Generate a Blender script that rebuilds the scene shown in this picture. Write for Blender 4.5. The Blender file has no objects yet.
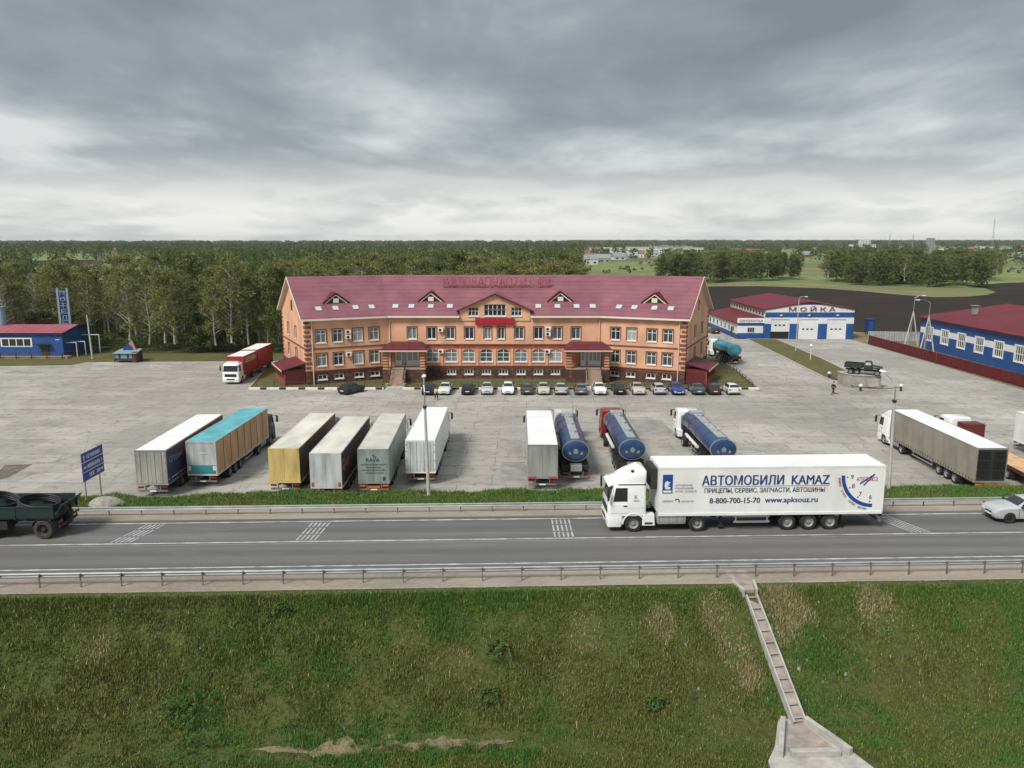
import bpy, bmesh, math, random
import numpy as np
from mathutils import Matrix, Vector
R = math.radians
rnd = random.Random(7)
S = bpy.context.scene
COL = S.collection
# ------------------------------------------------------------------ camera
F = 788.0
P = math.atan(144 / 788.0)
H = 21.0
cd = bpy.data.cameras.new('camera'); cam = bpy.data.objects.new('camera', cd); COL.objects.link(cam)
cam.location = (0, 0, H); cam.rotation_euler = (math.pi / 2 - P, 0, 0)
cd.sensor_width = 36; cd.lens = F / 1024 * 36; cd.clip_start = 0.5; cd.clip_end = 30000
S.camera = cam
def G(px, py, z=0.0):                      # a spot on the ground seen at a picture point
    a = P + math.atan((py - 384) / F); D = (H - z) / math.tan(a)
    zc = D * math.cos(P) + (H - z) * math.sin(P)
    return ((px - 512) / F * zc, D)
# ------------------------------------------------------------------ light
SUN_EL, SUN_AZ = 48, 222                   # azimuth clockwise from +Y (view direction); 180 = behind the camera
W = bpy.data.worlds.new('World'); S.world = W; W.use_nodes = True
EMB = 0.65
def build_world():
    nt = W.node_tree; nt.nodes.clear(); N = nt.nodes.new; L = nt.links.new
    out = N('ShaderNodeOutputWorld'); bg = N('ShaderNodeBackground'); bg.inputs[1].default_value = 0.1
    sky = N('ShaderNodeTexSky'); sky.sky_type = 'NISHITA'; sky.sun_disc = False
    sky.sun_elevation = R(SUN_EL); sky.sun_rotation = R(SUN_AZ); sky.air_density = 1.0; sky.dust_density = 2.0
    tc = N('ShaderNodeTexCoord'); sep = N('ShaderNodeSeparateXYZ'); L(tc.outputs['Generated'], sep.inputs[0])
    def math_(op, a, b=None, c=None, clamp=False):
        n = N('ShaderNodeMath'); n.operation = op; n.use_clamp = clamp
        for i, v in enumerate((a, b, c)):
            if v is None: continue
            if isinstance(v, (int, float)): n.inputs[i].default_value = v
            else: L(v, n.inputs[i])
        return n.outputs[0]
    z = math_('MAXIMUM', sep.outputs[2], 0.0)
    zz = math_('ADD', z, 0.16)
    u = math_('DIVIDE', sep.outputs[0], zz); v = math_('DIVIDE', sep.outputs[1], zz)
    cb = N('ShaderNodeCombineXYZ'); L(u, cb.inputs[0]); L(v, cb.inputs[1])
    def noise(scale, detail, rough, off, dist=0.0, sy=1.0):
        mp = N('ShaderNodeMapping'); mp.inputs['Location'].default_value = off; mp.inputs['Scale'].default_value = (1, sy, 1)
        L(cb.outputs[0], mp.inputs[0])
        n = N('ShaderNodeTexNoise'); n.inputs['Scale'].default_value = scale; n.inputs['Detail'].default_value = detail
        n.inputs['Roughness'].default_value = rough; n.inputs['Distortion'].default_value = dist
        L(mp.outputs[0], n.inputs[0]); return n.outputs[0]
    n1 = noise(0.85, 8, 0.50, (51.9, 3.0, 0), 0.25)
    n2 = noise(1.2, 9, 0.54, (5.6, 4.3, 2), 0.2, 0.55)
    n3 = noise(1.2, 9, 0.54, (5.6, 4.3 + 0.11, 2), 0.2, 0.55)        # the same billows a little nearer: their far edges catch the light
    c = math_('ADD', math_('MULTIPLY', n1, 0.68), math_('MULTIPLY', n2, 0.32)); c = math_('ADD', c, math_('MULTIPLY', math_('SUBTRACT', n3, n2), EMB))
    # higher in view the deck is thicker, towards the skyline it breaks up
    thick = N('ShaderNodeMapRange'); thick.inputs[1].default_value = 0.09; thick.inputs[2].default_value = 0.26
    thick.inputs[3].default_value = 0.0; thick.inputs[4].default_value = 0.115; L(z, thick.inputs[0])
    c = math_('SUBTRACT', c, thick.outputs[0])
    rp = N('ShaderNodeValToRGB'); L(c, rp.inputs[0])
    e = rp.color_ramp.elements
    e[0].position = 0.30; e[0].color = (1.50, 1.76, 1.94, 1)
    e[1].position = 0.64; e[1].color = (5.2, 5.35, 5.3, 1)
    m = e.new(0.43); m.color = (2.25, 2.54, 2.70, 1)
    m = e.new(0.515); m.color = (3.25, 3.52, 3.62, 1)
    # bright strip of thinner cloud low over the skyline
    hz = N('ShaderNodeMapRange'); hz.interpolation_type = 'SMOOTHSTEP'
    hz.inputs[1].default_value = 0.050; hz.inputs[2].default_value = 0.105; hz.inputs[3].default_value = 1.0; hz.inputs[4].default_value = 0.0
    zn = math_('ADD', z, math_('MULTIPLY', math_('SUBTRACT', c, 0.45), 0.26)); L(zn, hz.inputs[0])
    low = N('ShaderNodeValToRGB'); L(c, low.inputs[0]); e = low.color_ramp.elements
    e[0].position = 0.39; e[0].color = (4.5, 4.65, 4.6, 1); e[1].position = 0.53; e[1].color = (6.7, 6.65, 6.35, 1)
    mx = N('ShaderNodeMixRGB'); L(hz.outputs[0], mx.inputs[0]); L(rp.outputs[0], mx.inputs[1]); L(low.outputs[0], mx.inputs[2])
    # the overcast dome is brightest overhead
    zen = N('ShaderNodeMapRange'); zen.interpolation_type = 'SMOOTHSTEP'
    zen.inputs[1].default_value = 0.30; zen.inputs[2].default_value = 0.65; zen.inputs[3].default_value = 1.0; zen.inputs[4].default_value = 1.75
    L(z, zen.inputs[0])
    mz = N('ShaderNodeMixRGB'); mz.blend_type = 'MULTIPLY'; mz.inputs[0].default_value = 1.0
    L(mx.outputs[0], mz.inputs[1]); L(zen.outputs[0], mz.inputs[2])
    fin = N('ShaderNodeMixRGB'); fin.inputs[0].default_value = 0.94
    L(sky.outputs[0], fin.inputs[1]); L(mz.outputs[0], fin.inputs[2])
    L(fin.outputs[0], bg.inputs[0]); L(bg.outputs[0], out.inputs[0])
build_world()
sl = bpy.data.lights.new('sun', 'SUN'); sl.energy = 2.7; sl.angle = R(18); sl.color = (1.0, 0.96, 0.9)
so = bpy.data.objects.new('sun', sl); COL.objects.link(so); so.location = (0, 0, 200)
sd = Vector((math.sin(R(SUN_AZ)) * math.cos(R(SUN_EL)), math.cos(R(SUN_AZ)) * math.cos(R(SUN_EL)), math.sin(R(SUN_EL))))
so.rotation_euler = sd.to_track_quat('Z', 'Y').to_euler()
S.view_settings.view_transform = 'Standard'; S.view_settings.look = 'None'
S.view_settings.exposure = 0.50; S.view_settings.gamma = 1.0; S.view_settings.use_curve_mapping = False
S.render.engine = 'CYCLES'
S.cycles.use_denoising = True; S.cycles.max_bounces = 6; S.cycles.diffuse_bounces = 3; S.cycles.glossy_bounces = 3
S.cycles.transmission_bounces = 4; S.cycles.volume_bounces = 0; S.cycles.use_adaptive_sampling = True

HAZE = .00006
# ------------------------------------------------------------------ materials
MAT = {}
def mat(name, col, rough=0.6, metal=0.0, n_scale=0, n_amt=0.0, bump=0.0, col2=None, spec=None, coat=0.0, stretch=None, detail=5, rand=0.0):
    m = bpy.data.materials.new(name); m.use_nodes = True; MAT[name] = m
    nt = m.node_tree; N = nt.nodes.new; L = nt.links.new; b = nt.nodes['Principled BSDF']
    b.inputs['Base Color'].default_value = (*col, 1); b.inputs['Roughness'].default_value = rough; b.inputs['Metallic'].default_value = metal
    if spec is not None: b.inputs['Specular IOR Level'].default_value = spec
    if coat: b.inputs['Coat Weight'].default_value = coat; b.inputs['Coat Roughness'].default_value = 0.08
    if n_scale:
        g = N('ShaderNodeNewGeometry'); mp = N('ShaderNodeMapping'); L(g.outputs['Position'], mp.inputs[0])
        if stretch: mp.inputs['Scale'].default_value = stretch
        n = N('ShaderNodeTexNoise'); n.inputs['Scale'].default_value = n_scale; n.inputs['Detail'].default_value = detail
        L(mp.outputs[0], n.inputs[0])
        r = N('ShaderNodeMapRange'); r.inputs[1].default_value = 0.3; r.inputs[2].default_value = 0.7; L(n.outputs[0], r.inputs[0])
        mx = N('ShaderNodeMixRGB'); L(r.outputs[0], mx.inputs[0])
        c2 = col2 or tuple(c * (1 - n_amt) for c in col)
        mx.inputs[1].default_value = (*c2, 1); mx.inputs[2].default_value = (*(tuple(min(1, c * (1 + n_amt * .5)) for c in col) if not col2 else col), 1)
        L(mx.outputs[0], b.inputs['Base Color'])
        if bump:
            bp = N('ShaderNodeBump'); bp.inputs['Strength'].default_value = bump; bp.inputs['Distance'].default_value = 0.05
            L(n.outputs[0], bp.inputs['Height']); L(bp.outputs[0], b.inputs['Normal'])
    return m
mat('white_paint', (.78, .78, .76), .35, n_scale=.9, n_amt=.10)
mat('cab_white', (.82, .82, .81), .25, n_scale=1.3, n_amt=.05, coat=.4)
mat('trailer_white', (.80, .80, .785), .38, n_scale=1.2, n_amt=.13, stretch=(.7, .7, .25))
mat('white_plastic', (.78, .78, .76), .4)
mat('silver_roof', (.58, .55, .49), .5, n_scale=.6, n_amt=.22)
mat('dirty_roof', (.64, .61, .54), .6, n_scale=.5, n_amt=.3, stretch=(1, .4, 1))
mat('bright_roof', (.82, .82, .80), .45, n_scale=.5, n_amt=.08)
mat('teal_tarp', (.12, .42, .47), .5, n_scale=.6, n_amt=.3)
mat('teal_panel', (.03, .22, .24), .4, n_scale=1, n_amt=.15)
mat('yellow_door', (.58, .44, .16), .5, n_scale=1.6, n_amt=.38, stretch=(1, 1, .22))
mat('brown_tarp', (.055, .033, .026), .55, n_scale=.7, n_amt=.25)
mat('olive_tarp', (.12, .095, .05), .6, n_scale=.7, n_amt=.25)
mat('navy_tarp', (.025, .03, .085), .5, n_scale=.7, n_amt=.2)
mat('grey_door', (.28, .29, .27), .5, n_scale=1.6, n_amt=.38, stretch=(1, 1, .22))
mat('beige_door', (.34, .34, .30), .5, n_scale=1.6, n_amt=.38, stretch=(1, 1, .22))
mat('pale_door', (.52, .55, .55), .45, n_scale=1.6, n_amt=.38, stretch=(1, 1, .22))
mat('green_grey', (.25, .30, .28), .5, n_scale=1.6, n_amt=.38, stretch=(1, 1, .22))
mat('grey_tarp', (.27, .25, .205), .6, n_scale=.6, n_amt=.2)
mat('dark_door', (.035, .04, .045), .35, n_scale=.8, n_amt=.3)
mat('plywood', (.62, .385, .20), .65, n_scale=1.1, n_amt=.28, stretch=(1, 1, .25))
mat('red_tarp', (.30, .016, .026), .45, n_scale=.7, n_amt=.2)
mat('dark_red', (.12, .016, .02), .5, n_scale=.7, n_amt=.2)
mat('tank_blue', (.020, .055, .14), .3, n_scale=.8, n_amt=.25, coat=.3)
mat('tank_teal', (.03, .27, .36), .32, n_scale=.8, n_amt=.25, coat=.3)
mat('cab_blue', (.05, .06, .22), .3, coat=.4)
mat('cab_red', (.22, .015, .02), .3, coat=.4, n_scale=1, n_amt=.1)
mat('cab_grey', (.5, .51, .5), .35, n_scale=1, n_amt=.1)
mat('army_green', (.018, .035, .024), .45, n_scale=1.5, n_amt=.3)
mat('dark_green', (.016, .035, .034), .5, n_scale=1.5, n_amt=.3)
mat('chassis', (.028, .027, .026), .7, n_scale=2, n_amt=.4)
mat('rust', (.09, .035, .02), .8, n_scale=3, n_amt=.4)
mat('tyre', (.022, .021, .02), .85, n_scale=4, n_amt=.3)
mat('dusty_tyre', (.055, .050, .043), .9, n_scale=4, n_amt=.3)
mat('rim', (.24, .24, .235), .5)
mat('silver', (.5, .5, .5), .35, .7)
mat('steel', (.42, .43, .43), .42, .75, n_scale=2, n_amt=.18)
mat('galv', (.40, .42, .42), .55, .25, n_scale=1.2, n_amt=.2)
mat('glass', (.022, .026, .028), .10, spec=.6)
mat('curtain_glass', (.19, .205, .20), .08, spec=.5, n_scale=1.2, n_amt=.5, stretch=(3, 3, .5))
mat('half_glass', (.07, .08, .08), .08, spec=.5, n_scale=1.0, n_amt=.7, stretch=(2, 2, .5))
mat('pale_glass', (.34, .36, .36), .1)
mat('skylight_glass', (.50, .52, .54), .25)
mat('black', (.012, .012, .012), .5)
mat('black_rubber', (.016, .016, .017), .55)
mat('red_lamp', (.16, .012, .01), .3)
mat('orange_lamp', (.55, .12, .015), .35)
mat('orange_red', (.40, .06, .025), .5)
mat('lamp_clear', (.62, .63, .62), .12)
mat('plate', (.75, .75, .72), .4)
mat('text_blue', (.02, .05, .20), .4)
mat('text_dark', (.05, .055, .09), .4)
mat('text_grey', (.20, .25, .34), .4)
mat('text_red', (.42, .03, .05), .4)
mat('text_white', (.75, .75, .75), .4)
mat('text_tan', (.4, .22, .16), .4)
mat('logo_blue', (.015, .06, .27), .4)
mat('sign_blue', (.025, .06, .32), .35, n_scale=2, n_amt=.15)
mat('sign_red', (.30, .008, .02), .4)
mat('sign_letter_red', (.62, .03, .05), .4)
mat('roof_letter', (.36, .06, .08), .5)
mat('peach', (.69, .385, .235), .8, n_scale=.5, n_amt=.24, bump=.05, stretch=(1, 1, .45))
mat('orange_wall', (.60, .275, .15), .8, n_scale=.5, n_amt=.18)
mat('red_brick', (.28, .075, .05), .8, n_scale=1.5, n_amt=.3)
mat('trim_brown', (.20, .065, .045), .75, n_scale=2, n_amt=.2)
mat('pale_trim', (.62, .50, .38), .6)
mat('cream_trim', (.70, .64, .54), .6)
mat('step_stone', (.36, .25, .19), .8, n_scale=1, n_amt=.2)
mat('frame_white', (.76, .76, .74), .4)
mat('wash_blue', (.018, .080, .27), .5, n_scale=.5, n_amt=.18)
mat('deep_blue', (.012, .045, .20), .5, n_scale=.5, n_amt=.2)
mat('pipe_blue', (.20, .29, .36), .5)
mat('wash_white', (.72, .73, .74), .5, n_scale=.5, n_amt=.08)
mat('burgundy_fence', (.105, .010, .014), .5, n_scale=.7, n_amt=.2)
mat('concrete', (.29, .275, .25), .85, n_scale=1.2, n_amt=.25, bump=.2)
mat('pale_concrete', (.42, .40, .365), .85, n_scale=2.2, n_amt=.28, bump=.3)
mat('wet_concrete', (.33, .28, .24), .85, n_scale=2.2, n_amt=.35, bump=.3)
mat('pole_concrete', (.46, .45, .42), .8, n_scale=1.5, n_amt=.2)
mat('kerb_white', (.74, .73, .69), .75, n_scale=3, n_amt=.2)
mat('kerb_black', (.03, .03, .03), .75, n_scale=3, n_amt=.4)
mat('line_white', (.50, .50, .485), .7, n_scale=1.6, n_amt=.5)
mat('line_worn', (.42, .42, .41), .7, n_scale=2.2, n_amt=.35)
mat('iron', (.03, .03, .028), .6)
mat('rail_post', (.17, .145, .12), .7, n_scale=3, n_amt=.4)
mat('tape_yellow', (.6, .5, .15), .5)
mat('tank_grey', (.30, .30, .29), .5, n_scale=6, n_amt=.3, stretch=(1, 3, .2))
mat('alloy', (.42, .42, .42), .4)
mat('dry_pipe', (.50, .52, .50), .5)
mat('bark', (.20, .185, .155), .8, n_scale=3, n_amt=.7)
mat('birch_bark', (.44, .42, .36), .8, n_scale=4, n_amt=.6)
mat('skin', (.45, .27, .19), .6)
mat('cloth_white', (.65, .65, .64), .8)
mat('cloth_dark', (.02, .02, .024), .85)
mat('hair', (.03, .02, .015), .7)
mat('town_white', (.62, .62, .60), .7, n_scale=.05, n_amt=.1)
mat('town_grey', (.28, .28, .27), .8)
mat('town_brick', (.27, .12, .08), .8)
mat('town_roof', (.22, .10, .08), .8)
mat('slate', (.25, .26, .27), .8)
mat('gravel', (.33, .30, .26), .95, n_scale=6, n_amt=.4, bump=.5)
mat('weed', (.062, .110, .028), .8, spec=.1, n_scale=3, n_amt=.35)
mat('litter', (.6, .6, .58), .7)
for nm, c in dict(car_black=(.012, .012, .013), car_white=(.78, .78, .77), car_silver=(.52, .53, .53), car_grey=(.18, .185, .19), car_blue=(.02, .045, .22), car_olive=(.085, .08, .06), car_beige=(.48, .45, .38), car_brown=(.05, .025, .022), car_green=(.055, .085, .09), car_pearl=(.62, .62, .58)).items():
    mat(nm, c, .28, .25 if 'silver' in nm or 'grey' in nm else 0, coat=.5)

def mat_nodes(name):
    m = bpy.data.materials.new(name); m.use_nodes = True; MAT[name] = m
    nt = m.node_tree; N = nt.nodes.new; L = nt.links.new; b = nt.nodes['Principled BSDF']; b.inputs['Specular IOR Level'].default_value = .15
    g = N('ShaderNodeNewGeometry')
    def noise(scale, detail=5, stretch=(1, 1, 1), rough=.55, off=(0, 0, 0), dist=0.0, rot=0.0):
        mp = N('ShaderNodeMapping'); mp.inputs['Scale'].default_value = stretch; mp.inputs['Location'].default_value = off
        mp.inputs['Rotation'].default_value = (0, 0, rot)
        L(g.outputs['Position'], mp.inputs[0])
        n = N('ShaderNodeTexNoise'); n.inputs['Scale'].default_value = scale; n.inputs['Detail'].default_value = detail
        n.inputs['Roughness'].default_value = rough; n.inputs['Distortion'].default_value = dist
        L(mp.outputs[0], n.inputs[0]); return n.outputs[0]
    def rng(v, a, b_, c=0.0, d=1.0):
        r = N('ShaderNodeMapRange'); r.inputs[1].default_value = a; r.inputs[2].default_value = b_
        r.inputs[3].default_value = c; r.inputs[4].default_value = d; L(v, r.inputs[0]); return r.outputs[0]
    def mix(f, a, b_, mode='MIX'):
        x = N('ShaderNodeMixRGB'); x.blend_type = mode
        if isinstance(f, float): x.inputs[0].default_value = f
        else: L(f, x.inputs[0])
        for i, q in ((1, a), (2, b_)):
            if isinstance(q, tuple): x.inputs[i].default_value = (*q, 1)
            else: L(q, x.inputs[i])
        return x.outputs[0]
    def bump(h, s, d=.05, n=None):
        x = N('ShaderNodeBump'); x.inputs['Strength'].default_value = s; x.inputs['Distance'].default_value = d
        L(h, x.inputs['Height'])
        if n: L(n, x.inputs['Normal'])
        return x.outputs[0]
    return m, nt, b, g, noise, rng, mix, bump
# concrete slabs of the lorry park
m, nt, b, g, noise, rng, mix, bump = mat_nodes('lot_concrete'); L = nt.links.new
br = nt.nodes.new('ShaderNodeTexBrick'); br.offset = 0.5; br.squash = 1.0
br.inputs['Color1'].default_value = (.365, .345, .315, 1); br.inputs['Color2'].default_value = (.455, .43, .39, 1)
br.inputs['Mortar'].default_value = (.20, .19, .17, 1); br.inputs['Scale'].default_value = 1.0
br.inputs['Mortar Size'].default_value = .045; br.inputs['Brick Width'].default_value = 6.0; br.inputs['Row Height'].default_value = 3.0; br.inputs['Mortar Smooth'].default_value = .6
mp = nt.nodes.new('ShaderNodeMapping'); mp.inputs['Rotation'].default_value = (0, 0, 0.02)
wob = nt.nodes.new('ShaderNodeTexNoise'); wob.inputs['Scale'].default_value = .5
L(g.outputs['Position'], wob.inputs[0])
wm = nt.nodes.new('ShaderNodeVectorMath'); wm.operation = 'SCALE'; wm.inputs['Scale'].default_value = .22; L(wob.outputs['Color'], wm.inputs[0])
wa = nt.nodes.new('ShaderNodeVectorMath'); L(g.outputs['Position'], wa.inputs[0]); L(wm.outputs[0], wa.inputs[1]); L(wa.outputs[0], mp.inputs[0]); L(mp.outputs[0], br.inputs[0])
c = mix(rng(noise(.06, 6, (1, .6, 1), .65), .35, .68), (.74, .735, .73), (1.08, 1.07, 1.05)); c = mix(1.0, br.outputs[0], c, 'MULTIPLY')
c = mix(rng(noise(.25, 8, (.5, 1.6, 1), .7, rot=.5), .50, .72), c, mix(1.0, c, (.68, .67, .66), 'MULTIPLY'))
c = mix(rng(noise(.9, 8, (1, 1, 1), .75, (9, 2, 0)), .535, .665, 0, .9), c, (.15, .14, .125))
c = mix(rng(noise(.045, 4, (1, .7, 1), .6, (7, 1, 0)), .50, .64, 0, .6), c, (.27, .255, .235))
cv = nt.nodes.new('ShaderNodeTexVoronoi'); cv.feature = 'DISTANCE_TO_EDGE'; cv.inputs['Scale'].default_value = .16; L(wa.outputs[0], cv.inputs[0])
ck = nt.nodes.new('ShaderNodeMath'); ck.operation = 'MULTIPLY'; L(rng(cv.outputs['Distance'], .0, .009, .6, 0), ck.inputs[0]); L(rng(noise(.12, 4, off=(1, 6, 0)), .46, .56), ck.inputs[1])
c = mix(ck.outputs[0], c, (.15, .14, .125))
c = mix(rng(noise(.13, 5, (1, 1, 1), .6, (3, 5, 0)), .63, .70, 0, .55), c, (.22, .21, .195))
L(c, b.inputs['Base Color']); b.inputs['Roughness'].default_value = .9
L(bump(br.outputs[1], .3, -.02, bump(noise(2.5), .15, .03)), b.inputs['Normal'])
# old asphalt
m, nt, b, g, noise, rng, mix, bump = mat_nodes('asphalt'); L = nt.links.new
c = mix(rng(noise(.12, 6, (.05, 4, 1), .6), .38, .64), (.135, .131, .126), (.185, .180, .172))
sp = nt.nodes.new('ShaderNodeVectorMath'); sp.operation = 'DOT_PRODUCT'; L(g.outputs['Position'], sp.inputs[0]); sp.inputs[1].default_value = (-math.sin(.0349), math.cos(.0349), 0)
wv = nt.nodes.new('ShaderNodeMath'); wv.operation = 'MULTIPLY_ADD'; L(sp.outputs['Value'], wv.inputs[0]); wv.inputs[1].default_value = 2 * math.pi / 1.72; wv.inputs[2].default_value = -43.27 * 2 * math.pi / 1.72 + math.pi * .5
sn = nt.nodes.new('ShaderNodeMath'); sn.operation = 'SINE'; L(wv.outputs[0], sn.inputs[0])
c = mix(rng(sn.outputs[0], -.6, 1, 0, .55), c, mix(1.0, c, (.74, .74, .75), 'MULTIPLY'))
c = mix(rng(noise(.5, 6, (.15, 1.5, 1), .7, (2, 7, 0)), .56, .66, 0, .5), c, (.22, .215, .205))
c = mix(rng(noise(9, 4), .35, .7), c, mix(1.0, c, (.85, .85, .85), 'MULTIPLY'))
c = mix(rng(noise(.3, 5, (.6, 1, 1), .7, (5, 0, 0)), .60, .75, 0, .4), c, (.10, .097, .094))
L(c, b.inputs['Base Color']); b.inputs['Roughness'].default_value = .82; L(bump(noise(25, 3), .25, .01), b.inputs['Normal'])
# gravel shoulder
m, nt, b, g, noise, rng, mix, bump = mat_nodes('shoulder_gravel'); L = nt.links.new
c = mix(rng(noise(.35, 7, (.4, 1, 1), .65), .36, .66), (.235, .195, .155), (.34, .30, .245))
c = mix(rng(noise(5, 4, (.6, 1, 1)), .50, .85, 0, .6), c, (.40, .375, .33))
L(c, b.inputs['Base Color']); b.inputs['Roughness'].default_value = .95; L(bump(noise(9, 5), .35, .04), b.inputs['Normal'])
# grass soil of the banks, greener near the top of the bank
m, nt, b, g, noise, rng, mix, bump = mat_nodes('bank_turf'); L = nt.links.new
c = mix(rng(noise(.28, 7, rough=.62), .40, .62), (.092, .098, .031), (.068, .096, .026))
c = mix(rng(noise(.7, 6, rough=.6, off=(4, 4, 0)), .60, .74), c, (.105, .092, .052))
c = mix(rng(noise(5, 5), .4, .7), c, mix(1.0, c, (.6, .6, .6), 'MULTIPLY'))
L(c, b.inputs['Base Color']); b.inputs['Roughness'].default_value = .95; L(bump(noise(5, 6), 1.0, .12), b.inputs['Normal'])
# blades
m, nt, b, g, noise, rng, mix, bump = mat_nodes('grass_blade'); L = nt.links.new
at = nt.nodes.new('ShaderNodeAttribute'); at.attribute_name = 'tint'
L(at.outputs['Color'], b.inputs['Base Color']); b.inputs['Roughness'].default_value = .75; b.inputs['Specular IOR Level'].default_value = .2
# lawns
m, nt, b, g, noise, rng, mix, bump = mat_nodes('lawn'); L = nt.links.new
c = mix(rng(noise(.35, 7, rough=.65), .38, .64), (.150, .130, .055), (.100, .112, .040))
c = mix(rng(noise(3, 6), .4, .7), c, mix(1.0, c, (.7, .7, .7), 'MULTIPLY'))
L(c, b.inputs['Base Color']); b.inputs['Roughness'].default_value = .95; L(bump(noise(4, 6), 1.0, .1), b.inputs['Normal'])
# meadows out to the skyline
m, nt, b, g, noise, rng, mix, bump = mat_nodes('meadow'); L = nt.links.new
c = mix(rng(noise(.012, 7, rough=.65), .40, .62), (.160, .205, .068), (.24, .265, .11))
c = mix(rng(noise(.08, 7, rough=.7), .45, .7), c, (.11, .15, .05))
c = mix(rng(noise(.0016, 5, rough=.6, off=(2, 8, 0)), .50, .58), c, (.14, .115, .075))
L(c, b.inputs['Base Color']); b.inputs['Roughness'].default_value = .95
m, nt, b, g, noise, rng, mix, bump = mat_nodes('forest_soil'); L = nt.links.new
c = mix(rng(noise(.4, 7, rough=.65), .38, .64), (.045, .045, .022), (.085, .085, .035)); L(c, b.inputs['Base Color']); b.inputs['Roughness'].default_value = .95
# tilled soil
m, nt, b, g, noise, rng, mix, bump = mat_nodes('tilled_soil'); L = nt.links.new
c = mix(rng(noise(.03, 7, (1, 2.5, 1), .65), .38, .64), (.026, .019, .015), (.042, .031, .025))
c = mix(rng(noise(.5, 6, (.3, 3, 1)), .4, .7), c, mix(1.0, c, (.75, .75, .75), 'MULTIPLY'))
L(c, b.inputs['Base Color']); b.inputs['Roughness'].default_value = .95; L(bump(noise(1.5, 6), .8, .2), b.inputs['Normal'])
m, nt, b, g, noise, rng, mix, bump = mat_nodes('bare_dirt'); L = nt.links.new
c = mix(rng(noise(.5, 7, rough=.65), .38, .64), (.17, .130, .078), (.27, .215, .135))
c = mix(rng(noise(.9, 7, rough=.7, off=(3, 1, 0)), .56, .66), c, (.085, .08, .035))
L(c, b.inputs['Base Color']); b.inputs['Roughness'].default_value = .95; L(bump(noise(4, 6), .6, .08), b.inputs['Normal'])
m, nt, b, g, noise, rng, mix, bump = mat_nodes('patch_asphalt'); L = nt.links.new
c = mix(rng(noise(.7, 6, rough=.65), .38, .64), (.22, .21, .195), (.33, .315, .29))
L(c, b.inputs['Base Color']); b.inputs['Roughness'].default_value = .9
m, nt, b, g, noise, rng, mix, bump = mat_nodes('stain_asphalt'); L = nt.links.new
c = mix(rng(noise(1.2, 6, rough=.7), .38, .64), (.10, .085, .072), (.20, .175, .15))
L(c, b.inputs['Base Color']); b.inputs['Roughness'].default_value = .85
# metal roof tiles: courses run level, so they step with height
def roof_mat(name, ca, cb_, period, ribs=None):
    m, nt, b, g, noise, rng, mix, bump = mat_nodes(name); L = nt.links.new
    sp = nt.nodes.new('ShaderNodeSeparateXYZ'); L(g.outputs['Position'], sp.inputs[0])
    def mt(op, a, v):
        n = nt.nodes.new('ShaderNodeMath'); n.operation = op; L(a, n.inputs[0]); n.inputs[1].default_value = v; return n.outputs[0]
    axis = sp.outputs[2] if ribs is None else sp.outputs[ribs]
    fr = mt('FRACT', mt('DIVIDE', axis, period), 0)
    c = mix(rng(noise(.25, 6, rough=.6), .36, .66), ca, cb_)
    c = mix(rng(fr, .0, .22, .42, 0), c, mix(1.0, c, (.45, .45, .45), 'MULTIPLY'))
    L(c, b.inputs['Base Color']); b.inputs['Roughness'].default_value = .5
    L(bump(fr, .8, .06), b.inputs['Normal'])
roof_mat('tile_roof', (.205, .078, .100), (.268, .112, .134), .58)
roof_mat('rib_roof', (.30, .085, .11), (.36, .12, .145), 1.5, 0)
roof_mat('porch_roof', (.115, .022, .032), (.145, .032, .042), .22)
roof_mat('hall_roof', (.135, .018, .028), (.165, .026, .038), .5, 1)
# plinth stone
m, nt, b, g, noise, rng, mix, bump = mat_nodes('plinth_stone'); L = nt.links.new
vo = nt.nodes.new('ShaderNodeTexVoronoi'); vo.inputs['Scale'].default_value = 1.6; L(g.outputs['Position'], vo.inputs[0])
c = mix(rng(vo.outputs['Distance'], .1, .6), (.17, .085, .065), (.075, .045, .038)); L(c, b.inputs['Base Color']); b.inputs['Roughness'].default_value = .8
# leaves
def leaf_mat(name, c1, c2):
    m = bpy.data.materials.new(name); m.use_nodes = True; MAT[name] = m
    nt = m.node_tree; N = nt.nodes.new; L = nt.links.new
    b = nt.nodes['Principled BSDF']; out = nt.nodes['Material Output']
    oi = N('ShaderNodeObjectInfo'); g = N('ShaderNodeNewGeometry')
    n = N('ShaderNodeTexNoise'); n.inputs['Scale'].default_value = .55; n.inputs['Detail'].default_value = 4; L(g.outputs['Position'], n.inputs[0])
    ad = N('ShaderNodeMath'); ad.operation = 'MULTIPLY_ADD'; L(oi.outputs['Random'], ad.inputs[0]); ad.inputs[1].default_value = .6
    ad2 = N('ShaderNodeMath'); ad2.operation = 'SUBTRACT'; L(n.outputs[0], ad2.inputs[0]); ad2.inputs[1].default_value = .30; L(ad2.outputs[0], ad.inputs[2])
    mx = N('ShaderNodeMixRGB'); L(ad.outputs[0], mx.inputs[0]); mx.inputs[1].default_value = (*c1, 1); mx.inputs[2].default_value = (*c2, 1); mx.use_clamp = True
    L(mx.outputs[0], b.inputs['Base Color']); b.inputs['Roughness'].default_value = .7; b.inputs['Specular IOR Level'].default_value = .15
    tr = N('ShaderNodeBsdfTranslucent'); L(mx.outputs[0], tr.inputs[0])
    ms = N('ShaderNodeMixShader'); ms.inputs[0].default_value = .38; L(b.outputs[0], ms.inputs[1]); L(tr.outputs[0], ms.inputs[2]); L(ms.outputs[0], out.inputs[0])
leaf_mat('birch_leaf', (.155, .185, .052), (.27, .265, .095))
leaf_mat('dark_leaf', (.110, .145, .042), (.20, .215, .074))
leaf_mat('dry_leaf', (.12, .105, .06), (.17, .145, .09))
leaf_mat('far_leaf', (.076, .112, .036), (.142, .168, .060))

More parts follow.
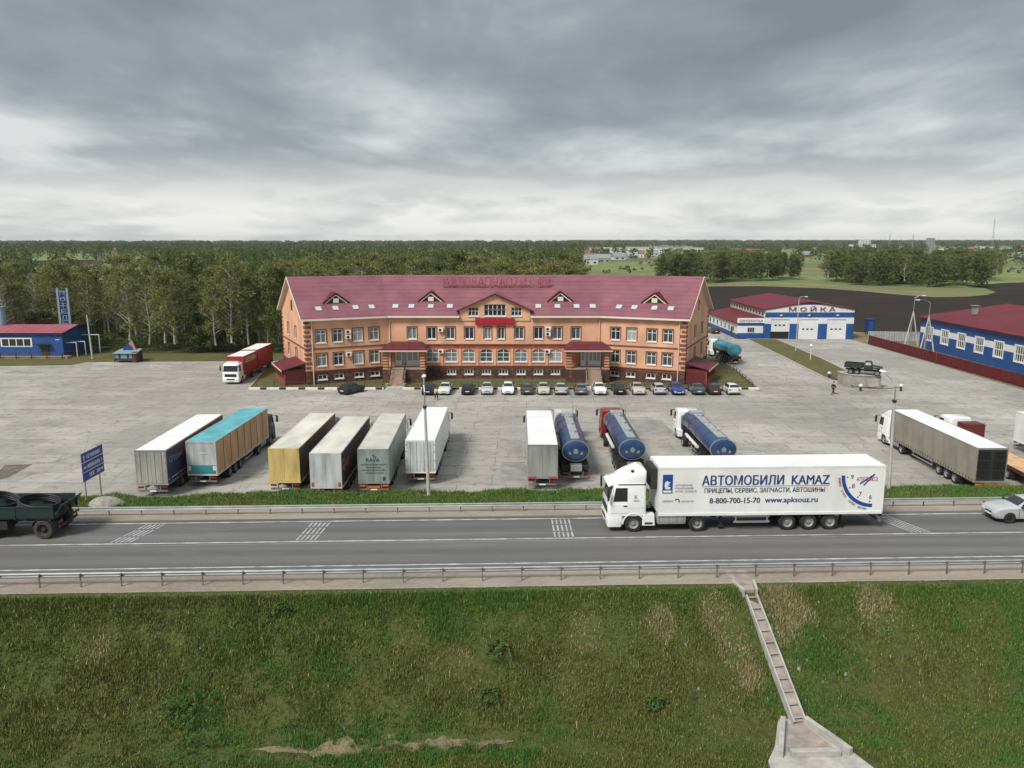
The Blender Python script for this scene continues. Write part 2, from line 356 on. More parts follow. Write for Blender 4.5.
# ------------------------------------------------------------------ mesh helpers
class MB:
    def __init__(s, T=None): s.v = []; s.f = []; s.m = []; s.T = T or Matrix()
    def add(s, vs, fs, m=0):
        k = len(s.v); T = s.T
        s.v += [tuple(T @ Vector(p)) for p in vs]; s.f += [tuple(i + k for i in f) for f in fs]; s.m += [m] * len(fs)
    def box(s, x0, x1, y0, y1, z0, z1, m=0, M=None):
        vs = [(x, y, z) for z in (z0, z1) for y in (y0, y1) for x in (x0, x1)]
        if M is not None: vs = [M @ Vector(p) for p in vs]
        s.add(vs, [(0, 2, 3, 1), (4, 5, 7, 6), (0, 1, 5, 4), (2, 6, 7, 3), (0, 4, 6, 2), (1, 3, 7, 5)], m); return s
    def poly(s, pts, m=0): s.add(pts, [tuple(range(len(pts)))], m); return s
    def prism(s, pts, ax, a, b, m=0):
        def mk(p, t): return (t, p[0], p[1]) if ax == 'x' else (p[0], t, p[1]) if ax == 'y' else (p[0], p[1], t)
        n = len(pts); vs = [mk(p, a) for p in pts] + [mk(p, b) for p in pts]
        s.add(vs, [tuple(range(n))[::-1], tuple(range(n, 2 * n))] + [(i, (i + 1) % n, n + (i + 1) % n, n + i) for i in range(n)], m); return s
    def tube(s, p0, p1, r0, r1=None, n=8, m=0, cap=True):
        r1 = r0 if r1 is None else r1; p0 = Vector(p0); p1 = Vector(p1); d = (p1 - p0).normalized()
        a = d.cross((0, 0, 1) if abs(d.z) < .9 else (1, 0, 0)).normalized(); b_ = d.cross(a)
        vs = [p + (a * math.cos(t) + b_ * math.sin(t)) * r for p, r in ((p0, r0), (p1, r1)) for t in [2 * math.pi * i / n for i in range(n)]]
        fs = [(i, (i + 1) % n, n + (i + 1) % n, n + i) for i in range(n)]
        if cap: fs += [tuple(range(n))[::-1], tuple(range(n, 2 * n))]
        s.add(vs, fs, m); return s
    def path(s, pts, r, n=8, m=0):
        for a, b_ in zip(pts, pts[1:]): s.tube(a, b_, r, r, n, m)
        return s
    def loft(s, rings, m=0, cap=True, closed=True):
        n = len(rings[0]); vs = [p for r in rings for p in r]; fs = []
        for k in range(len(rings) - 1):
            for i in range(n if closed else n - 1):
                j = (i + 1) % n; fs.append((k * n + i, k * n + j, (k + 1) * n + j, (k + 1) * n + i))
        if cap: fs += [tuple(range(n))[::-1], tuple(range((len(rings) - 1) * n, len(rings) * n))]
        s.add(vs, fs, m); return s
    def lathe(s, prof, c, ax='x', n=20, m=0, cap=True):       # prof: (axial, radius)
        rings = []
        for a, r in prof:
            ring = []
            for i in range(n):
                t = 2 * math.pi * i / n; u, w = r * math.cos(t), r * math.sin(t)
                p = (a, u, w) if ax == 'x' else (u, a, w) if ax == 'y' else (u, w, a)
                ring.append((c[0] + p[0], c[1] + p[1], c[2] + p[2]))
            rings.append(ring)
        return s.loft(rings, m, cap)
    def rings(s, levels, m=0, k=4):                 # levels: (z, x0, x1, y0, y1, corner radius)
        rr = []
        for z, x0, x1, y0, y1, r in levels:
            ring = []
            for cx, cy, t0 in ((x1 - r, y1 - r, 0), (x0 + r, y1 - r, 90), (x0 + r, y0 + r, 180), (x1 - r, y0 + r, 270)):
                for i in range(k):
                    t = R(t0 + 90 * i / (k - 1)); ring.append((cx + r * math.cos(t), cy + r * math.sin(t), z))
            rr.append(ring)
        return s.loft(rr, m)
    def build(s, name, mats, parent=None, bevel=0, smooth=0, loc=None):
        me = bpy.data.meshes.new(name); me.from_pydata(s.v, [], s.f)
        for q in (mats if isinstance(mats, (list, tuple)) else [mats]): me.materials.append(MAT[q])
        me.polygons.foreach_set('material_index', s.m)
        bm = bmesh.new(); bm.from_mesh(me); bmesh.ops.recalc_face_normals(bm, faces=bm.faces); bm.to_mesh(me); bm.free()
        if smooth:
            me.polygons.foreach_set('use_smooth', [True] * len(me.polygons)); me.set_sharp_from_angle(angle=R(smooth))
        o = bpy.data.objects.new(name, me); COL.objects.link(o)
        if parent is not None: o.parent = parent
        if loc: o.location = loc
        if bevel:
            bv = o.modifiers.new('bevel', 'BEVEL'); bv.width = bevel; bv.segments = 2; bv.limit_method = 'ANGLE'; bv.angle_limit = R(40)
        return o
def thing(name, label, cat, loc=(0, 0, 0), rz=0.0, group=None):
    o = bpy.data.objects.new(name, None); COL.objects.link(o); o.location = loc; o.rotation_euler = (0, 0, rz)
    o['label'] = label; o['category'] = cat; o.empty_display_size = .3
    if group: o['group'] = group
    return o
def tag(o, label, cat, group=None, kind=None):
    o['label'] = label; o['category'] = cat
    if group: o['group'] = group
    if kind: o['kind'] = kind
    return o
def struct(o, kind='structure'): o['kind'] = kind; return o
def copy_tree(o, parent=None):
    c = o.copy(); COL.objects.link(c)
    if parent is not None: c.parent = parent
    for ch in o.children: copy_tree(ch, c)
    return c
def frame(o, xd, yd=(0, 0, 1)):
    x = Vector(xd).normalized(); y = Vector(yd).normalized(); z = x.cross(y)
    M = Matrix.Identity(4)
    for i in range(3): M[i][0], M[i][1], M[i][2], M[i][3] = x[i], y[i], z[i], o[i]
    return M
def text(s, M, h, m, parent, width=None, name='lettering', align='LEFT', depth=.004, bold=0.0):
    cu = bpy.data.curves.new(name, 'FONT'); cu.body = s; cu.align_x = align; cu.extrude = depth; cu.resolution_u = 2
    ob = bpy.data.objects.new(name, cu); COL.objects.link(ob)
    dg = bpy.context.evaluated_depsgraph_get(); me = bpy.data.meshes.new_from_object(ob.evaluated_get(dg))
    bpy.data.objects.remove(ob); bpy.data.curves.remove(cu)
    if not len(me.vertices): return None
    co = np.array([v.co[:] for v in me.vertices]); 
    k = h / .73
    kx = k if width is None else width / (co[:, 0].max() - co[:, 0].min())
    for v in me.vertices: v.co = M @ Vector((v.co.x * kx, v.co.y * k, v.co.z + depth))
    if bold > 0:
        bmm = bmesh.new(); bmm.from_mesh(me); xa = Vector((M[0][0], M[1][0], M[2][0])); na = Vector((M[0][2], M[1][2], M[2][2]))
        r_ = bmesh.ops.duplicate(bmm, geom=bmm.verts[:] + bmm.edges[:] + bmm.faces[:]); nv = [q for q in r_['geom'] if isinstance(q, bmesh.types.BMVert)]
        bmesh.ops.translate(bmm, verts=nv, vec=xa * bold + na * .0012); bmm.to_mesh(me); bmm.free()
    me.materials.clear(); me.materials.append(MAT[m])
    o = bpy.data.objects.new(name, me); COL.objects.link(o)
    if parent is not None: o.parent = parent
    return o
def sheet(name, pts, z, m, kind='structure'):
    b_ = MB(); b_.poly([(x, y, z) for x, y in pts])
    return struct(b_.build(name, m), kind)

# ------------------------------------------------------------------ ground, lot, road
sheet('ground', [(-9000, -400), (9000, -400), (9000, 11000), (-9000, 11000)], -.06, 'meadow')
sheet('plowed_field', [G(*p) for p in ((640, 300), (672, 288), (706, 286.3), (760, 286), (820, 288), (860, 291), (900, 294.5), (935, 297), (968, 296.5), (988, 294.5), (996, 291.8), (984, 287.8), (962, 285.6), (1010, 282.5), (1090, 281.5), (1110, 300), (1110, 348), (880, 338), (700, 334), (640, 320))], -.045, 'tilled_soil')
sheet('far_plowed_field', [G(*p) for p in ((-30, 266), (60, 266.5), (118, 262.5), (92, 259.5), (20, 261), (-30, 262))], -.045, 'tilled_soil')
# brown verge round the grass tongue
sheet('dirt_track', [G(*p) for p in ((690, 283.6), (760, 283.2), (820, 285.2), (862, 288.2), (903, 291.2), (940, 293.4), (970, 293), (969, 294.6), (938, 295.6), (900, 293.2), (860, 289.9), (820, 287.0), (760, 285.0), (690, 285.5))], -.04, 'bare_dirt')
lot = [(-150, 55), (73.0, 55), (72.8, 168.6), (48.5, 168.6), (48.5, 205), (33, 205), (37, 139), (36.5, 127), (35.6, 112), (-38, 112), (-40.8, 129), (-41, 137.5), (-74.5, 136.4), (-75.2, 133), (-86, 131.8), (-150, 131)]
sheet('lot', lot, 0.0, 'lot_concrete')
sheet('yard', [(73.4, 95), (84, 95), (84, 180), (70, 190), (60, 178), (73.2, 172)], -.03, 'bare_dirt')
# repairs and oil stains in the slabs
def blob(cx, cy, rx, ry, n=16, j=.25, sd=0):
    q = random.Random(sd + int(cx * 7 + cy * 13)); return [(cx + rx * math.cos(2 * math.pi * i / n) * (1 - j * q.random()), cy + ry * math.sin(2 * math.pi * i / n) * (1 - j * q.random())) for i in range(n)]
for k, (x0, y0, x1, y1) in enumerate(((500, 462, 525, 481), (640, 420, 662, 436), (507, 440, 522, 455))):
    a = G(x0, y1); c = G(x1, y0); sheet('lot_patch', [(a[0], a[1]), (c[0], a[1]), (c[0], c[1]), (a[0], c[1])], .004 + .001 * k, 'patch_asphalt')
sheet('lot_patch', [G(*p) for p in ((-12, 482), (8, 478), (33, 464), (5, 465))], .006, 'stain_asphalt')
# motorway embankment, in its own frame: u along the road, v across
RY = R(2.0); RC, RS = math.cos(RY), math.sin(RY)
ROAD = Matrix.Translation((0, 43.3, 0)) @ Matrix.Rotation(RY, 4, 'Z')
def rd(u, v, z=4.0): return tuple(ROAD @ Vector((u, v, z)))
def bank_h(v):
    pts = [(-30, .10), (-14.5, .10), (-13.0, .08), (-12.2, .12), (-11.5, .5), (-7.6, 3.48), (-7.2, 3.82), (-6.8, 3.965), (5.7, 3.965), (8.4, 3.90), (9.3, 3.72), (10, 3.4), (14.6, .25), (15.6, -.1), (16, -.12)]
    return float(np.interp(v, [p[0] for p in pts], [p[1] for p in pts]))
nz = np.random.default_rng(3)
def vnoise(x, y, seed=0):
    def hsh(i, j): return (np.sin(i * 127.1 + j * 311.7 + seed * 17.3) * 43758.5453) % 1.0
    i = np.floor(x); j = np.floor(y); fx = x - i; fy = y - j; fx = fx * fx * (3 - 2 * fx); fy = fy * fy * (3 - 2 * fy)
    return (hsh(i, j) * (1 - fx) + hsh(i + 1, j) * fx) * (1 - fy) + (hsh(i, j + 1) * (1 - fx) + hsh(i + 1, j + 1) * fx) * fy
def bank_z(u, v):
    h = bank_h(v); w = 1.0 if (-12.8 < v < -7.3 or 7.2 < v < 15) else (.35 if v < -12.8 else 0.0)
    w *= min(1.0, max(0.0, (abs(u - 11.9) - .6) / 1.2))
    return h + w * (.42 * (vnoise(u * .3, v * .35, 1) - .5) + .26 * (vnoise(u * .9, v * .9, 2) - .5) + .12 * (vnoise(u * 2.3, v * 2.3, 5) - .5)) * (1 if abs(v) > 7.4 else .4)
us = list(np.arange(-200, -45, 5.0)) + list(np.arange(-45, 45, .5)) + list(np.arange(45, 201, 5.0))
vs_ = [-30, -22, -18] + list(np.arange(-16, -6.0, .4)) + [-6.8, -6.4, -6.1, -5, -2, 2, 5.7, 6.4, 7, 7.6] + list(np.arange(8, 16.1, .5))
vs_ = sorted(vs_)
bk = MB(); pts = [rd(u, v, bank_z(u, v)) for v in vs_ for u in us]; nu = len(us)
bk.add(pts, [(j * nu + i, j * nu + i + 1, (j + 1) * nu + i + 1, (j + 1) * nu + i) for j in range(len(vs_) - 1) for i in range(nu - 1)])
struct(bk.build('embankment', 'bank_turf', smooth=80))
def strip(name, v0, v1, z, m, u0=-200, u1=200):
    b_ = MB(); b_.poly([rd(u0, v0, z), rd(u1, v0, z), rd(u1, v1, z), rd(u0, v1, z)]); return struct(b_.build(name, m))
# ragged shoulder edge towards the grass
sh = MB(); edge = [(u, -7.0 + .8 * (vnoise(np.float64(u * .6), np.float64(1.0), 8) - .5)) for u in np.arange(-200, 200.1, .8)]
for (ua, va), (ub, vb) in zip(edge, edge[1:]): sh.poly([rd(ua, va, bank_h(va) - .06), rd(ub, vb, bank_h(vb) - .06), rd(ub, -6.3, 3.985), rd(ua, -6.3, 3.985)])
sh.poly([rd(-200, -6.3, 3.985), rd(200, -6.3, 3.985), rd(200, 5.9, 3.985), rd(-200, 5.9, 3.985)])
struct(sh.build('road_shoulder', 'shoulder_gravel'))
strip('road', -4.6, 3.75, 4.0, 'asphalt')
strip('road_marking', -3.66, -3.53, 4.004, 'line_white'); strip('road_marking', -.15, -.02, 4.004, 'line_white'); strip('road_marking', 3.14, 3.27, 4.004, 'line_white')
def rumble(px0, px1, skew, v0=.12, v1=3.0):    # groups of slanted bars across the far lane
    a = G(px0, 541, 4.0)[0]; n = 5; b_ = MB()
    w = .10
    for k in range(n):
        u = a + k * .26
        for (fa, fb) in ((0, .28), (.34, .68), (.74, 1)) if skew > 0 else ((0, 1),):
            va, vb = v0 + (v1 - v0) * fa, v0 + (v1 - v0) * fb
            ua, ub = u + skew * fa, u + skew * fb
            b_.poly([rd(ua, va, 4.004), rd(ua + w, va, 4.004), rd(ub + w, vb, 4.004), rd(ub, vb, 4.004)])
    struct(b_.build('road_marking', 'line_worn'))
rumble(112, 135, .85); rumble(295, 320, .32); rumble(555, 574, .05); rumble(924, 925, -1.15)
strip('road_crack', -.42, -.36, 4.003, 'patch_asphalt')

# guardrails
def guardrail(name, v, label, du, face, dz=0.0):
    t = thing(name, label, 'guardrail', rd(0, v, 3.985 + dz), RY)
    zs = [(.00, .79), (.035, .765), (.035, .72), (-.01, .68), (-.01, .65), (.035, .61), (.035, .565), (.0, .54)]
    b_ = MB(); U0, U1 = -66, 66
    ring = lambda u: [(u, face * (y + .10), z - .02) for y, z in zs] + [(u, face * (y + .088), z - .02) for y, z in zs[::-1]]
    b_.loft([ring(u) for u in np.arange(U0, U1 + .1, 4.0)]); b_.build('beam', 'galv', t)
    p = MB(); p.box(-.028, .028, -.03, .03, -.35, .70); p.box(-.04, .04, face * .03, face * .085, .5, .68); p0 = None
    q = MB(); q.box(-.09, .09, face * .03, face * .12, .80, .83)
    for i in range(-26, 27):
        u = i * 2.0 + du
        if abs(u) > 52: continue
        if p0 is None:
            o = p0 = p.build('post', 'rail_post', t); 
        else:
            o = p0.copy(); COL.objects.link(o); o.parent = t
        o.location = (u, 0, 0)
    return t
guardrail('guardrail', -5.72, 'galvanised guardrail nearest the camera, along the top of the grass slope', .3, 1)
guardrail('guardrail', 4.7, 'galvanised guardrail on the far road edge beside the lorry park', .9, -1, -.17)

# grass blades on both banks
def blades(name, n, vlo, vhi, ulo, uhi, hlo, hhi, label_green, dens=None, seed=1):
    g = np.random.default_rng(seed)
    u = g.uniform(ulo, uhi, n * 3); v = g.uniform(vlo, vhi, n * 3)
    keep = np.ones(len(u), bool)
    clump = vnoise(u * .55, v * .7, 21) * .55 + vnoise(u * 1.7, v * 1.9, 22) * .45
    if dens is not None: keep = g.random(len(u)) < dens(u, v, clump)
    # leave the chute clear
    keep &= ~((np.abs(u - CH_U - (-6.7 - v) * .109) < .36 + .2 * (v > -7.6)) & (v > -12.8) & (v < -5)) | (v > 0)
    keep &= ~((np.abs(u - 11.95) < .5 + .6 * (-12.1 - v)) & (v < -12.1))
    u, v, clump = u[keep][:n], v[keep][:n], clump[keep][:n]; n = len(u)
    z = np.array([bank_z(a, b_) for a, b_ in zip(u, v)])
    K = 5
    uu = np.repeat(u, K) + g.normal(0, .06, n * K); vv = np.repeat(v, K) + g.normal(0, .06, n * K); zz = np.repeat(z, K) - .02
    cl = np.repeat(clump, K)
    top = np.clip((vv - vlo) / (vhi - vlo), 0, 1)
    h = g.uniform(hlo, hhi, n * K) * (.55 + .9 * cl) * (1 + .6 * ((vv > -7.5) & (vv < 0)) * vnoise(uu * .9, vv, 60) + .8 * ((vv > 9.2)) * vnoise(uu * .7, vv, 61))
    az = g.uniform(0, 2 * np.pi, n * K); ln = g.uniform(.1, .6, n * K) * h; w = g.uniform(.012, .026, n * K)
    bx, by = np.cos(az + 1.57) * w, np.sin(az + 1.57) * w
    A = np.stack([uu - bx, vv - by, zz], 1); B = np.stack([uu + bx, vv + by, zz], 1); C = np.stack([uu + np.cos(az) * ln, vv + np.sin(az) * ln, zz + h], 1)
    V = np.stack([A, B, C], 1).reshape(-1, 3)
    M = np.array(ROAD); V = V @ M[:3, :3].T + M[:3, 3]
    me = bpy.data.meshes.new(name); m = n * K
    me.vertices.add(m * 3); me.loops.add(m * 3); me.polygons.add(m)
    me.vertices.foreach_set('co', V.ravel()); me.loops.foreach_set('vertex_index', np.arange(m * 3)); me.polygons.foreach_set('loop_start', np.arange(0, m * 3, 3))
    me.update(); me.materials.append(MAT['grass_blade'])
    # kind of grass: fresh green, olive, straw; patches differ
    pn = vnoise(uu * .22, vv * .3, 31) * .6 + vnoise(uu * .8, vv * .8, 32) * .4
    green = np.array([.094, .165, .030]); olive = np.array([.140, .146, .038]); straw = np.array([.33, .28, .15]); lush = np.array([.070, .165, .036])
    fr = label_green(uu, vv, pn)[:, None]
    col = olive * (1 - fr) + green * fr
    dead = np.zeros(m)
    for cu, cv, cr in ((9.7, -8.1, 1.0), (10.2, -9.3, .9), (10.6, -10.5, .7), (13.0, -7.7, 1.1), (13.0, -8.9, .9), (13.9, -8.3, .6), (12.6, -10.2, .5), (17.6, -8.0, 1.1), (-19.5, -8.9, .7), (-2.6, -9.8, .45), (3.2, -8.6, .9), (7.0, -8.4, .8)): dead = np.maximum(dead, np.clip(1.3 - ((uu - cu) ** 2 + (vv - cv) ** 2) / cr ** 2, 0, 1))
    st = g.random(m) < np.clip(.13 - .12 * fr[:, 0], .03, 1) + .75 * dead * (vlo < 0); col[st] = straw
    lu = (pn > .62) & (g.random(m) < .6); col[lu] = lush
    col *= g.uniform(.6, 1.35, (m, 1)) * (1.12 if vlo > 0 else 1.0)
    ca = me.color_attributes.new('tint', 'FLOAT_COLOR', 'POINT')
    ca.data.foreach_set('color', np.concatenate([np.repeat(col, 3, 0), np.ones((m * 3, 1))], 1).astype(np.float32).ravel())
    o = bpy.data.objects.new(name, me); COL.objects.link(o)
    return tag(o, {'slope_grass': 'rough green and olive grass on the near road bank', 'stalk_grass': 'tall dry grass stalks scattered over the near road bank', 'verge_grass': 'bright green verge grass behind the far guardrail'}[name], 'grass', kind='stuff')
CH_U = 11.5
def near_green(u, v, pn): return np.clip(.36 + .60 * np.clip((v + 9.4) / 2.4, 0, 1) + 1.3 * (pn - .5) + .15 * ((v < -11.5)), 0, 1)
blades('slope_grass', 125000, -15.5, -6.92, -36, 36, .07, .19, near_green, lambda u, v, c: np.clip(.42 + 1.4 * (c - .38) + .8 * (v > -7.9) - 1.2 * ((np.abs(v + 13.3 + .35 * np.sin(u * .4)) < .55) & (u > -19) & (u < 11) & (c < .60)), .10, 1), 4)
blades('stalk_grass', 420, -14, -7.1, -36, 36, .30, .52, lambda u, v, pn: np.clip(.1 + 0 * pn, 0, 1), None, 9)
blades('verge_grass', 24000, 5.9, 10.3, -42, 44, .09, .22, lambda u, v, pn: np.clip(.9 + .8 * (pn - .5), 0, 1), lambda u, v, c: np.clip(.4 + c, 0, 1), 5)
# worn sandy path at the foot of the slope
pa = MB(); up = np.arange(-11.4, -.2, .2)
en = [min(1, (u + 11.4) / 2.5, (-.2 - u) / 2.5) for u in up]
lo = [(-13.3 - e_ * (.42 + .12 * math.sin(u * .6) + .5 * (vnoise(np.float64(u * 2.1), np.float64(0), 4) - .3))) for u, e_ in zip(up, en)]; hi = [(-13.3 + e_ * (.30 + .7 * (vnoise(np.float64(u * 1.6), np.float64(3), 4) - .35) + .4 * (vnoise(np.float64(u * 4), np.float64(6), 4) - .5))) for u, e_ in zip(up, en)]
for i in range(len(up) - 1):
    pa.poly([rd(up[i], lo[i], bank_z(up[i], lo[i]) + .03), rd(up[i + 1], lo[i + 1], bank_z(up[i + 1], lo[i + 1]) + .03), rd(up[i + 1], hi[i + 1], bank_z(up[i + 1], hi[i + 1]) + .035), rd(up[i], hi[i], bank_z(up[i], hi[i]) + .035)])
struct(pa.build('path', 'bare_dirt', smooth=80))

# concrete drainage chute down the slope
def chute():
    T0 = Vector((CH_U, -6.7, 3.93)); T1 = Vector((CH_U + .62, -12.4, .16)); L_ = (T1 - T0).length
    y = (T1 - T0).normalized(); x = y.cross(Vector((0, 0, 1))).normalized() * -1; z = x.cross(y)
    if z.z < 0: z = -z; x = -x
    M = Matrix.Identity(4)
    for i in range(3): M[i][0], M[i][1], M[i][2], M[i][3] = x[i], y[i], z[i], T0[i]
    t = thing('drainage_chute', 'concrete drainage chute with ladder steps running down the grass slope', 'chute', rd(CH_U, -9, 2.1), RY)
    M = Matrix.Translation((-CH_U, 9, -2.1)) @ M; M = M
    LT = Matrix.Translation((-CH_U, 9, -2.1))
    for s in (-1, 1):
        b_ = MB(M); b_.box(s * .27 - .04, s * .27 + .04, .6, L_ + .05, -.12, .29); b_.build('side_rail', 'pale_concrete', t, .012)
    b_ = MB(M); b_.box(-.228, .228, .0, L_, -.10, .13); b_.build('trough', 'wet_concrete', t)
    n = 11; o0 = None
    for k in range(n):
        b_ = MB(M); yy = .75 + k * (L_ - .9) / (n - 1); b_.box(-.227, .227, yy - .035, yy + .035, .131, .25); b_.build('step_bar', 'concrete', t)
    for s in (-1, 1):                      # flared inlet at the shoulder
        b_ = MB(LT); b_.prism([(CH_U + s * .26, -7.35), (CH_U + s * .38, -7.35), (CH_U + s * .62, -6.2), (CH_U + s * .46, -6.2)], 'z', 3.2, 4.08); b_.build('inlet_wall', 'pale_concrete', t, .015)
    b_ = MB(LT); b_.prism([(CH_U - .25, -7.2), (CH_U + .25, -7.2), (CH_U + .46, -6.1), (CH_U + .6, -4.9), (CH_U - .6, -4.9), (CH_U - .46, -6.1)], 'z', 3.7, 3.994); b_.build('inlet_slab', 'wet_concrete', t)
    cx = 11.9
    b_ = MB(LT); b_.prism([(cx - .55, -12.1), (cx + .65, -12.1), (cx + 1.35, -13.6), (cx + 1.9, -15.0), (cx + 2.6, -16.8), (cx - 2.3, -16.8), (cx - 2.0, -14.9), (cx - 1.4, -14.0)], 'z', -.2, .19); b_.build('apron', 'pale_concrete', t, .02)
    b_ = MB(LT); b_.prism([(cx - .3, -12.5), (cx + .4, -12.5), (cx + 1.1, -14.4), (cx - 1.0, -14.4)], 'z', .12, .205); b_.build('basin_floor', 'wet_concrete', t)
    for a, c in (((cx - .46, -12.4), (cx - 1.45, -14.75)), ((cx + .5, -12.45), (cx + 1.5, -14.7))):
        d = (Vector(c) - Vector(a)).normalized(); n_ = Vector((d.y, -d.x)) * .11
        b_ = MB(LT); b_.prism([(a[0] - n_.x, a[1] - n_.y), (a[0] + n_.x, a[1] + n_.y), (c[0] + n_.x, c[1] + n_.y), (c[0] - n_.x, c[1] - n_.y)], 'z', .1, .52); b_.build('wing_wall', 'pale_concrete', t, .02)
    b_ = MB(LT); b_.box(cx - 1.0, cx + 1.05, -14.8, -14.55, .1, .48); b_.build('cross_wall', 'pale_concrete', t, .02)
chute()
# crumbs of concrete and litter beside the chute, low weeds on the slope
for k in range(16):
    u = CH_U + rnd.choice((-1, 1)) * rnd.uniform(.8, 4.5); v = rnd.uniform(-12, -7); s = rnd.uniform(.03, .09)
    b_ = MB(); b_.rings([(-.05, -s, s, -s * .7, s * .7, s * .3), (s * .7, -s * .7, s * .7, -s * .5, s * .4, s * .3)], k=3)
    o = b_.build('stone', 'concrete', loc=rd(u, v, bank_z(u, v) + .03)); o.rotation_euler = (0, 0, rnd.uniform(0, 6))
    tag(o, 'pale broken concrete lump lying in the grass near the chute', 'stone', 'broken concrete lumps in the grass by the chute')
sp_ = MB(); gq = random.Random(4)
for k in range(1500):
    u = gq.uniform(-34, 34); v = -6.9 + gq.gauss(0, .28) if gq.random() < .7 else gq.uniform(-6.9, -4.8); s_ = gq.uniform(.012, .035); z = (bank_z(u, v) if v < -6.6 else 3.985); a = gq.uniform(0, 6.28); c_, d_ = math.cos(a) * s_, math.sin(a) * s_
    p = [rd(u + c_, v + d_, z), rd(u - d_, v + c_, z), rd(u - c_, v - d_, z), rd(u + d_, v - c_, z), rd(u, v, z + s_ * 1.1)]; sp_.add(p, [(0, 1, 4), (1, 2, 4), (2, 3, 4), (3, 0, 4)])
struct(sp_.build('shoulder_stones', 'gravel'), 'stuff'); bpy.data.objects['shoulder_stones']['label'] = 'loose gravel along the near road shoulder'; bpy.data.objects['shoulder_stones']['category'] = 'gravel'
def weed(u, v, r, label):
    g = random.Random(int(u * 31 + v * 7)); b_ = MB()
    for k in range(90):
        a = g.uniform(0, 6.28); q = r * math.sqrt(g.random()) * (1 + .45 * math.sin(2 * a + u) + .25 * math.sin(5 * a)); x, y = 1.25 * q * math.cos(a), q * math.sin(a); hh = max(0, r * .55 * (1 - (q / r) ** 2)) * g.uniform(.4, 1.2) + .08
        for z0 in (hh, hh * .6):
            s = g.uniform(.05, .12); t = g.uniform(0, 6.28); dx, dy = s * math.cos(t), s * math.sin(t)
            b_.poly([(x - dx, y - dy, z0), (x + dy * .5, y - dx * .5, z0 + g.uniform(-.05, .05)), (x + dx, y + dy, z0 + g.uniform(-.07, .07)), (x - dy * .5, y + dx * .5, z0 + .04)])
    tag(b_.build('weed', 'weed', loc=rd(u, v, bank_z(u, v))), label, 'weed')
weed(-.9, -9.4, .65, 'dark leafy weed clump in the middle of the grass slope')
weed(-15.1, -11.3, .8, 'largest low weed clump, low on the grass slope at left')
weed(-13.6, -13.2, 1.0, 'broad green weed clump at the foot of the slope near the sandy path')
weed(6.1, -11.4, .45, 'small dark weed clump low on the slope left of the chute')
weed(-11.3, -7.6, .5, 'leafy weed at the top of the slope under the near guardrail')
weed(-1.4, -11.0, .5, 'pale green weed clump low in the middle of the slope')

# ------------------------------------------------------------------ walls with real openings
def wall_frame(P0, P1, z0=0.0):
    d = (Vector((P1[0], P1[1], 0)) - Vector((P0[0], P0[1], 0))); Lg = d.length; d.normalize(); n = Vector((d.y, -d.x, 0))
    M = Matrix.Identity(4)
    for i in range(3): M[i][0], M[i][1], M[i][2], M[i][3] = d[i], n[i], (0, 0, 1)[i], (P0[0], P0[1], z0)[i]
    return M, Lg                                   # local: (along, outwards, up)
def facade(b_, M, s0, s1, z0, z1, rects, depth=.22, m=0, bands=None):
    """one wall face at outward 0 with openings and reveals; bands = [(zlow, zhigh, material slot)]"""
    old = b_.T; b_.T = old @ M
    ss = sorted({s0, s1, *[r[0] for r in rects], *[r[1] for r in rects]}); zs = sorted({z0, z1, *[r[2] for r in rects], *[r[3] for r in rects], *[q for bd in (bands or []) for q in bd[:2]]})
    zs = [z for z in zs if z0 <= z <= z1]
    for i in range(len(ss) - 1):
        for j in range(len(zs) - 1):
            cs, cz = (ss[i] + ss[i + 1]) / 2, (zs[j] + zs[j + 1]) / 2
            if any(r[0] < cs < r[1] and r[2] < cz < r[3] for r in rects): continue
            mm = m
            for bd in bands or []:
                if bd[0] < cz < bd[1]: mm = bd[2]
            b_.poly([(ss[i], 0, zs[j]), (ss[i + 1], 0, zs[j]), (ss[i + 1], 0, zs[j + 1]), (ss[i], 0, zs[j + 1])], mm)
    for a, c, e, f in rects:
        b_.poly([(a, 0, e), (a, -depth, e), (a, -depth, f), (a, 0, f)], m); b_.poly([(c, 0, e), (c, -depth, e), (c, -depth, f), (c, 0, f)], m)
        b_.poly([(a, 0, f), (c, 0, f), (c, -depth, f), (a, -depth, f)], m); b_.poly([(a, 0, e), (c, 0, e), (c, -depth, e), (a, -depth, e)], m)
        b_.poly([(a, -depth - .02, e), (c, -depth - .02, e), (c, -depth - .02, f), (a, -depth - .02, f)], m)
    b_.T = old
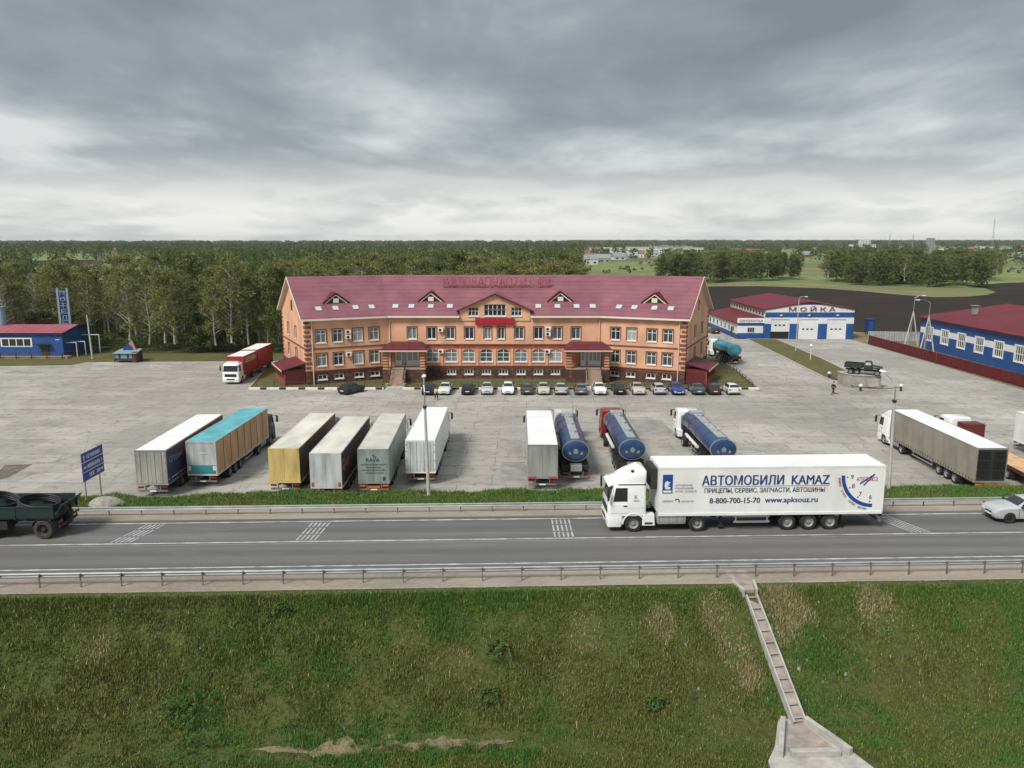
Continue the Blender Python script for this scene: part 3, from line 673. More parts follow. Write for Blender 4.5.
def window(M, r, parent, T, bars=(1,), hbar=None, glass='glass', surround='trim_brown', sill=True, arch=False, fw=.09, sw=.16, depth=.16, wallm='peach'):
    s0, s1, z0, z1 = r
    b_ = MB(T @ M); fr = (-depth, -depth + .07)
    b_.box(s0, s0 + fw, *fr, z0, z1); b_.box(s1 - fw, s1, *fr, z0, z1); b_.box(s0 + fw, s1 - fw, *fr, z0, z0 + fw); b_.box(s0 + fw, s1 - fw, *fr, z1 - fw, z1)
    n = bars[0]
    for k in range(1, n + 1):
        c = s0 + (s1 - s0) * k / (n + 1); b_.box(c - fw * .45, c + fw * .45, fr[0], fr[1] - .005, z0 + fw, z1 - fw)
    if hbar:
        for hb in (hbar if isinstance(hbar, (list, tuple)) else [hbar]):
            c = z0 + (z1 - z0) * hb; b_.box(s0 + fw, s1 - fw, fr[0], fr[1] - .012, c - fw * .4, c + fw * .4)
    w = b_.build('window', 'frame_white', parent)
    b_ = MB(T @ M); b_.box(s0 + .02, s1 - .02, -depth - .01, -depth + .02, z0 + .02, z1 - .02); b_.build('pane', glass, w)
    if sill:
        b_ = MB(T @ M); b_.box(s0 - .08, s1 + .08, -.06, .12, z0 - .13, z0 - .004); b_.build('sill', 'frame_white', w)
    if surround:
        b_ = MB(T @ M)
        b_.box(s0 - sw, s0 - .003, .003, .06, z0 - .02, z1 + sw); b_.box(s1 + .003, s1 + sw, .003, .06, z0 - .02, z1 + sw); b_.box(s0 - .003, s1 + .003, .003, .055, z1 + .003, z1 + sw)
        b_.build('surround', surround, w)
    if arch:
        b_ = MB(T @ M); c = (s0 + s1) / 2; hw = (s1 - s0) / 2; rise = .55
        for sg in (-1, 1):
            pts = [(c + sg * hw, z1 + .003), (c, z1 + .003)] + [(c + sg * hw * math.sin(t), z1 - rise + rise * math.cos(t) - .03) for t in [math.pi / 2 * i / 6 for i in range(1, 7)]]
            b_.prism(pts, 'y', -depth + .075, .004)
        b_.build('arch', wallm, w)
    return w

# ------------------------------------------------------------------ main building
def main_building():
    O = Vector((-2.6, 119, 0)); T = Matrix.Translation(-O)
    t = thing('roadside_hotel', 'long three storey peach and red hotel building with a burgundy metal roof', 'building', O)
    A, B, C, D = (-30.0, 113.6), (-18.8, 119.0), (13.5, 119.0), (25.3, 113.9)
    MA, LA = wall_frame(A, B); MC, LC = wall_frame(B, C); MD, LD = wall_frame(C, D)
    DEP = 18.8; EZ = 9.75; RZ = 15.45
    tl = math.tan(math.atan2(B[1] - A[1], B[0] - A[0]) / 2); tr = math.tan(math.atan2(C[1] - D[1], D[0] - C[0]) / 2)
    dl = Vector((B[0] - A[0], B[1] - A[1])).normalized(); dr = Vector((D[0] - C[0], D[1] - C[1])).normalized()
    nl = Vector((-dl.y, dl.x)); nr = Vector((-dr.y, dr.x))        # inward
    def PL(o, e=0): v = Vector(A) + nl * o - dl * e; return (v.x, v.y)
    def PR(o, e=0): v = Vector(D) + nr * o + dr * e; return (v.x, v.y)
    def KL(o): return (B[0] - o * tl, B[1] + o)
    def KR(o): return (C[0] + o * tr, C[1] + o)
    Bk = [PL(DEP), KL(DEP), KR(DEP), PR(DEP)]
    ME, LE = wall_frame(PL(DEP), A); MR, LR = wall_frame(D, PR(DEP))
    # openings
    X2 = [412.2, 431.8, 450.4, 469.4, 487.8, 501.1, 519.3, 538.5, 557.2, 575.8]
    X1 = [432.4, 451, 468.5, 486.2, 503.3, 521, 538.5, 555.8]
    k = 119.7 / 788
    sx = lambda px: (px - 512) * k - B[0]
    w2 = [(sx(x) - (.52 if x in (487.8, 501.1) else .68), sx(x) + (.52 if x in (487.8, 501.1) else .68), 6.22, 8.02) for x in X2]
    w1 = [(sx(x) - .95, sx(x) + .95, 2.72, 4.68) for x in X1]
    w0 = [(sx(x) - .68, sx(x) + .68, .78, 1.5) for x in X1[1:]]
    GX0, GX1 = -7.9 - B[0], 2.75 - B[0]; GC = (GX0 + GX1) / 2
    wA = [(GC - 1.65, GC + 1.65, 9.72, 11.5)]; wAs = [(GC - 4.05, GC - 2.45, 9.72, 11.05), (GC + 2.45, GC + 4.05, 9.72, 11.05)]
    def along(px, M, P0, dv):                      # where a sight line meets a wing wall
        q = (px - 512) / 788; best = min((abs((P0[0] + dv.x * s) / ((P0[1] + dv.y * s) * .983 + 2.8) - q), s) for s in np.arange(0, 14, .02)); return best[1]
    sl_ = [along(x, MA, A, dl) for x in (321.2, 338, 358, 374.2)]; sr_ = [along(x, MD, C, dr) for x in (615.3, 631.6, 651.7, 667.7)]
    def wingw(ss): return [(s - .72, s + .72, z0, z1) for z0, z1 in ((6.2, 8.05), (2.75, 4.6)) for s in ss], [(s - .68, s + .68, .72, 1.42) for s in ss]
    lw, l0 = wingw(sl_); rw, r0 = wingw(sr_)
    ew = [(LE - 7.6, LE - 6.5, z0, z0 + 1.85) for z0 in (2.9, 6.2)] + [(5.0, 6.1, z0, z0 + 1.85) for z0 in (2.9, 6.2)]
    rw_e = [(6.5, 7.6, z0, z0 + 1.85) for z0 in (2.9, 6.2)] + [(12.2, 13.3, z0, z0 + 1.85) for z0 in (2.9, 6.2)]
    b_ = MB(T); pl = [(0, 1.72, 3), (1.72, 2.12, 2)]
    # two-tone bands: ochre upper floor, orange ground floor with a red frieze
    facade(b_, MC, 0, LC, 0, EZ, w2 + w1 + w0, bands=pl + [(2.12, 5.25, 1), (4.72, 5.25, 2)])
    facade(b_, MA, 0, LA, 0, EZ, lw + l0, bands=pl); facade(b_, MD, 0, LD, 0, EZ, rw + r0, bands=pl)
    facade(b_, ME, 0, LE, 0, EZ, ew, bands=pl); facade(b_, MR, 0, LR, 0, EZ, rw_e, bands=pl)
    for M_, L_ in ((ME, LE), (MR, LR)):            # gables
        b2 = b_.T; b_.T = b2 @ M_; b_.poly([(0, 0, EZ), (L_, 0, EZ), (L_ / 2, 0, RZ - .15)], 0); b_.T = b2
    M1, L1 = wall_frame(Bk[1], Bk[0]); M2, L2 = wall_frame(Bk[2], Bk[1]); M3, L3 = wall_frame(Bk[3], Bk[2])
    for M_, L_ in ((M1, L1), (M2, L2), (M3, L3)): facade(b_, M_, 0, L_, 0, EZ, [], bands=pl)
    # raised centre gable, 15 cm in front of the wall
    b2 = b_.T; b_.T = b2 @ MC; g0 = .15
    b_.T = b2
    MG = MC @ Matrix.Translation((0, g0, 0))
    facade(b_, MG, GX0, GX1, 9.0, 10.75, [(r[0], r[1], r[2], 10.75) for r in wA + wAs], depth=.3)
    b_.T = b2 @ MG
    def gz(s): return 10.75 + (13.05 - 10.75) * (1 - abs(s - GC) / (GX1 - GC))
    cuts = [GX0, GC - 4.05, GC - 2.45, GC - 1.65, GC, GC + 1.65, GC + 2.45, GC + 4.05, GX1]
    tops = {1: 11.05, 3: 11.5, 4: 11.5, 6: 11.05}
    for i in range(8):
        a, c = cuts[i], cuts[i + 1]; zb = tops.get(i, 10.75); b_.poly([(a, 0, zb), (c, 0, zb), (c, 0, max(gz(c), zb)), (a, 0, max(gz(a), zb))])
        if i in tops:
            b_.poly([(a, 0, zb), (c, 0, zb), (c, -.3, zb), (a, -.3, zb)])
            if i != 4: b_.poly([(a, 0, 10.75), (a, -.3, 10.75), (a, -.3, zb), (a, 0, zb)])
            if i != 3: b_.poly([(c, 0, 10.75), (c, -.3, 10.75), (c, -.3, zb), (c, 0, zb)])
            b_.poly([(a, -.32, 10.7), (c, -.32, 10.7), (c, -.32, zb), (a, -.32, zb)])
    b_.poly([(GX0, 0, 9.0), (GX0, -.16, 9.0), (GX0, -.16, 9.75), (GX0, 0, 9.75)]); b_.poly([(GX1, 0, 9.0), (GX1, -.16, 9.0), (GX1, -.16, 9.75), (GX1, 0, 9.75)])
    b_.poly([(GX0, 0, 9.0), (GX1, 0, 9.0), (GX1, -.15, 9.0), (GX0, -.15, 9.0)])
    for s_ in (GX0, GX1): b_.poly([(s_, 0, 9.7), (s_, -3.0, 9.7), (s_, -3.0, 10.75), (s_, 0, 10.75)])
    b_.T = b2
    b_.build('wall', ['peach', 'orange_wall', 'red_brick', 'plinth_stone'], t)
    # trim: string course, plinth cap, corner blocks, pilasters
    c = MB(T)
    for M_, L_, e in ((MC, LC, (0, 0)), (MA, LA, (0, -.02)), (MD, LD, (.02, 0)), (ME, LE, (0, 0)), (MR, LR, (0, 0))):
        c.T = T @ M_; c.box(e[0], L_ + e[1], .004, .09, 5.26, 5.46); c.box(e[0], L_ + e[1], .004, .12, 1.98, 2.12)
    c.build('string_course', 'trim_brown', t)
    for M_, s_, w_ in ((MA, .02, 1), (MD, LD - .95, 1), (ME, LE - .95, 1), (ME, .02, 1), (MR, .02, 1), (MR, LR - .95, 1)):
        q = MB(T @ M_)
        for i in range(11):
            z = 2.4 + i * .66; ww = .93 if i % 2 else .62
            s0 = s_ if (M_ is MA or (M_ is MR and s_ < 1) or (M_ is ME and s_ < 1)) else s_ + .93 - ww
            q.box(s0, s0 + ww, .004, .07, z, z + .36)
        q.build('quoin', 'trim_brown', t)
    p_ = MB(T); p_.T = T @ MC
    for a, bb in zip(w1, w1[1:]):
        m_ = (a[1] + bb[0]) / 2; p_.box(m_ - .17, m_ + .17, .004, .11, 2.13, 4.70)
    p_.build('pilaster', 'peach', t)
    gl = ['glass', 'half_glass', 'curtain_glass', 'pale_glass', 'curtain_glass', 'glass']
    pick = lambda: rnd.choice(gl)
    for r in w2: window(MC, r, t, T, (1,), None, rnd.choice(['glass', 'half_glass', 'glass', 'curtain_glass']))
    for r in w1: window(MC, r, t, T, (1,), (.36, .70), rnd.choice(['half_glass', 'curtain_glass', 'pale_glass']), arch=True, wallm='orange_wall', surround=None)
    for r in w0: window(MC, r, t, T, (2,), None, 'glass', surround=None)
    for r in lw: window(MA, r, t, T, (1,), .7, pick())
    for r in l0: window(MA, r, t, T, (1,), None, 'glass', surround=None)
    for r in rw: window(MD, r, t, T, (1,), .7, pick())
    for r in r0: window(MD, r, t, T, (1,), None, 'glass', surround=None)
    for r in ew: window(ME, r, t, T, (1,), None, 'glass')
    for r in rw_e: window(MR, r, t, T, (1,), None, 'glass')
    for M_, L_ in ((ME, LE), (MR, LR)):
        r = (L_ / 2 - .5, L_ / 2 + .5, 10.3, 11.9); wb = MB(T @ M_); wb.box(r[0], r[1], .004, .07, r[2], r[3]); w = wb.build('window', 'trim_brown', t)
        wb = MB(T @ M_); wb.box(r[0] + .12, r[1] - .12, .06, .085, r[2] + .12, r[3] - .12); wb.build('pane', 'glass', w)
    for r in wA: window(MG, r, t, T, (4,), (.5,), 'glass', surround=None, depth=.25)
    for r in wAs: window(MG, r, t, T, (2,), (.55,), 'glass', surround=None, depth=.25)
    # roof
    sl = (RZ - EZ) / (DEP / 2 + .6)
    zr = lambda o: EZ + sl * (o + .6); zr_ = zr
    rf = MB(T); OV = .6
    for th, mm in ((0, 0), (-.22, 1)):
        f = lambda xy, z: (xy[0], xy[1], z + th)
        m_ = DEP / 2; e = -.6; bk = DEP + .6
        gA = lambda o: (B[0] + GX0, B[1] + o); gB = lambda o: (B[0] + GX1, B[1] + o)
        rf.poly([f(gA(.4), zr_(.4)), f(gB(.4), zr_(.4)), f(gB(m_), RZ), f(gA(m_), RZ)], mm); rf.poly([f(KL(bk), EZ), f(KR(bk), EZ), f(KR(m_), RZ), f(KL(m_), RZ)], mm)
        for P_, Q_ in ((KL, gA), (gB, KR)): rf.poly([f(P_(e), EZ), f(Q_(e), EZ), f(Q_(m_), RZ), f(P_(m_), RZ)], mm)
        for P_, Q_ in ((lambda o: PL(o, OV), KL), (KR, lambda o: PR(o, OV))):
            rf.poly([f(P_(e), EZ), f(Q_(e), EZ), f(Q_(m_), RZ), f(P_(m_), RZ)], mm); rf.poly([f(P_(bk), EZ), f(Q_(bk), EZ), f(Q_(m_), RZ), f(P_(m_), RZ)], mm)
    roof = rf.build('roof', ['tile_roof', 'pale_trim'], t)
    fa = MB(T)                                      # fascia, gutter and gable boards
    edge = [PL(-.6, OV), KL(-.6), KR(-.6), PR(-.6, OV)]
    GXw0, GXw1 = B[0] + GX0, B[0] + GX1
    for (a, c_) in ((edge[0], edge[1]), (edge[1], (GXw0 - .02, edge[1][1])), ((GXw1 + .02, edge[2][1]), edge[2]), (edge[2], edge[3])):
        for (za, zb, o_) in ((EZ - .26, EZ + .0, 0),):
            a_ = Vector(a); c2 = Vector(c_); n_ = Vector(((c2 - a_).y, -(c2 - a_).x)).normalized() * .10
            fa.prism([(a_.x, a_.y), (c2.x, c2.y), (c2.x + n_.x, c2.y + n_.y), (a_.x + n_.x, a_.y + n_.y)], 'z', za, zb)
    for PE in (PL, PR):
        for oa, ob, za, zb in ((-.6, DEP / 2, EZ, RZ), (DEP + .6, DEP / 2, EZ, RZ)):
            a = PE(oa, OV + .005); c_ = PE(ob, OV + .005); a2 = PE(oa, OV + .07); c2 = PE(ob, OV + .07)
            fa.loft([[(a[0], a[1], za - .24), (a2[0], a2[1], za - .24), (a2[0], a2[1], za + .04), (a[0], a[1], za + .04)], [(c_[0], c_[1], zb - .24), (c2[0], c2[1], zb - .24), (c2[0], c2[1], zb + .04), (c_[0], c_[1], zb + .04)]])
    fa.build('fascia', 'cream_trim', roof)
    # centre gable roof running back into the main slope
    gr = MB(T @ MC); hw = (GX1 - GX0) / 2 + .45
    za, zc = 10.75 - .45 * (2.3 / (GX1 - GC)), 13.13
    back = lambda z: -((z - EZ) / sl - .6) - .05
    for sg in (-1, 1):
        for dz, mm in ((0, 0), (-.16, 1)):
            gr.poly([(GC, .6, zc + dz), (GC + sg * hw, .6, za + dz), (GC + sg * hw, back(za), za + dz), (GC, back(zc), zc + dz)], mm)
        gr.poly([(GC, .6, zc), (GC + sg * hw, .6, za), (GC + sg * hw, .6, za - .2), (GC, .6, zc - .2)], 2); gr.poly([(GC + sg * hw, .6, za), (GC + sg * hw, back(za), za), (GC + sg * hw, back(za), za - .2), (GC + sg * hw, .6, za - .2)], 2)
    gr.build('gable_roof', ['tile_roof', 'pale_trim', 'porch_roof'], t)
    # dormers and roof windows
    def on_roof(M_, s, o): return M_ @ Matrix.Translation((s, -o, zr(o)))
    def dormer(M_, s):
        X = T @ on_roof(M_, s, 2.8); hw, hh = 1.75, 1.32; bo = -hh / sl - .1
        b_ = MB(X)
        for sg in (-1, 1): b_.poly([(0, .25, hh + .12), (sg * (hw + .25), .25, -.06), (sg * (hw + .1), -.15, -.02), (0, bo - .1, hh + .12)], 0)
        d_ = b_.build('dormer', 'porch_roof', t); d_.modifiers.new('thick', 'SOLIDIFY').thickness = .16
        b_ = MB(X); b_.poly([(-hw, 0, 0), (hw, 0, 0), (0, 0, hh)]); b_.build('gable_face', 'black', d_)
        b_ = MB(X)
        for sg in (-1, 1): b_.loft([[(0, .02, hh - .01), (0, .12, hh - .01), (0, .12, hh - .17), (0, .02, hh - .17)], [(sg * (hw + .05), .02, -.06), (sg * (hw + .05), .12, -.06), (sg * (hw - .2), .12, -.06), (sg * (hw - .2), .02, -.06)]])
        b_.box(-.42, .42, .03, .14, .05, .70); b_.build('frame', 'cream_trim', d_)
    def rooflight(M_, s):
        X = T @ on_roof(M_, s, 1.6) @ Matrix.Rotation(-math.atan(sl), 4, 'X')
        b_ = MB(X); b_.box(-.48, .48, -.55, .55, .0, .10); w = b_.build('roof_window', 'steel', t)
        b_ = MB(X); b_.box(-.40, .40, -.47, .47, .098, .115); b_.build('pane', 'skylight_glass', w)
    kr = 121.5 / 788
    cs = lambda px: (px - 512) * kr - B[0]
    dormer(MC, cs(431)); dormer(MC, cs(560.5))
    def wing(px, P0, dv, o): 
        q = (px - 512) / 788; nn = Vector((-dv.y, dv.x)); best = min((abs((P0[0] + dv.x * s + nn.x * o) / ((P0[1] + dv.y * s + nn.y * o) * .983 + 1.8) - q), s) for s in np.arange(-4, 16, .02)); return best[1]
    dormer(MA, wing(336, A, dl, 2.8)); dormer(MD, wing(654.5, C, dr, 2.8))
    for px in (396.5, 412.4, 431.5, 450.4, 538, 557, 576, 592): rooflight(MC, cs(px))
    for px in (318.3, 335.3, 355.4, 371.5): rooflight(MA, wing(px, A, dl, 1.6))
    for px in (619.2, 634.6, 654.5, 671): rooflight(MD, wing(px, C, dr, 1.6))
    # lettering standing on the roof, the red board below the centre gable
    lf = MB(T); 
    sY = 125.0; szz = zr(sY - 119) 
    lf.box(-10.9, 6.1, sY - .03, sY + .03, szz + .2, szz + .27); 
    for i in range(12): lf.box(-10.8 + i * 1.52, -10.74 + i * 1.52, sY - .03, sY + .03, szz - .1, szz + 1.6)
    for i in range(12): lf.tube((-10.77 + i * 1.52, sY, szz + 1.5), (-10.77 + i * 1.52, sY + 1.6, szz + .9), .025, n=5)
    rs = lf.build('roof_sign', 'trim_brown', t)
    text('АВТОЗАПЧАСТИ', frame(T @ Vector((-10.8, sY - .05, szz + .35)), (1, 0, 0)), 1.35, 'roof_letter', rs, 13.0, depth=.05)
    text('АПК', frame(T @ Vector((4.0, sY - .05, szz + .35)), (1, 0, 0)), 1.35, 'roof_letter', rs, 2.0, depth=.05)
    b_ = MB(T); b_.box(-5.55, .35, 118.62, 118.76, 8.36, 9.42); sb = b_.build('sign_board', 'sign_red', t, .02)
    text('ШИНОМОНТАЖ', frame(T @ Vector((-5.3, 118.61, 8.58)), (1, 0, 0)), .62, 'sign_letter_red', sb, 5.4, depth=.02)
    # rainwater pipes
    for M_, s_ in ((MA, .98), (MC, .25), (MC, LC - .25), (MD, LD - .98)):
        b_ = MB(T @ M_); b_.tube((s_, .13, .1), (s_, .13, EZ - .55), .085); b_.tube((s_, .13, EZ - .55), (s_, .6, EZ - .15), .085); b_.build('drainpipe', 'pale_trim', t)
    # entrance porches with steps
    def porch(x0, x1, dx0, dx1, sx0, sx1, yf, name):
        b_ = MB(T); b_.box(x0 + .4, x1 - .4, yf, 118.9, .0, 2.05); pr = b_.build('porch', 'plinth_stone', t)
        b_ = MB(T); b_.box(x0 + .35, x1 - .35, yf - .05, 118.9, 2.052, 2.18); b_.build('landing', 'step_stone', pr)
        b_ = MB(T)
        for xx in (x0 + .45, x1 - 1.15):
            b_.box(xx, xx + .7, yf + .1, yf + .8, 2.182, 4.8, 0)
            for i in range(6): b_.box(xx - .03, xx + .73, yf + .07, yf + .83, 2.3 + i * .42, 2.51 + i * .42, 1)
        b_.build('pillar', ['peach', 'trim_brown'], pr)
        b_ = MB(T); rings = []
        zt, ze = 5.75, 4.98
        b_.add([(x0, yf - .55, ze), (x1, yf - .55, ze), (x1, 118.95, ze), (x0, 118.95, ze), (x0 + 1.6, yf + 1.1, zt), (x1 - 1.6, yf + 1.1, zt), (x1 - 1.2, 118.95, zt + .1), (x0 + 1.2, 118.95, zt + .1)],
               [(0, 1, 5, 4), (1, 2, 6, 5), (4, 5, 6, 7), (3, 0, 4, 7)])
        b_.build('porch_roof', 'porch_roof', pr)
        b_ = MB(T); b_.box(x0, x1, yf - .55, yf - .45, ze - .2, ze - .003); b_.box(x0, x0 + .1, yf - .45, 118.9, ze - .2, ze - .003); b_.box(x1 - .1, x1, yf - .45, 118.9, ze - .2, ze - .003); b_.box(x0 + .1, x1 - .1, yf - .44, 118.9, ze - .12, ze - .06); b_.build('eaves', 'pale_trim', pr)
        b_ = MB(T); n = 5; W_ = (dx1 - dx0) / n; y = 118.35
        b_.box(dx0, dx1, y - .04, y + .04, 4.45, 4.6); b_.box(dx0, dx1, y - .04, y + .04, 2.19, 2.3); 
        for i in range(n + 1): b_.box(dx0 + i * W_ - .07, dx0 + i * W_ + .07, y - .05, y + .05, 2.2, 4.5)
        for i in (0, 2, 3, 4): b_.box(dx0 + i * W_, dx0 + (i + 1) * W_, y - .03, y + .03, 2.25, 3.0)
        d_ = b_.build('door', 'frame_white', pr)
        b_ = MB(T); b_.box(dx0, dx1, y + .03, y + .06, 2.3, 4.5); b_.build('pane', 'pale_glass', d_)
        b_ = MB(T); ns = 9
        for i in range(ns):
            z1 = 2.14 * (ns - i) / (ns + .6); b_.box(sx0, sx1, yf - .06 - .32 * (i + 1), yf - .06 - .32 * i, 0, z1)
        b_.build('stair', 'step_stone', pr)
        b_ = MB(T)
        for xx in (sx0 + .05, sx1 - .05):
            y0, y1 = yf - .1, yf - 2.95
            b_.tube((xx, y0, 3.1), (xx, y1, 1.2), .045); b_.tube((xx, y0, 2.6), (xx, y1, .7), .03)
            for q in (0, .33, .66, 1): b_.tube((xx, y0 + (y1 - y0) * q, 2.0 - 1.75 * q), (xx, y0 + (y1 - y0) * q, 3.1 - 1.9 * q), .035)
        b_.build('handrail', 'iron', pr)
        b_ = MB(T)
        for xx in (sx0 - .2, sx1 + .2): b_.lathe([(0.02, .2), (.45, .3), (.5, .3), (.5, .22)], (xx, yf - 3.1, 0), 'z', 12)
        b_.build('planter', 'concrete', pr)
    porch(-19.6, -12.5, -17.6, -13.4, -17.9, -15.8, 115.6, 'l'); porch(7.7, 14.9, 10.5, 13.4, 11.0, 13.2, 115.6, 'r')
    # lean-to covers over the basement stairs at the two ends
    for M_, L_, s0, s1 in ((ME, LE, LE - 8.2, LE - .6), (MR, LR, .4, 7.8)):
        X = T @ M_; b_ = MB(X); b_.loft([[(s0 - .25, .01, 3.15), (s1 + .25, .01, 3.15), (s1 + .25, .01, 3.28), (s0 - .25, .01, 3.28)], [(s0 - .25, 3.5, 2.30), (s1 + .25, 3.5, 2.30), (s1 + .25, 3.5, 2.43), (s0 - .25, 3.5, 2.43)]])
        ep = b_.build('side_porch', 'porch_roof', t)
        b_ = MB(X); b_.box(s0, s1, 3.0, 3.15, 0, .9, 0); b_.box(s0, s0 + .2, .1, 3.0, 0, 2.4, 1); b_.box(s1 - .2, s1, .1, 3.0, 0, 2.4, 1)
        for i in range(5): xx = s0 + (s1 - s0 - .3) * i / 4; b_.box(xx, xx + .3, 2.99, 3.16, .9, 2.3, 0)
        b_.build('side_wall', ['red_brick', 'dark_red'], ep)
        b_ = MB(X); b_.box(s0 - .25, s1 + .25, 3.51, 3.58, 2.2, 2.42); b_.build('eaves', 'pale_trim', ep)
    # air conditioners
    def ac(M_, s, z, dbl=False):
        b_ = MB(T @ M_)
        for i in range(2 if dbl else 1): b_.box(s - .38, s + .38, .12, .45, z + i * .75, z + .58 + i * .75)
        a = b_.build('air_conditioner', 'white_plastic', t, .03)
        b_ = MB(T @ M_)
        for i in range(2 if dbl else 1): b_.lathe([(.452, .02), (.452, .23), (.46, .23), (.46, .02)], (s - .08, 0, z + .29 + i * .75), 'y', 14)
        b_.build('fan', 'chassis', a)
    ac(MC, sx(441), 7.35); ac(MC, sx(441), 4.05); ac(MC, sx(548), 6.7, True); ac(MC, sx(547.5), 4.05)
    ac(MA, (sl_[1] + sl_[2]) / 2, 6.6, True); ac(MA, (sl_[1] + sl_[2]) / 2, 4.0)
    return dict(A=A, B=B, C=C, D=D, MA=MA, MD=MD, LA=LA, LD=LD)
main_building()

# lawn and kerb in front of it
lw_ = [(-37.4, 111.0), (35.0, 111.0), (36.4, 127), (36.9, 141), (34, 146), (-40, 146), (-40.6, 129)]
sheet('lawn', lw_, .10, 'lawn')
for x0, x1, y1 in ((-18.1, -15.5, 112.8), (10.8, 13.4, 112.8)): 
    b_ = MB(); b_.box(x0, x1, 110.64, y1, .0, .125); struct(b_.build('pavement', 'pale_concrete'))
kb = MB(); x = -37.6
i = 0
while x < 35.2:
    w = 1.3 if i % 2 else 1.45
    if not (-18.2 < x + w * .5 < -15.4 or 10.7 < x + w * .5 < 13.5): (kb.box(x, min(x + w, 35.3), 110.50, 111.0, 0, .24, 0), kb.box(x + .18, min(x + w, 35.3) - .18, 110.47, 110.80, .02, .262, 1) if i % 2 else None)
    x += w; i += 1
struct(kb.build('kerb', ['kerb_white', 'kerb_black']))
def kerb_line(pts, m, w=.22, h=.15):
    b_ = MB()
    for a, c in zip(pts, pts[1:]):
        d = (Vector(c) - Vector(a)).normalized(); n = Vector((-d.y, d.x)) * w * .5; a = Vector(a); c = Vector(c)
        b_.prism([(a.x - n.x, a.y - n.y), (c.x - n.x, c.y - n.y), (c.x + n.x, c.y + n.y), (a.x + n.x, a.y + n.y)], 'z', -.02, h)
    return struct(b_.build('kerb', m))
kerb_line([(-37.7, 111.2), (-40.8, 129), (-41.2, 137.4)], 'concrete'); kerb_line([(35.45, 111.2), (36.7, 127), (37.2, 139)], 'concrete')
# low iron railing along the lawn
def railing(name, label, pts, h, step, m='iron', rails=(.45, .95), zb=.1, r=.035):
    t = thing(name, label, 'railing', (pts[0][0], pts[0][1], zb)); O = Vector((pts[0][0], pts[0][1], 0)); p0 = None
    rb = MB()
    for a, c in zip(pts, pts[1:]):
        a = Vector((*a, 0)) - O; c = Vector((*c, 0)) - O
        for q in rails: rb.tube(a + Vector((0, 0, h * q)), c + Vector((0, 0, h * q)), r * .8, n=6)
        n = max(1, int((c - a).length / step))
        for i in range(n + 1):
            if p0 is None: pb = MB(); pb.tube((0, 0, -.05), (0, 0, h), r * 1.2, n=6); o = p0 = pb.build('post', m, t)
            else: o = p0.copy(); COL.objects.link(o); o.parent = t
            o.location = a + (c - a) * i / n
    rb.build('rail', m, t); return t
railing('lawn_railing', 'low black iron railing along the lawn left of the left staircase', [(-36.8, 111.5), (-18.6, 111.5)], .85, 2.4)
railing('lawn_railing', 'low black iron railing along the lawn between the two staircases', [(-15.0, 111.5), (10.4, 111.5)], .85, 2.4)
railing('lawn_railing', 'low black iron railing along the lawn right of the right staircase', [(13.9, 111.5), (34.6, 111.5), (36.2, 127)], .85, 2.4)

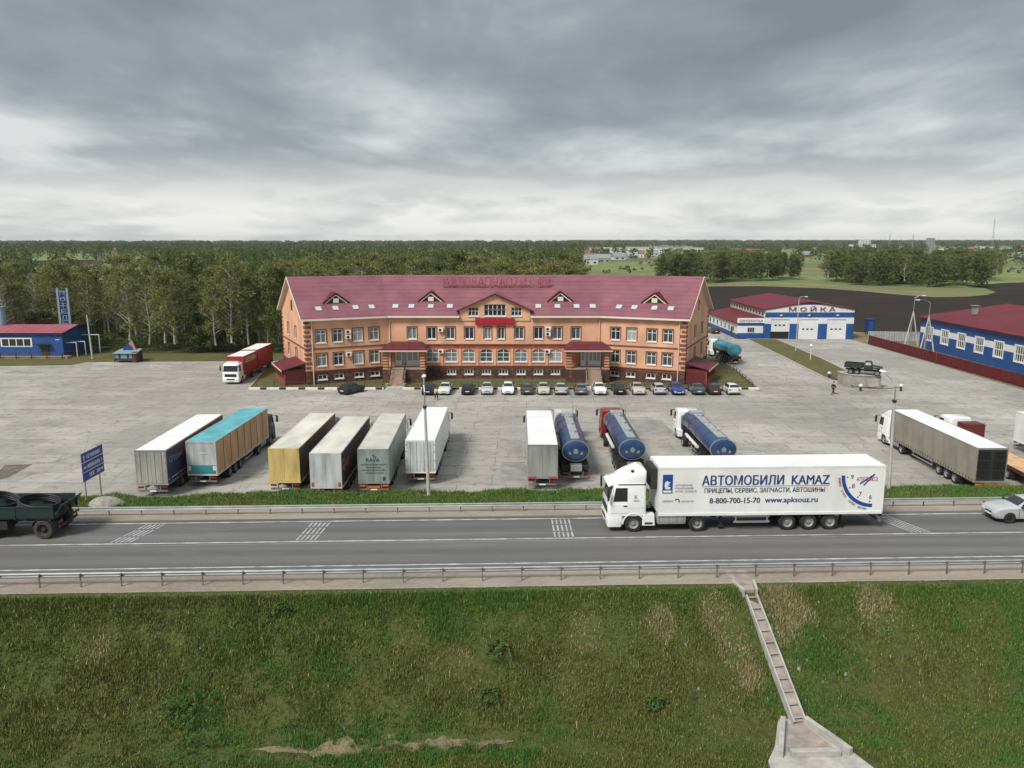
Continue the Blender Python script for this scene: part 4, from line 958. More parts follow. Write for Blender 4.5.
# ------------------------------------------------------------------ car wash with tyre shop annex
def car_wash():
    O = Vector((64, 168.8, 0)); T = Matrix.Translation(-O); t = thing('car_wash', 'white and blue car wash with three white garage doors and a burgundy roof', 'building', O)
    X0, X1, Y0, Y1, E = 54.3, 73.4, 168.8, 196, 6.5; M, L_ = wall_frame((X0, Y0), (X1, Y0)); cx = (X0 + X1) / 2
    doors = [(1.35, 5.35), (7.25, 11.45), (13.4, 17.5)]
    b_ = MB(T); facade(b_, M, 0, L_, 0, E, [(a, c, 0, 4.25) for a, c in doors], depth=.25, bands=[(0, 3.3, 1), (4.62, 5.75, 1)])
    b_.T = T @ M; b_.poly([(0, 0, E), (L_, 0, E), (L_ / 2, 0, 8.05)], 0); b_.T = T
    for a, c, bb in (((X0, Y1), (X0, Y0), 1), ((X1, Y0), (X1, Y1), 1), ((X1, Y1), (X0, Y1), 0)):
        m_, l2 = wall_frame(a, c); facade(b_, m_, 0, l2, 0, E, [], bands=[(0, 3.3, 1)])
    b_.build('wall', ['wash_white', 'wash_blue'], t)
    b_ = MB(T @ M); b_.poly([(5.9, .01, 7.35), (L_ - 5.9, .01, 7.35), (L_ / 2, .01, 7.98)]); b_.build('gable_panel', 'wash_blue', t)
    b_ = MB(T); 
    for xa, xb, za, zb in ((X0 - .6, cx, E - .1, 8.1), (X1 + .6, cx, E - .1, 8.1)):
        for dz, mm in ((0, 0), (-.15, 1)): b_.poly([(xa, Y0 - .2, za + dz), (xb, Y0 - .2, zb + dz), (xb, Y1 + .5, zb + dz), (xa, Y1 + .5, za + dz)], mm)
        b_.poly([(xa, Y0 - .2, za), (xb, Y0 - .2, zb), (xb, Y0 - .2, zb - .22), (xa, Y0 - .2, za - .22)], 2)
        b_.poly([(xa, Y0 - .2, za), (xa, Y1 + .5, za), (xa, Y1 + .5, za - .22), (xa, Y0 - .2, za - .22)], 2)
    b_.build('roof', ['hall_roof', 'wash_white', 'porch_roof'], t)
    for i, (a, c) in enumerate(doors):
        b_ = MB(T @ M); zb = 1.6 if i == 0 else .03
        n = 5
        for k in range(n): z0 = zb + (4.23 - zb) * k / n; b_.box(a + .02, c - .02, -.2, -.14 + .01 * (k % 2), z0, z0 + (4.23 - zb) / n - .02)
        d_ = b_.build('garage_door', 'wash_white', t)
        for k in range(3):
            w = c - a; wb = MB(T @ M); wb.box(a + w * (.2 + .22 * k), a + w * (.2 + .22 * k) + .5, -.139, -.115, zb + (4.2 - zb) * .47, zb + (4.2 - zb) * .47 + .3); wb.build('pane', 'glass', d_)
        if i == 0: wb = MB(T @ M); wb.box(a, c, -.24, -.22, 0, 1.59); wb.build('shade_panel', 'black', t)  # black sheet stands in for the unlit inside below the half-raised door
        lb = MB(T @ M); lb.box((a + c) / 2 - .22, (a + c) / 2 + .22, .01, .3, 5.0, 5.3); lb.build('flood_light', 'lamp_clear', t)
    text('М О Й К А', T @ frame((X0 + 4.8, Y0 - .02, 6.0), (1, 0, 0)), .85, 'trim_brown', t, 9.9, depth=.05, bold=.06)
    M_, l2 = wall_frame((X0, Y1), (X0, Y0))          # clerestory on the long side above the annex roof
    b_ = MB(T @ M_); b_.box(.3, l2 - .3, .01, .08, 4.9, 5.95); cl = b_.build('window', 'frame_white', t)
    b_ = MB(T @ M_)
    for k in range(12): b_.box(.8 + k * 2.2, 2.1 + k * 2.2, .075, .10, 5.05, 5.8)
    b_.build('pane', 'glass', cl)
    # annex
    A0, A1, AY0, AY1 = 48.7, 54.25, 169.6, 195
    M2, l3 = wall_frame((A0, AY0), (A1, AY0)); Ms, l4 = wall_frame((A0, AY1), (A0, AY0))
    b_ = MB(T); facade(b_, M2, 0, l3, 0, 3.4, [], bands=[(0, 1.2, 1), (2.75, 3.4, 1)]); facade(b_, Ms, 0, l4, 0, 3.2, [], bands=[(0, 1.0, 1)]); m5, l5 = wall_frame((A1, AY1), (A0, AY1)); facade(b_, m5, 0, l5, 0, 3.2, [])
    an = b_.build('annex', ['wash_white', 'wash_blue'], t)
    b_ = MB(T); b_.loft([[(A0 - .5, AY0 - .1, 3.25), (A1, AY0 - .1, 4.55), (A1, AY0 - .1, 4.7), (A0 - .5, AY0 - .1, 3.42)], [(A0 - .5, AY1 + .4, 3.25), (A1, AY1 + .4, 4.55), (A1, AY1 + .4, 4.7), (A0 - .5, AY1 + .4, 3.42)]]); b_.build('annex_roof', 'hall_roof', an)
    b_ = MB(T @ M2); b_.box(-.1, l3 + .25, .02, .2, 3.42, 4.45); sb = b_.build('sign_board', 'white_plastic', an)
    text('ШИНОМОНТАЖ', T @ frame((A0 + .25, AY0 - .21, 3.6), (1, 0, 0)), .55, 'trim_brown', sb, 5.1, depth=.02)
    b_ = MB(T @ M2); b_.box(2.1, 3.7, .01, .07, 1.35, 2.5); w = b_.build('window', 'frame_white', an); b_ = MB(T @ M2)
    for k in range(3): b_.box(2.18 + k * .5, 2.6 + k * .5, .06, .085, 1.45, 2.4)
    b_.build('pane', 'glass', w)
    for k in range(7):
        b_ = MB(T @ Ms); s = 1.5 + k * 3.4; b_.box(s, s + 1.2, .01, .07, 1.3, 2.5); w = b_.build('window', 'frame_white', an); b_ = MB(T @ Ms); b_.box(s + .1, s + 1.1, .06, .085, 1.4, 2.4); b_.build('pane', 'glass', w)
    b_ = MB(T @ Ms); b_.box(l4 - 4.9, l4 - 3.9, .01, .09, 0, 2.2); b_.build('door', 'dark_door', an)
car_wash()

# ------------------------------------------------------------------ blue hall behind the red fence, right
def blue_hall():
    X0, X1, Y0, Y1, E, RZ = 81.2, 115.2, 92.0, 156.0, 6.05, 8.6; O = Vector((98, 124, 0)); T = Matrix.Translation(-O)
    t = thing('blue_hall', 'long blue hall with a white band, grid windows and a low burgundy roof', 'building', O)
    M, L_ = wall_frame((X0, Y1), (X0, Y0)); rects = [(2.2 + k * 5.55, 4.6 + k * 5.55, 1.75, 4.3) for k in range(11)]
    b_ = MB(T); facade(b_, M, 0, L_, 0, E, rects, bands=[(3.05, 4.15, 1)])
    for a, c in (((X0, Y0), (X1, Y0)), ((X1, Y0), (X1, Y1)), ((X1, Y1), (X0, Y1))):
        m_, l2 = wall_frame(a, c); facade(b_, m_, 0, l2, 0, E, [])
        if abs(a[0] - c[0]) > 1: b_.T = T @ m_; b_.poly([(0, 0, E), (l2, 0, E), (l2 / 2, 0, RZ - .1)]); b_.T = T
    b_.build('wall', ['wash_blue', 'wash_white'], t)
    for r in rects: window(M, r, t, T, (3,), (.5,), 'glass', surround=None, fw=.16, depth=.1)
    for r in rects: fb = MB(T @ M); fb.box(r[0] - .2, r[0] - .003, .003, .05, r[2] - .2, r[3] + .2); fb.box(r[1] + .003, r[1] + .2, .003, .05, r[2] - .2, r[3] + .2); fb.box(r[0] - .003, r[1] + .003, .003, .05, r[3] + .003, r[3] + .2); fb.build('window_trim', 'frame_white', t)
    b_ = MB(T); cx = (X0 + X1) / 2
    for xa in (X0 - .6, X1 + .6):
        for dz, mm in ((0, 0), (-.15, 1)): b_.poly([(xa, Y0 - .6, E + dz), (cx, Y0 - .6, RZ + dz), (cx, Y1 + .6, RZ + dz), (xa, Y1 + .6, E + dz)], mm)
        b_.poly([(xa, Y0 - .6, E), (xa, Y1 + .6, E), (xa, Y1 + .6, E - .2), (xa, Y0 - .6, E - .2)], 2)
        b_.poly([(xa, Y1 + .6, E), (cx, Y1 + .6, RZ), (cx, Y1 + .6, RZ - .2), (xa, Y1 + .6, E - .2)], 2)
    rf = b_.build('roof', ['hall_roof', 'wash_white', 'porch_roof'], t)
    b_ = MB(T); b_.box(87.7, 88.5, 149.6, 150.4, 6.9, 8.6); b_.box(87.5, 88.7, 149.4, 150.6, 8.65, 8.8); b_.build('vent', 'concrete', rf)
    b_ = MB(T @ M); b_.box(33.5, 40, .02, .35, 2.0, 2.5); b_.build('awning', 'dark_door', t)
blue_hall()
def fence_run(name, label, cat, pts, h, m, step=2.5):
    O = Vector((*pts[0], 0)); t = thing(name, label, cat, O); b_ = MB(); 
    for a, c in zip(pts, pts[1:]):
        d = (Vector(c) - Vector(a)); Lg = d.length; d.normalize(); n = Vector((-d.y, d.x)); k = 0; ring = []
        s = 0
        while s < Lg:                                 # profiled sheet
            ring.append((s, .03 if int(s / .25) % 2 else -.03)); s += .125
        A_ = [Vector(a) + d * s + n * o for s, o in ring]
        for p, q in zip(A_, A_[1:]): b_.poly([(p.x - O.x, p.y - O.y, .05), (q.x - O.x, q.y - O.y, .05), (q.x - O.x, q.y - O.y, h), (p.x - O.x, p.y - O.y, h)])
    sm = b_.build('panel', m, t); md = sm.modifiers.new('thick', 'SOLIDIFY'); md.thickness = .015
    p0 = None
    for a, c in zip(pts, pts[1:]):
        a = Vector((*a, 0)); c = Vector((*c, 0)); n = max(1, int((c - a).length / step)); off = Vector(((c - a).y, -(c - a).x, 0)).normalized() * -.09
        for i in range(n + 1):
            if p0 is None: pb = MB(); pb.box(-.04, .04, -.04, .04, 0, h - .05); o = p0 = pb.build('post', m, t)
            else: o = p0.copy(); COL.objects.link(o); o.parent = t
            o.location = a + (c - a) * i / n - O + off
fence_run('profiled_fence', 'long burgundy sheet metal fence in front of the blue hall', 'fence', [(73.1, 160.6), (73.5, 135), (73.9, 111.7), (74.4, 85)], 1.85, 'burgundy_fence')
fence_run('profiled_fence', 'pale grey sheet metal fence beside the blue hall behind the burgundy fence', 'fence', [(75.2, 165.5), (88, 163.5)], 2.1, 'galv')
def cabinet(x, y):
    t = thing('metal_cabinet', 'small blue metal booth standing at the end of the burgundy fence', 'booth', (x, y, 0))
    b_ = MB(); b_.box(-.8, .8, -.7, .7, .9, 3.4); b_.build('body', 'deep_blue', t, .04); b_ = MB(); b_.box(-.9, .9, -.8, .8, 3.42, 3.52); b_.build('roof', 'deep_blue', t)
    b_ = MB(); b_.box(-.5, .5, -.74, -.705, 1.0, 3.0); b_.build('door', 'wash_blue', t)
    b_ = MB(); [b_.box(sx - .08, sx + .08, sy - .08, sy + .08, 0, .9) for sx in (-.6, .6) for sy in (-.5, .5)]; b_.build('leg', 'chassis', t)
cabinet(80.7, 177.3)

# ------------------------------------------------------------------ blue diner, far left
def diner():
    X0, X1, Y0, Y1, E, RZ = -118.0, -81.3, 141.6, 151.6, 4.55, 5.55; O = Vector((-95, 146, 0)); T = Matrix.Translation(-O)
    t = thing('blue_diner', 'low blue building with a red ribbed roof at the left edge of the lorry park', 'building', O)
    b_ = MB(T)
    for a, c in (((X0, Y0), (X1, Y0)), ((X1, Y0), (X1, Y1)), ((X1, Y1), (X0, Y1)), ((X0, Y1), (X0, Y0))):
        m_, l2 = wall_frame(a, c); facade(b_, m_, 0, l2, 0, E - .1, [])
        if abs(a[0] - c[0]) < 1: b_.T = T @ m_; b_.poly([(0, 0, E - .1), (l2, 0, E - .1), (l2 / 2, 0, RZ - .1)]); b_.T = T
    b_.build('wall', 'wash_blue', t)
    b_ = MB(T); cy = (Y0 + Y1) / 2
    for ya in (Y0 - .5, Y1 + .5):
        for dz, mm in ((0, 0), (-.12, 1)): b_.poly([(X0 - .5, ya, E + dz), (X1 + .45, ya, E + dz), (X1 + .45, cy, RZ + dz), (X0 - .5, cy, RZ + dz)], mm)
        b_.poly([(X1 + .45, ya, E), (X1 + .45, cy, RZ), (X1 + .45, cy, RZ - .2), (X1 + .45, ya, E - .2)], 2); b_.poly([(X0 - .5, ya, E), (X1 + .45, ya, E), (X1 + .45, ya, E - .15), (X0 - .5, ya, E - .15)], 2)
    rf = b_.build('roof', ['rib_roof', 'wash_white', 'porch_roof'], t)
    M, _ = wall_frame((X0, Y0), (X1, Y0)); r = (118 - 92.3, 118 - 87.0, 2.15, 3.4)
    b_ = MB(T @ M); b_.box(r[0] - .2, r[1] + .2, .01, .08, r[2] - .2, r[3] + .2); w = b_.build('window', 'frame_white', t, .03); b_ = MB(T @ M); q = (r[1] - r[0]) / 4
    for k in range(4): b_.box(r[0] + k * q + .1, r[0] + (k + 1) * q - .1, .07, .1, r[2], r[3])
    b_.build('pane', 'glass', w)
    b_ = MB(T @ M); b_.box(118 - 85.2, 118 - 83.9, .01, .1, .4, 2.4); b_.build('door', 'dark_door', t); b_ = MB(T @ M); b_.prism([(118 - 86, 2.45), (118 - 83.4, 2.45), (118 - 83.8, 2.65), (118 - 85.6, 2.65)], 'y', .05, 1.0); b_.build('door_canopy', 'dark_door', t)
    b_ = MB(T); b_.box(X0, X1 + 1.5, Y0 - 1.7, Y0 - .02, .0, .42); b_.build('terrace', 'step_stone', t)
    b_ = MB(T); b_.tube((-94.6, 146, 4.9), (-94.6, 146, 8.6), .7, n=16); b_.tube((-94.6, 146, 8.6), (-94.6, 146, 8.9), .8, n=16); b_.build('flue', 'pipe_blue', rf)
    # pale service pipes bending to the ground on the end wall
    b_ = MB(T)
    for k, (y, z, x) in enumerate(((142.6, 2.6, 1.9), (144.2, 2.6, 2.6), (148.0, 3.4, 3.3))): b_.path([(X1 + .02, y, z), (X1 + x, y, z), (X1 + x, y, 0)], .1)
    b_.build('pipe', 'dry_pipe', t)
    b_ = MB(T @ M); b_.box(118 - 82.6, 118 - 81.8, .01, .05, 3.2, 3.32); b_.build('lamp', 'lamp_clear', t)
diner()
railing('terrace_railing', 'grey railing with brown posts in front of the blue building', [(-108, 139.6), (-80.5, 139.6), (-79.6, 146)], 1.15, 2.6, 'rust', (.97, .55), .02, .07)
# upright letter tower
def letter_tower():
    t = thing('sign_tower', 'tall blue lattice tower with upright letters behind the blue building', 'sign', (-86.9, 153, 0))
    for x in (-.95, .95): b_ = MB(); b_.box(x - .2, x + .2, -.15, .15, 0, 11.9); b_.build('post', 'pipe_blue', t)
    b_ = MB(); [b_.box(-.84, .84, -.06, .06, z, z + .12) for z in (5.6, 7.0, 8.4, 9.8, 11.2)]; b_.build('brace', 'pipe_blue', t)
    b_ = MB(); [b_.box(-.84, .84, .07, .12, 4.6 + i * 1.18, 5.5 + i * 1.18) for i in range(6)]; b_.build('panel', 'deep_blue', t)
    for i, ch in enumerate('МОТЕЛЬ'): text(ch, frame((0, -.07, 10.55 - i * 1.18), (1, 0, 0)), .8, 'pipe_blue', t, 1.0, align='CENTER', depth=.04, name='letter')
letter_tower()
def shelter(x, y):
    t = thing('rest_shelter', 'small grey blue shelter with a brown pointed roof on the lawn edge', 'shelter', (x, y, .05))
    b_ = MB(); b_.box(-1.95, 1.15, -1.0, 1.2, .25, 1.75); b_.build('body', 'pipe_blue', t, .05)
    b_ = MB(); b_.box(1.16, 2.0, -1.05, 1.2, .0, 1.8); b_.build('side_wall', 'rust', t, .03)
    b_ = MB(); b_.loft([[(-2.1, -1.3, 1.55), (2.1, -1.3, 1.55), (2.1, -1.3, 1.62), (-2.1, -1.3, 1.62)], [(-1.5, 1.0, 2.1), (2.1, 1.0, 2.1), (2.1, 1.0, 2.17), (-1.5, 1.0, 2.17)]]); b_.build('canopy', 'pipe_blue', t)
    b_ = MB(); b_.add([(-1.0, .3, 2.0), (1.4, .3, 2.0), (1.4, 2.2, 2.0), (-1.0, 2.2, 2.0), (.25, 1.2, 3.7)], [(0, 1, 4), (1, 2, 4), (2, 3, 4), (3, 0, 4)]); b_.build('roof', 'dark_red', t)
    b_ = MB(); b_.prism([(-1.0, 2.0), (.9, 2.0), (.1, 3.2)], 'y', .18, .26); b_.build('gable', 'deep_blue', t)
    b_ = MB(); [b_.box(a, a + .35, -1.04, -1.0, .75, 1.5) for a in (-1.2, .25)]; b_.box(-1.9, 1.1, -1.03, -1.005, .3, .7); b_.build('panel', 'dark_door', t)
    b_ = MB(); [b_.tube((a, -1.2, -.05), (a, -1.2, 1.6), .06) for a in (-1.85, 1.85)]; b_.build('post', 'rust', t)
shelter(-67.2, 136.6)
def pole(name, label, x, y, h, lean=.02, m='pole_concrete', r=.16):
    t = thing(name, label, 'pole', (x, y, 0)); b_ = MB(); b_.tube((0, 0, -.1), (-lean * h, 0, h), r * 1.2, r * .7, 10); b_.build('shaft', m, t)
    b_ = MB(); b_.tube((-lean * h - .5, 0, h - .4), (-lean * h + .5, 0, h - .4), .04); b_.build('crossarm', 'iron', t)
pole('power_pole', 'bare leaning concrete pole beside the blue building', -75.3, 140, 7.9, .035)
sheet('forest_floor', [(-170, 147), (-41, 147), (-41, 150), (14, 150), (19, 205), (24, 300), (-260, 300)], -.03, 'forest_soil')
sheet('lawn', [(-150, 131.6), (-86, 132.0), (-75.3, 133.2), (-74.6, 136.6), (-41, 137.7), (-40.8, 146), (-150, 146)], .02, 'lawn')

# ------------------------------------------------------------------ green island with the monument
isl = [(50.4, 168.0), (56.6, 168.0), (55.6, 140), (54.4, 126), (52.9, 117.5), (50.6, 115.6), (48.3, 117.5), (48.4, 121.5), (49.3, 140)]
sheet('lawn', isl, .12, 'lawn'); kerb_line(isl + [isl[0]], 'pale_concrete', .26, .17)
def monument():
    t = thing('pedestal', 'low curved concrete pedestal carrying the old green truck', 'pedestal', (50.6, 112.8, 0))
    b_ = MB(); b_.prism([(-2.3, 2.4), (-2.2, .6), (-1.3, -.8), (0, -1.5), (2.3, -1.7), (2.4, 2.4)], 'z', 0, 1.78); b_.build('block', 'concrete', t, .04)
    b_ = MB(); b_.prism([(-2.4, 2.5), (-2.3, .55), (-1.35, -.9), (0, -1.6), (2.4, -1.8), (2.5, 2.5)], 'z', 1.785, 1.9); b_.build('cap', 'pale_concrete', t, .02)
    b_ = MB(); b_.box(.4, 2.0, -1.74, -1.6, .3, 1.4); b_.build('plaque', 'pale_concrete', t)
    bt = thing('chain_barrier', 'ring of small white posts and a low chain round the pedestal', 'barrier', (51.2, 111, 0)); pp = [(x - 51.2, y - 111) for x, y in (G(829, 378), G(843.7, 384.5), G(860.4, 391), G(900.7, 391))]
    p0 = None
    for x, y in pp:
        if p0 is None: b_ = MB(); b_.tube((0, 0, 0), (0, 0, .6), .16, .16, 10, 0); b_.lathe([(.6, .02), (.66, .22), (.82, .26), (.98, .18), (1.02, .02)], (0, 0, 0), 'z', 10, 1); o = p0 = b_.build('post', ['kerb_black', 'white_paint'], bt, smooth=40)
        else: o = p0.copy(); COL.objects.link(o); o.parent = bt
        o.location = (x, y, 0)
    b_ = MB()
    for (xa, ya), (xb, yb) in zip(pp, pp[1:]):
        q = [(xa + (xb - xa) * i / 8, ya + (yb - ya) * i / 8, .62 - .32 * math.sin(math.pi * i / 8)) for i in range(9)]; b_.path(q, .05, 6)
    b_.build('chain', 'iron', bt)
monument()

# ------------------------------------------------------------------ street lamps and poles
def road_lamp(x, y, label):
    z0 = bank_h(8.0); t = thing('street_lamp', label, 'street lamp', (x, y, 3.88)); b_ = MB(); b_.tube((0, 0, -.2), (-.15, 0, 6.3), .125, .085, 12); b_.build('pole', 'pole_concrete', t)
    b_ = MB(); b_.box(-.27, -.03, -.12, .12, 6.1, 6.3); b_.build('clamp', 'chassis', t, .03)
    b_ = MB(); b_.path([(-.15, 0, 6.3), (-.15, 0, 7.2), (-.22, .35, 7.6), (-.35, 1.4, 7.95)], .045); b_.build('arm', 'steel', t)
    b_ = MB(); b_.rings([(7.93, -.46, -.24, 1.35, 1.95, .08), (8.0, -.49, -.21, 1.32, 1.98, .1), (8.08, -.43, -.27, 1.4, 1.9, .06)]); b_.build('lamp_head', 'white_plastic', t, smooth=50)
road_lamp(-5.65, 51.3, 'concrete street lamp on the verge, left of the road lorry'); road_lamp(26.5, 53.2, 'concrete street lamp on the verge behind the rear of the road lorry')
def lot_lamp(x, y, label, h=10.3, arms=1):
    t = thing('street_lamp', label, 'street lamp', (x, y, .1)); b_ = MB(); b_.tube((0, 0, -.1), (0, 0, h - .4), .10, .06, 10); b_.build('pole', 'pole_concrete', t)
    b_ = MB(); b_.path([(0, 0, h - .4), (.15, 0, h), (1.05, -.2, h + .08)], .05); b_.build('arm', 'steel', t); b_ = MB(); b_.rings([(h + .03, 1.0, 1.6, -.32, -.08, .08), (h + .14, 1.05, 1.5, -.28, -.12, .06)]); b_.build('lamp_head', 'white_plastic', t)
lot_lamp(54.3, 149.5, 'slim street lamp on the grass island in front of the car wash')
def frame_mast(x, y, label, h, dx):
    t = thing('braced_mast', label, 'mast', (x, y, 0)); 
    for a in ((-1.5, -.5), (1.2, -.6), (.1, .9)): b_ = MB(); b_.tube((a[0], a[1], -.1), (0, 0, h * .72), .16, .10, 8); b_.build('leg', 'pole_concrete', t)
    b_ = MB(); b_.tube((0, 0, h * .55), (0, 0, h), .1, .06, 8); b_.path([(0, 0, h), (dx * .5, -.2, h + .5), (dx, -.3, h + .55)], .05); b_.build('pole', 'steel', t)
    b_ = MB(); b_.box(dx - .35, dx + .35, -.5, -.1, h + .42, h + .6); b_.build('lamp_head', 'white_plastic', t, .03)
frame_mast(80.6, 158.2, 'farther of two lamp masts on splayed concrete legs beside the blue hall', 9.6, 1.6); frame_mast(79.0, 149.1, 'nearer of two lamp masts on splayed legs against the blue hall windows', 9.4, -2.6)
def ball_lamp(x, y, label, h=2.2):
    t = thing('garden_lamp', label, 'lamp', (x, y, .1)); b_ = MB(); b_.tube((0, 0, 0), (0, 0, h), .06, .05, 8); b_.build('post', 'white_paint', t)
    b_ = MB(); b_.lathe([(h - .02, .05), (h + .1, .22), (h + .3, .28), (h + .5, .2), (h + .56, .02)], (0, 0, 0), 'z', 14); b_.build('globe', 'white_plastic', t, smooth=60)
ball_lamp(53.0, 138.5, 'short garden lamp with a white globe on the grass island')

# blue direction sign on two posts and its gravel mound
def road_sign():
    X = -28.9; t = thing('direction_sign', 'blue direction board on two posts beside the far guardrail', 'road sign', (X, 52.4, 3.6))
    for y in (-1.0, .9): b_ = MB(); b_.tube((-.08, y, -.4), (-.08, y, 3.1), .06, n=8); b_.build('post', 'galv', t)
    b_ = MB(); b_.box(0, .05, -1.35, 1.4, 1.32, 3.28); bd = b_.build('board', 'sign_blue', t, .015)
    b_ = MB(); [b_.box(.051, .058, -1.35, 1.4, z, z + .05) for z in (1.93, 2.6)]; b_.build('divider', 'text_white', bd)
    fr = lambda y, z: frame((.052, y, z), (0, 1, 0))
    text('ПЕТРОПАВЛ.', fr(-.75, 2.8), .27, 'text_white', bd, 1.75, bold=.03); text('ИСИЛЬКУЛЬ  9', fr(-.75, 2.13), .26, 'text_white', bd, 1.9, bold=.03); text('ПСК', fr(-.6, 1.5), .27, 'text_white', bd, .6, bold=.03); text('200', fr(.35, 1.5), .25, 'text_white', bd, .45, bold=.03)
    b_ = MB(); b_.prism([(-1.08, 3.15), (-1.2, 2.98), (-1.12, 2.98), (-1.12, 2.72), (-1.04, 2.72), (-1.04, 2.98), (-.96, 2.98)], 'x', .051, .058); b_.prism([(-1.22, 2.25), (-1.02, 2.38), (-1.02, 2.29), (-.85, 2.29), (-.85, 2.21), (-1.02, 2.21), (-1.02, 2.12)], 'x', .051, .058); b_.prism([(1.28, 1.64), (1.08, 1.77), (1.08, 1.68), (.9, 1.68), (.9, 1.6), (1.08, 1.6), (1.08, 1.51)], 'x', .051, .058); b_.build('arrow', 'text_white', bd)
road_sign()
mb = MB(); ringz = [(0, 2.3), (.25, 1.9), (.5, 1.2), (.62, .5), (.64, .05)]
for z, r in ringz: pass
mb.loft([[(r * .5 * math.cos(a) * (1 + .12 * math.sin(3 * a)), r * .45 * math.sin(a), z * .85) for a in [2 * math.pi * i / 24 for i in range(24)]] for z, r in ringz])
mo = mb.build('gravel_mound', 'gravel', loc=rd(-26.5, 7.1, 3.9), smooth=60); tag(mo, 'low grey gravel mound at the foot of the blue direction sign', 'mound')

# ------------------------------------------------------------------ vehicles
WH = {}
def wheel(parent, x, y, r=.5, w=.3, side=1, tm='tyre', name='wheel', rm='rim'):
    key = (r, w, tm, rm)
    if key not in WH:
        b_ = MB(); b_.lathe([(-w / 2, r * .62), (-w / 2, r * .92), (-w * .36, r), (w * .36, r), (w / 2, r * .92), (w / 2, r * .62), (w * .42, r * .60)], (0, 0, 0), 'x', 24, 0, False); o = b_.build(name, tm, smooth=35); 
        b2 = MB(); b2.lathe([(-w * .40, .02), (-w * .40, r * .61), (w * .44, r * .61), (w * .30, r * .50), (w * .12, r * .42), (w * .12, r * .24), (w * .38, r * .20), (w * .40, .02)], (0, 0, 0), 'x', 20)
        c = b2.build('rim', rm, o, smooth=35); WH[key] = (o.data, c.data); bpy.data.objects.remove(c); bpy.data.objects.remove(o)
    o = bpy.data.objects.new(name, WH[key][0]); COL.objects.link(o); o.parent = parent; o.location = (x, y, r); o.rotation_euler = (0, 0, 0 if side > 0 else math.pi)
    c = bpy.data.objects.new('rim', WH[key][1]); COL.objects.link(c); c.parent = o
    return o
def arch_fender(parent, x0, x1, y, r, m, th=.05, a0=0, a1=180, name='fender', zc=None):
    b_ = MB(); zc = zc or r; n = 12; R_ = r + .10
    ri = []
    for i in range(n + 1):
        t = R(a0 + (a1 - a0) * i / n); cy, cz = math.cos(t), math.sin(t)
        ri.append([(x0, y + R_ * cy, zc + R_ * cz), (x1, y + R_ * cy, zc + R_ * cz), (x1, y + (R_ + th) * cy, zc + (R_ + th) * cz), (x0, y + (R_ + th) * cy, zc + (R_ + th) * cz)])
    b_.loft(ri); return b_.build(name, m, parent)
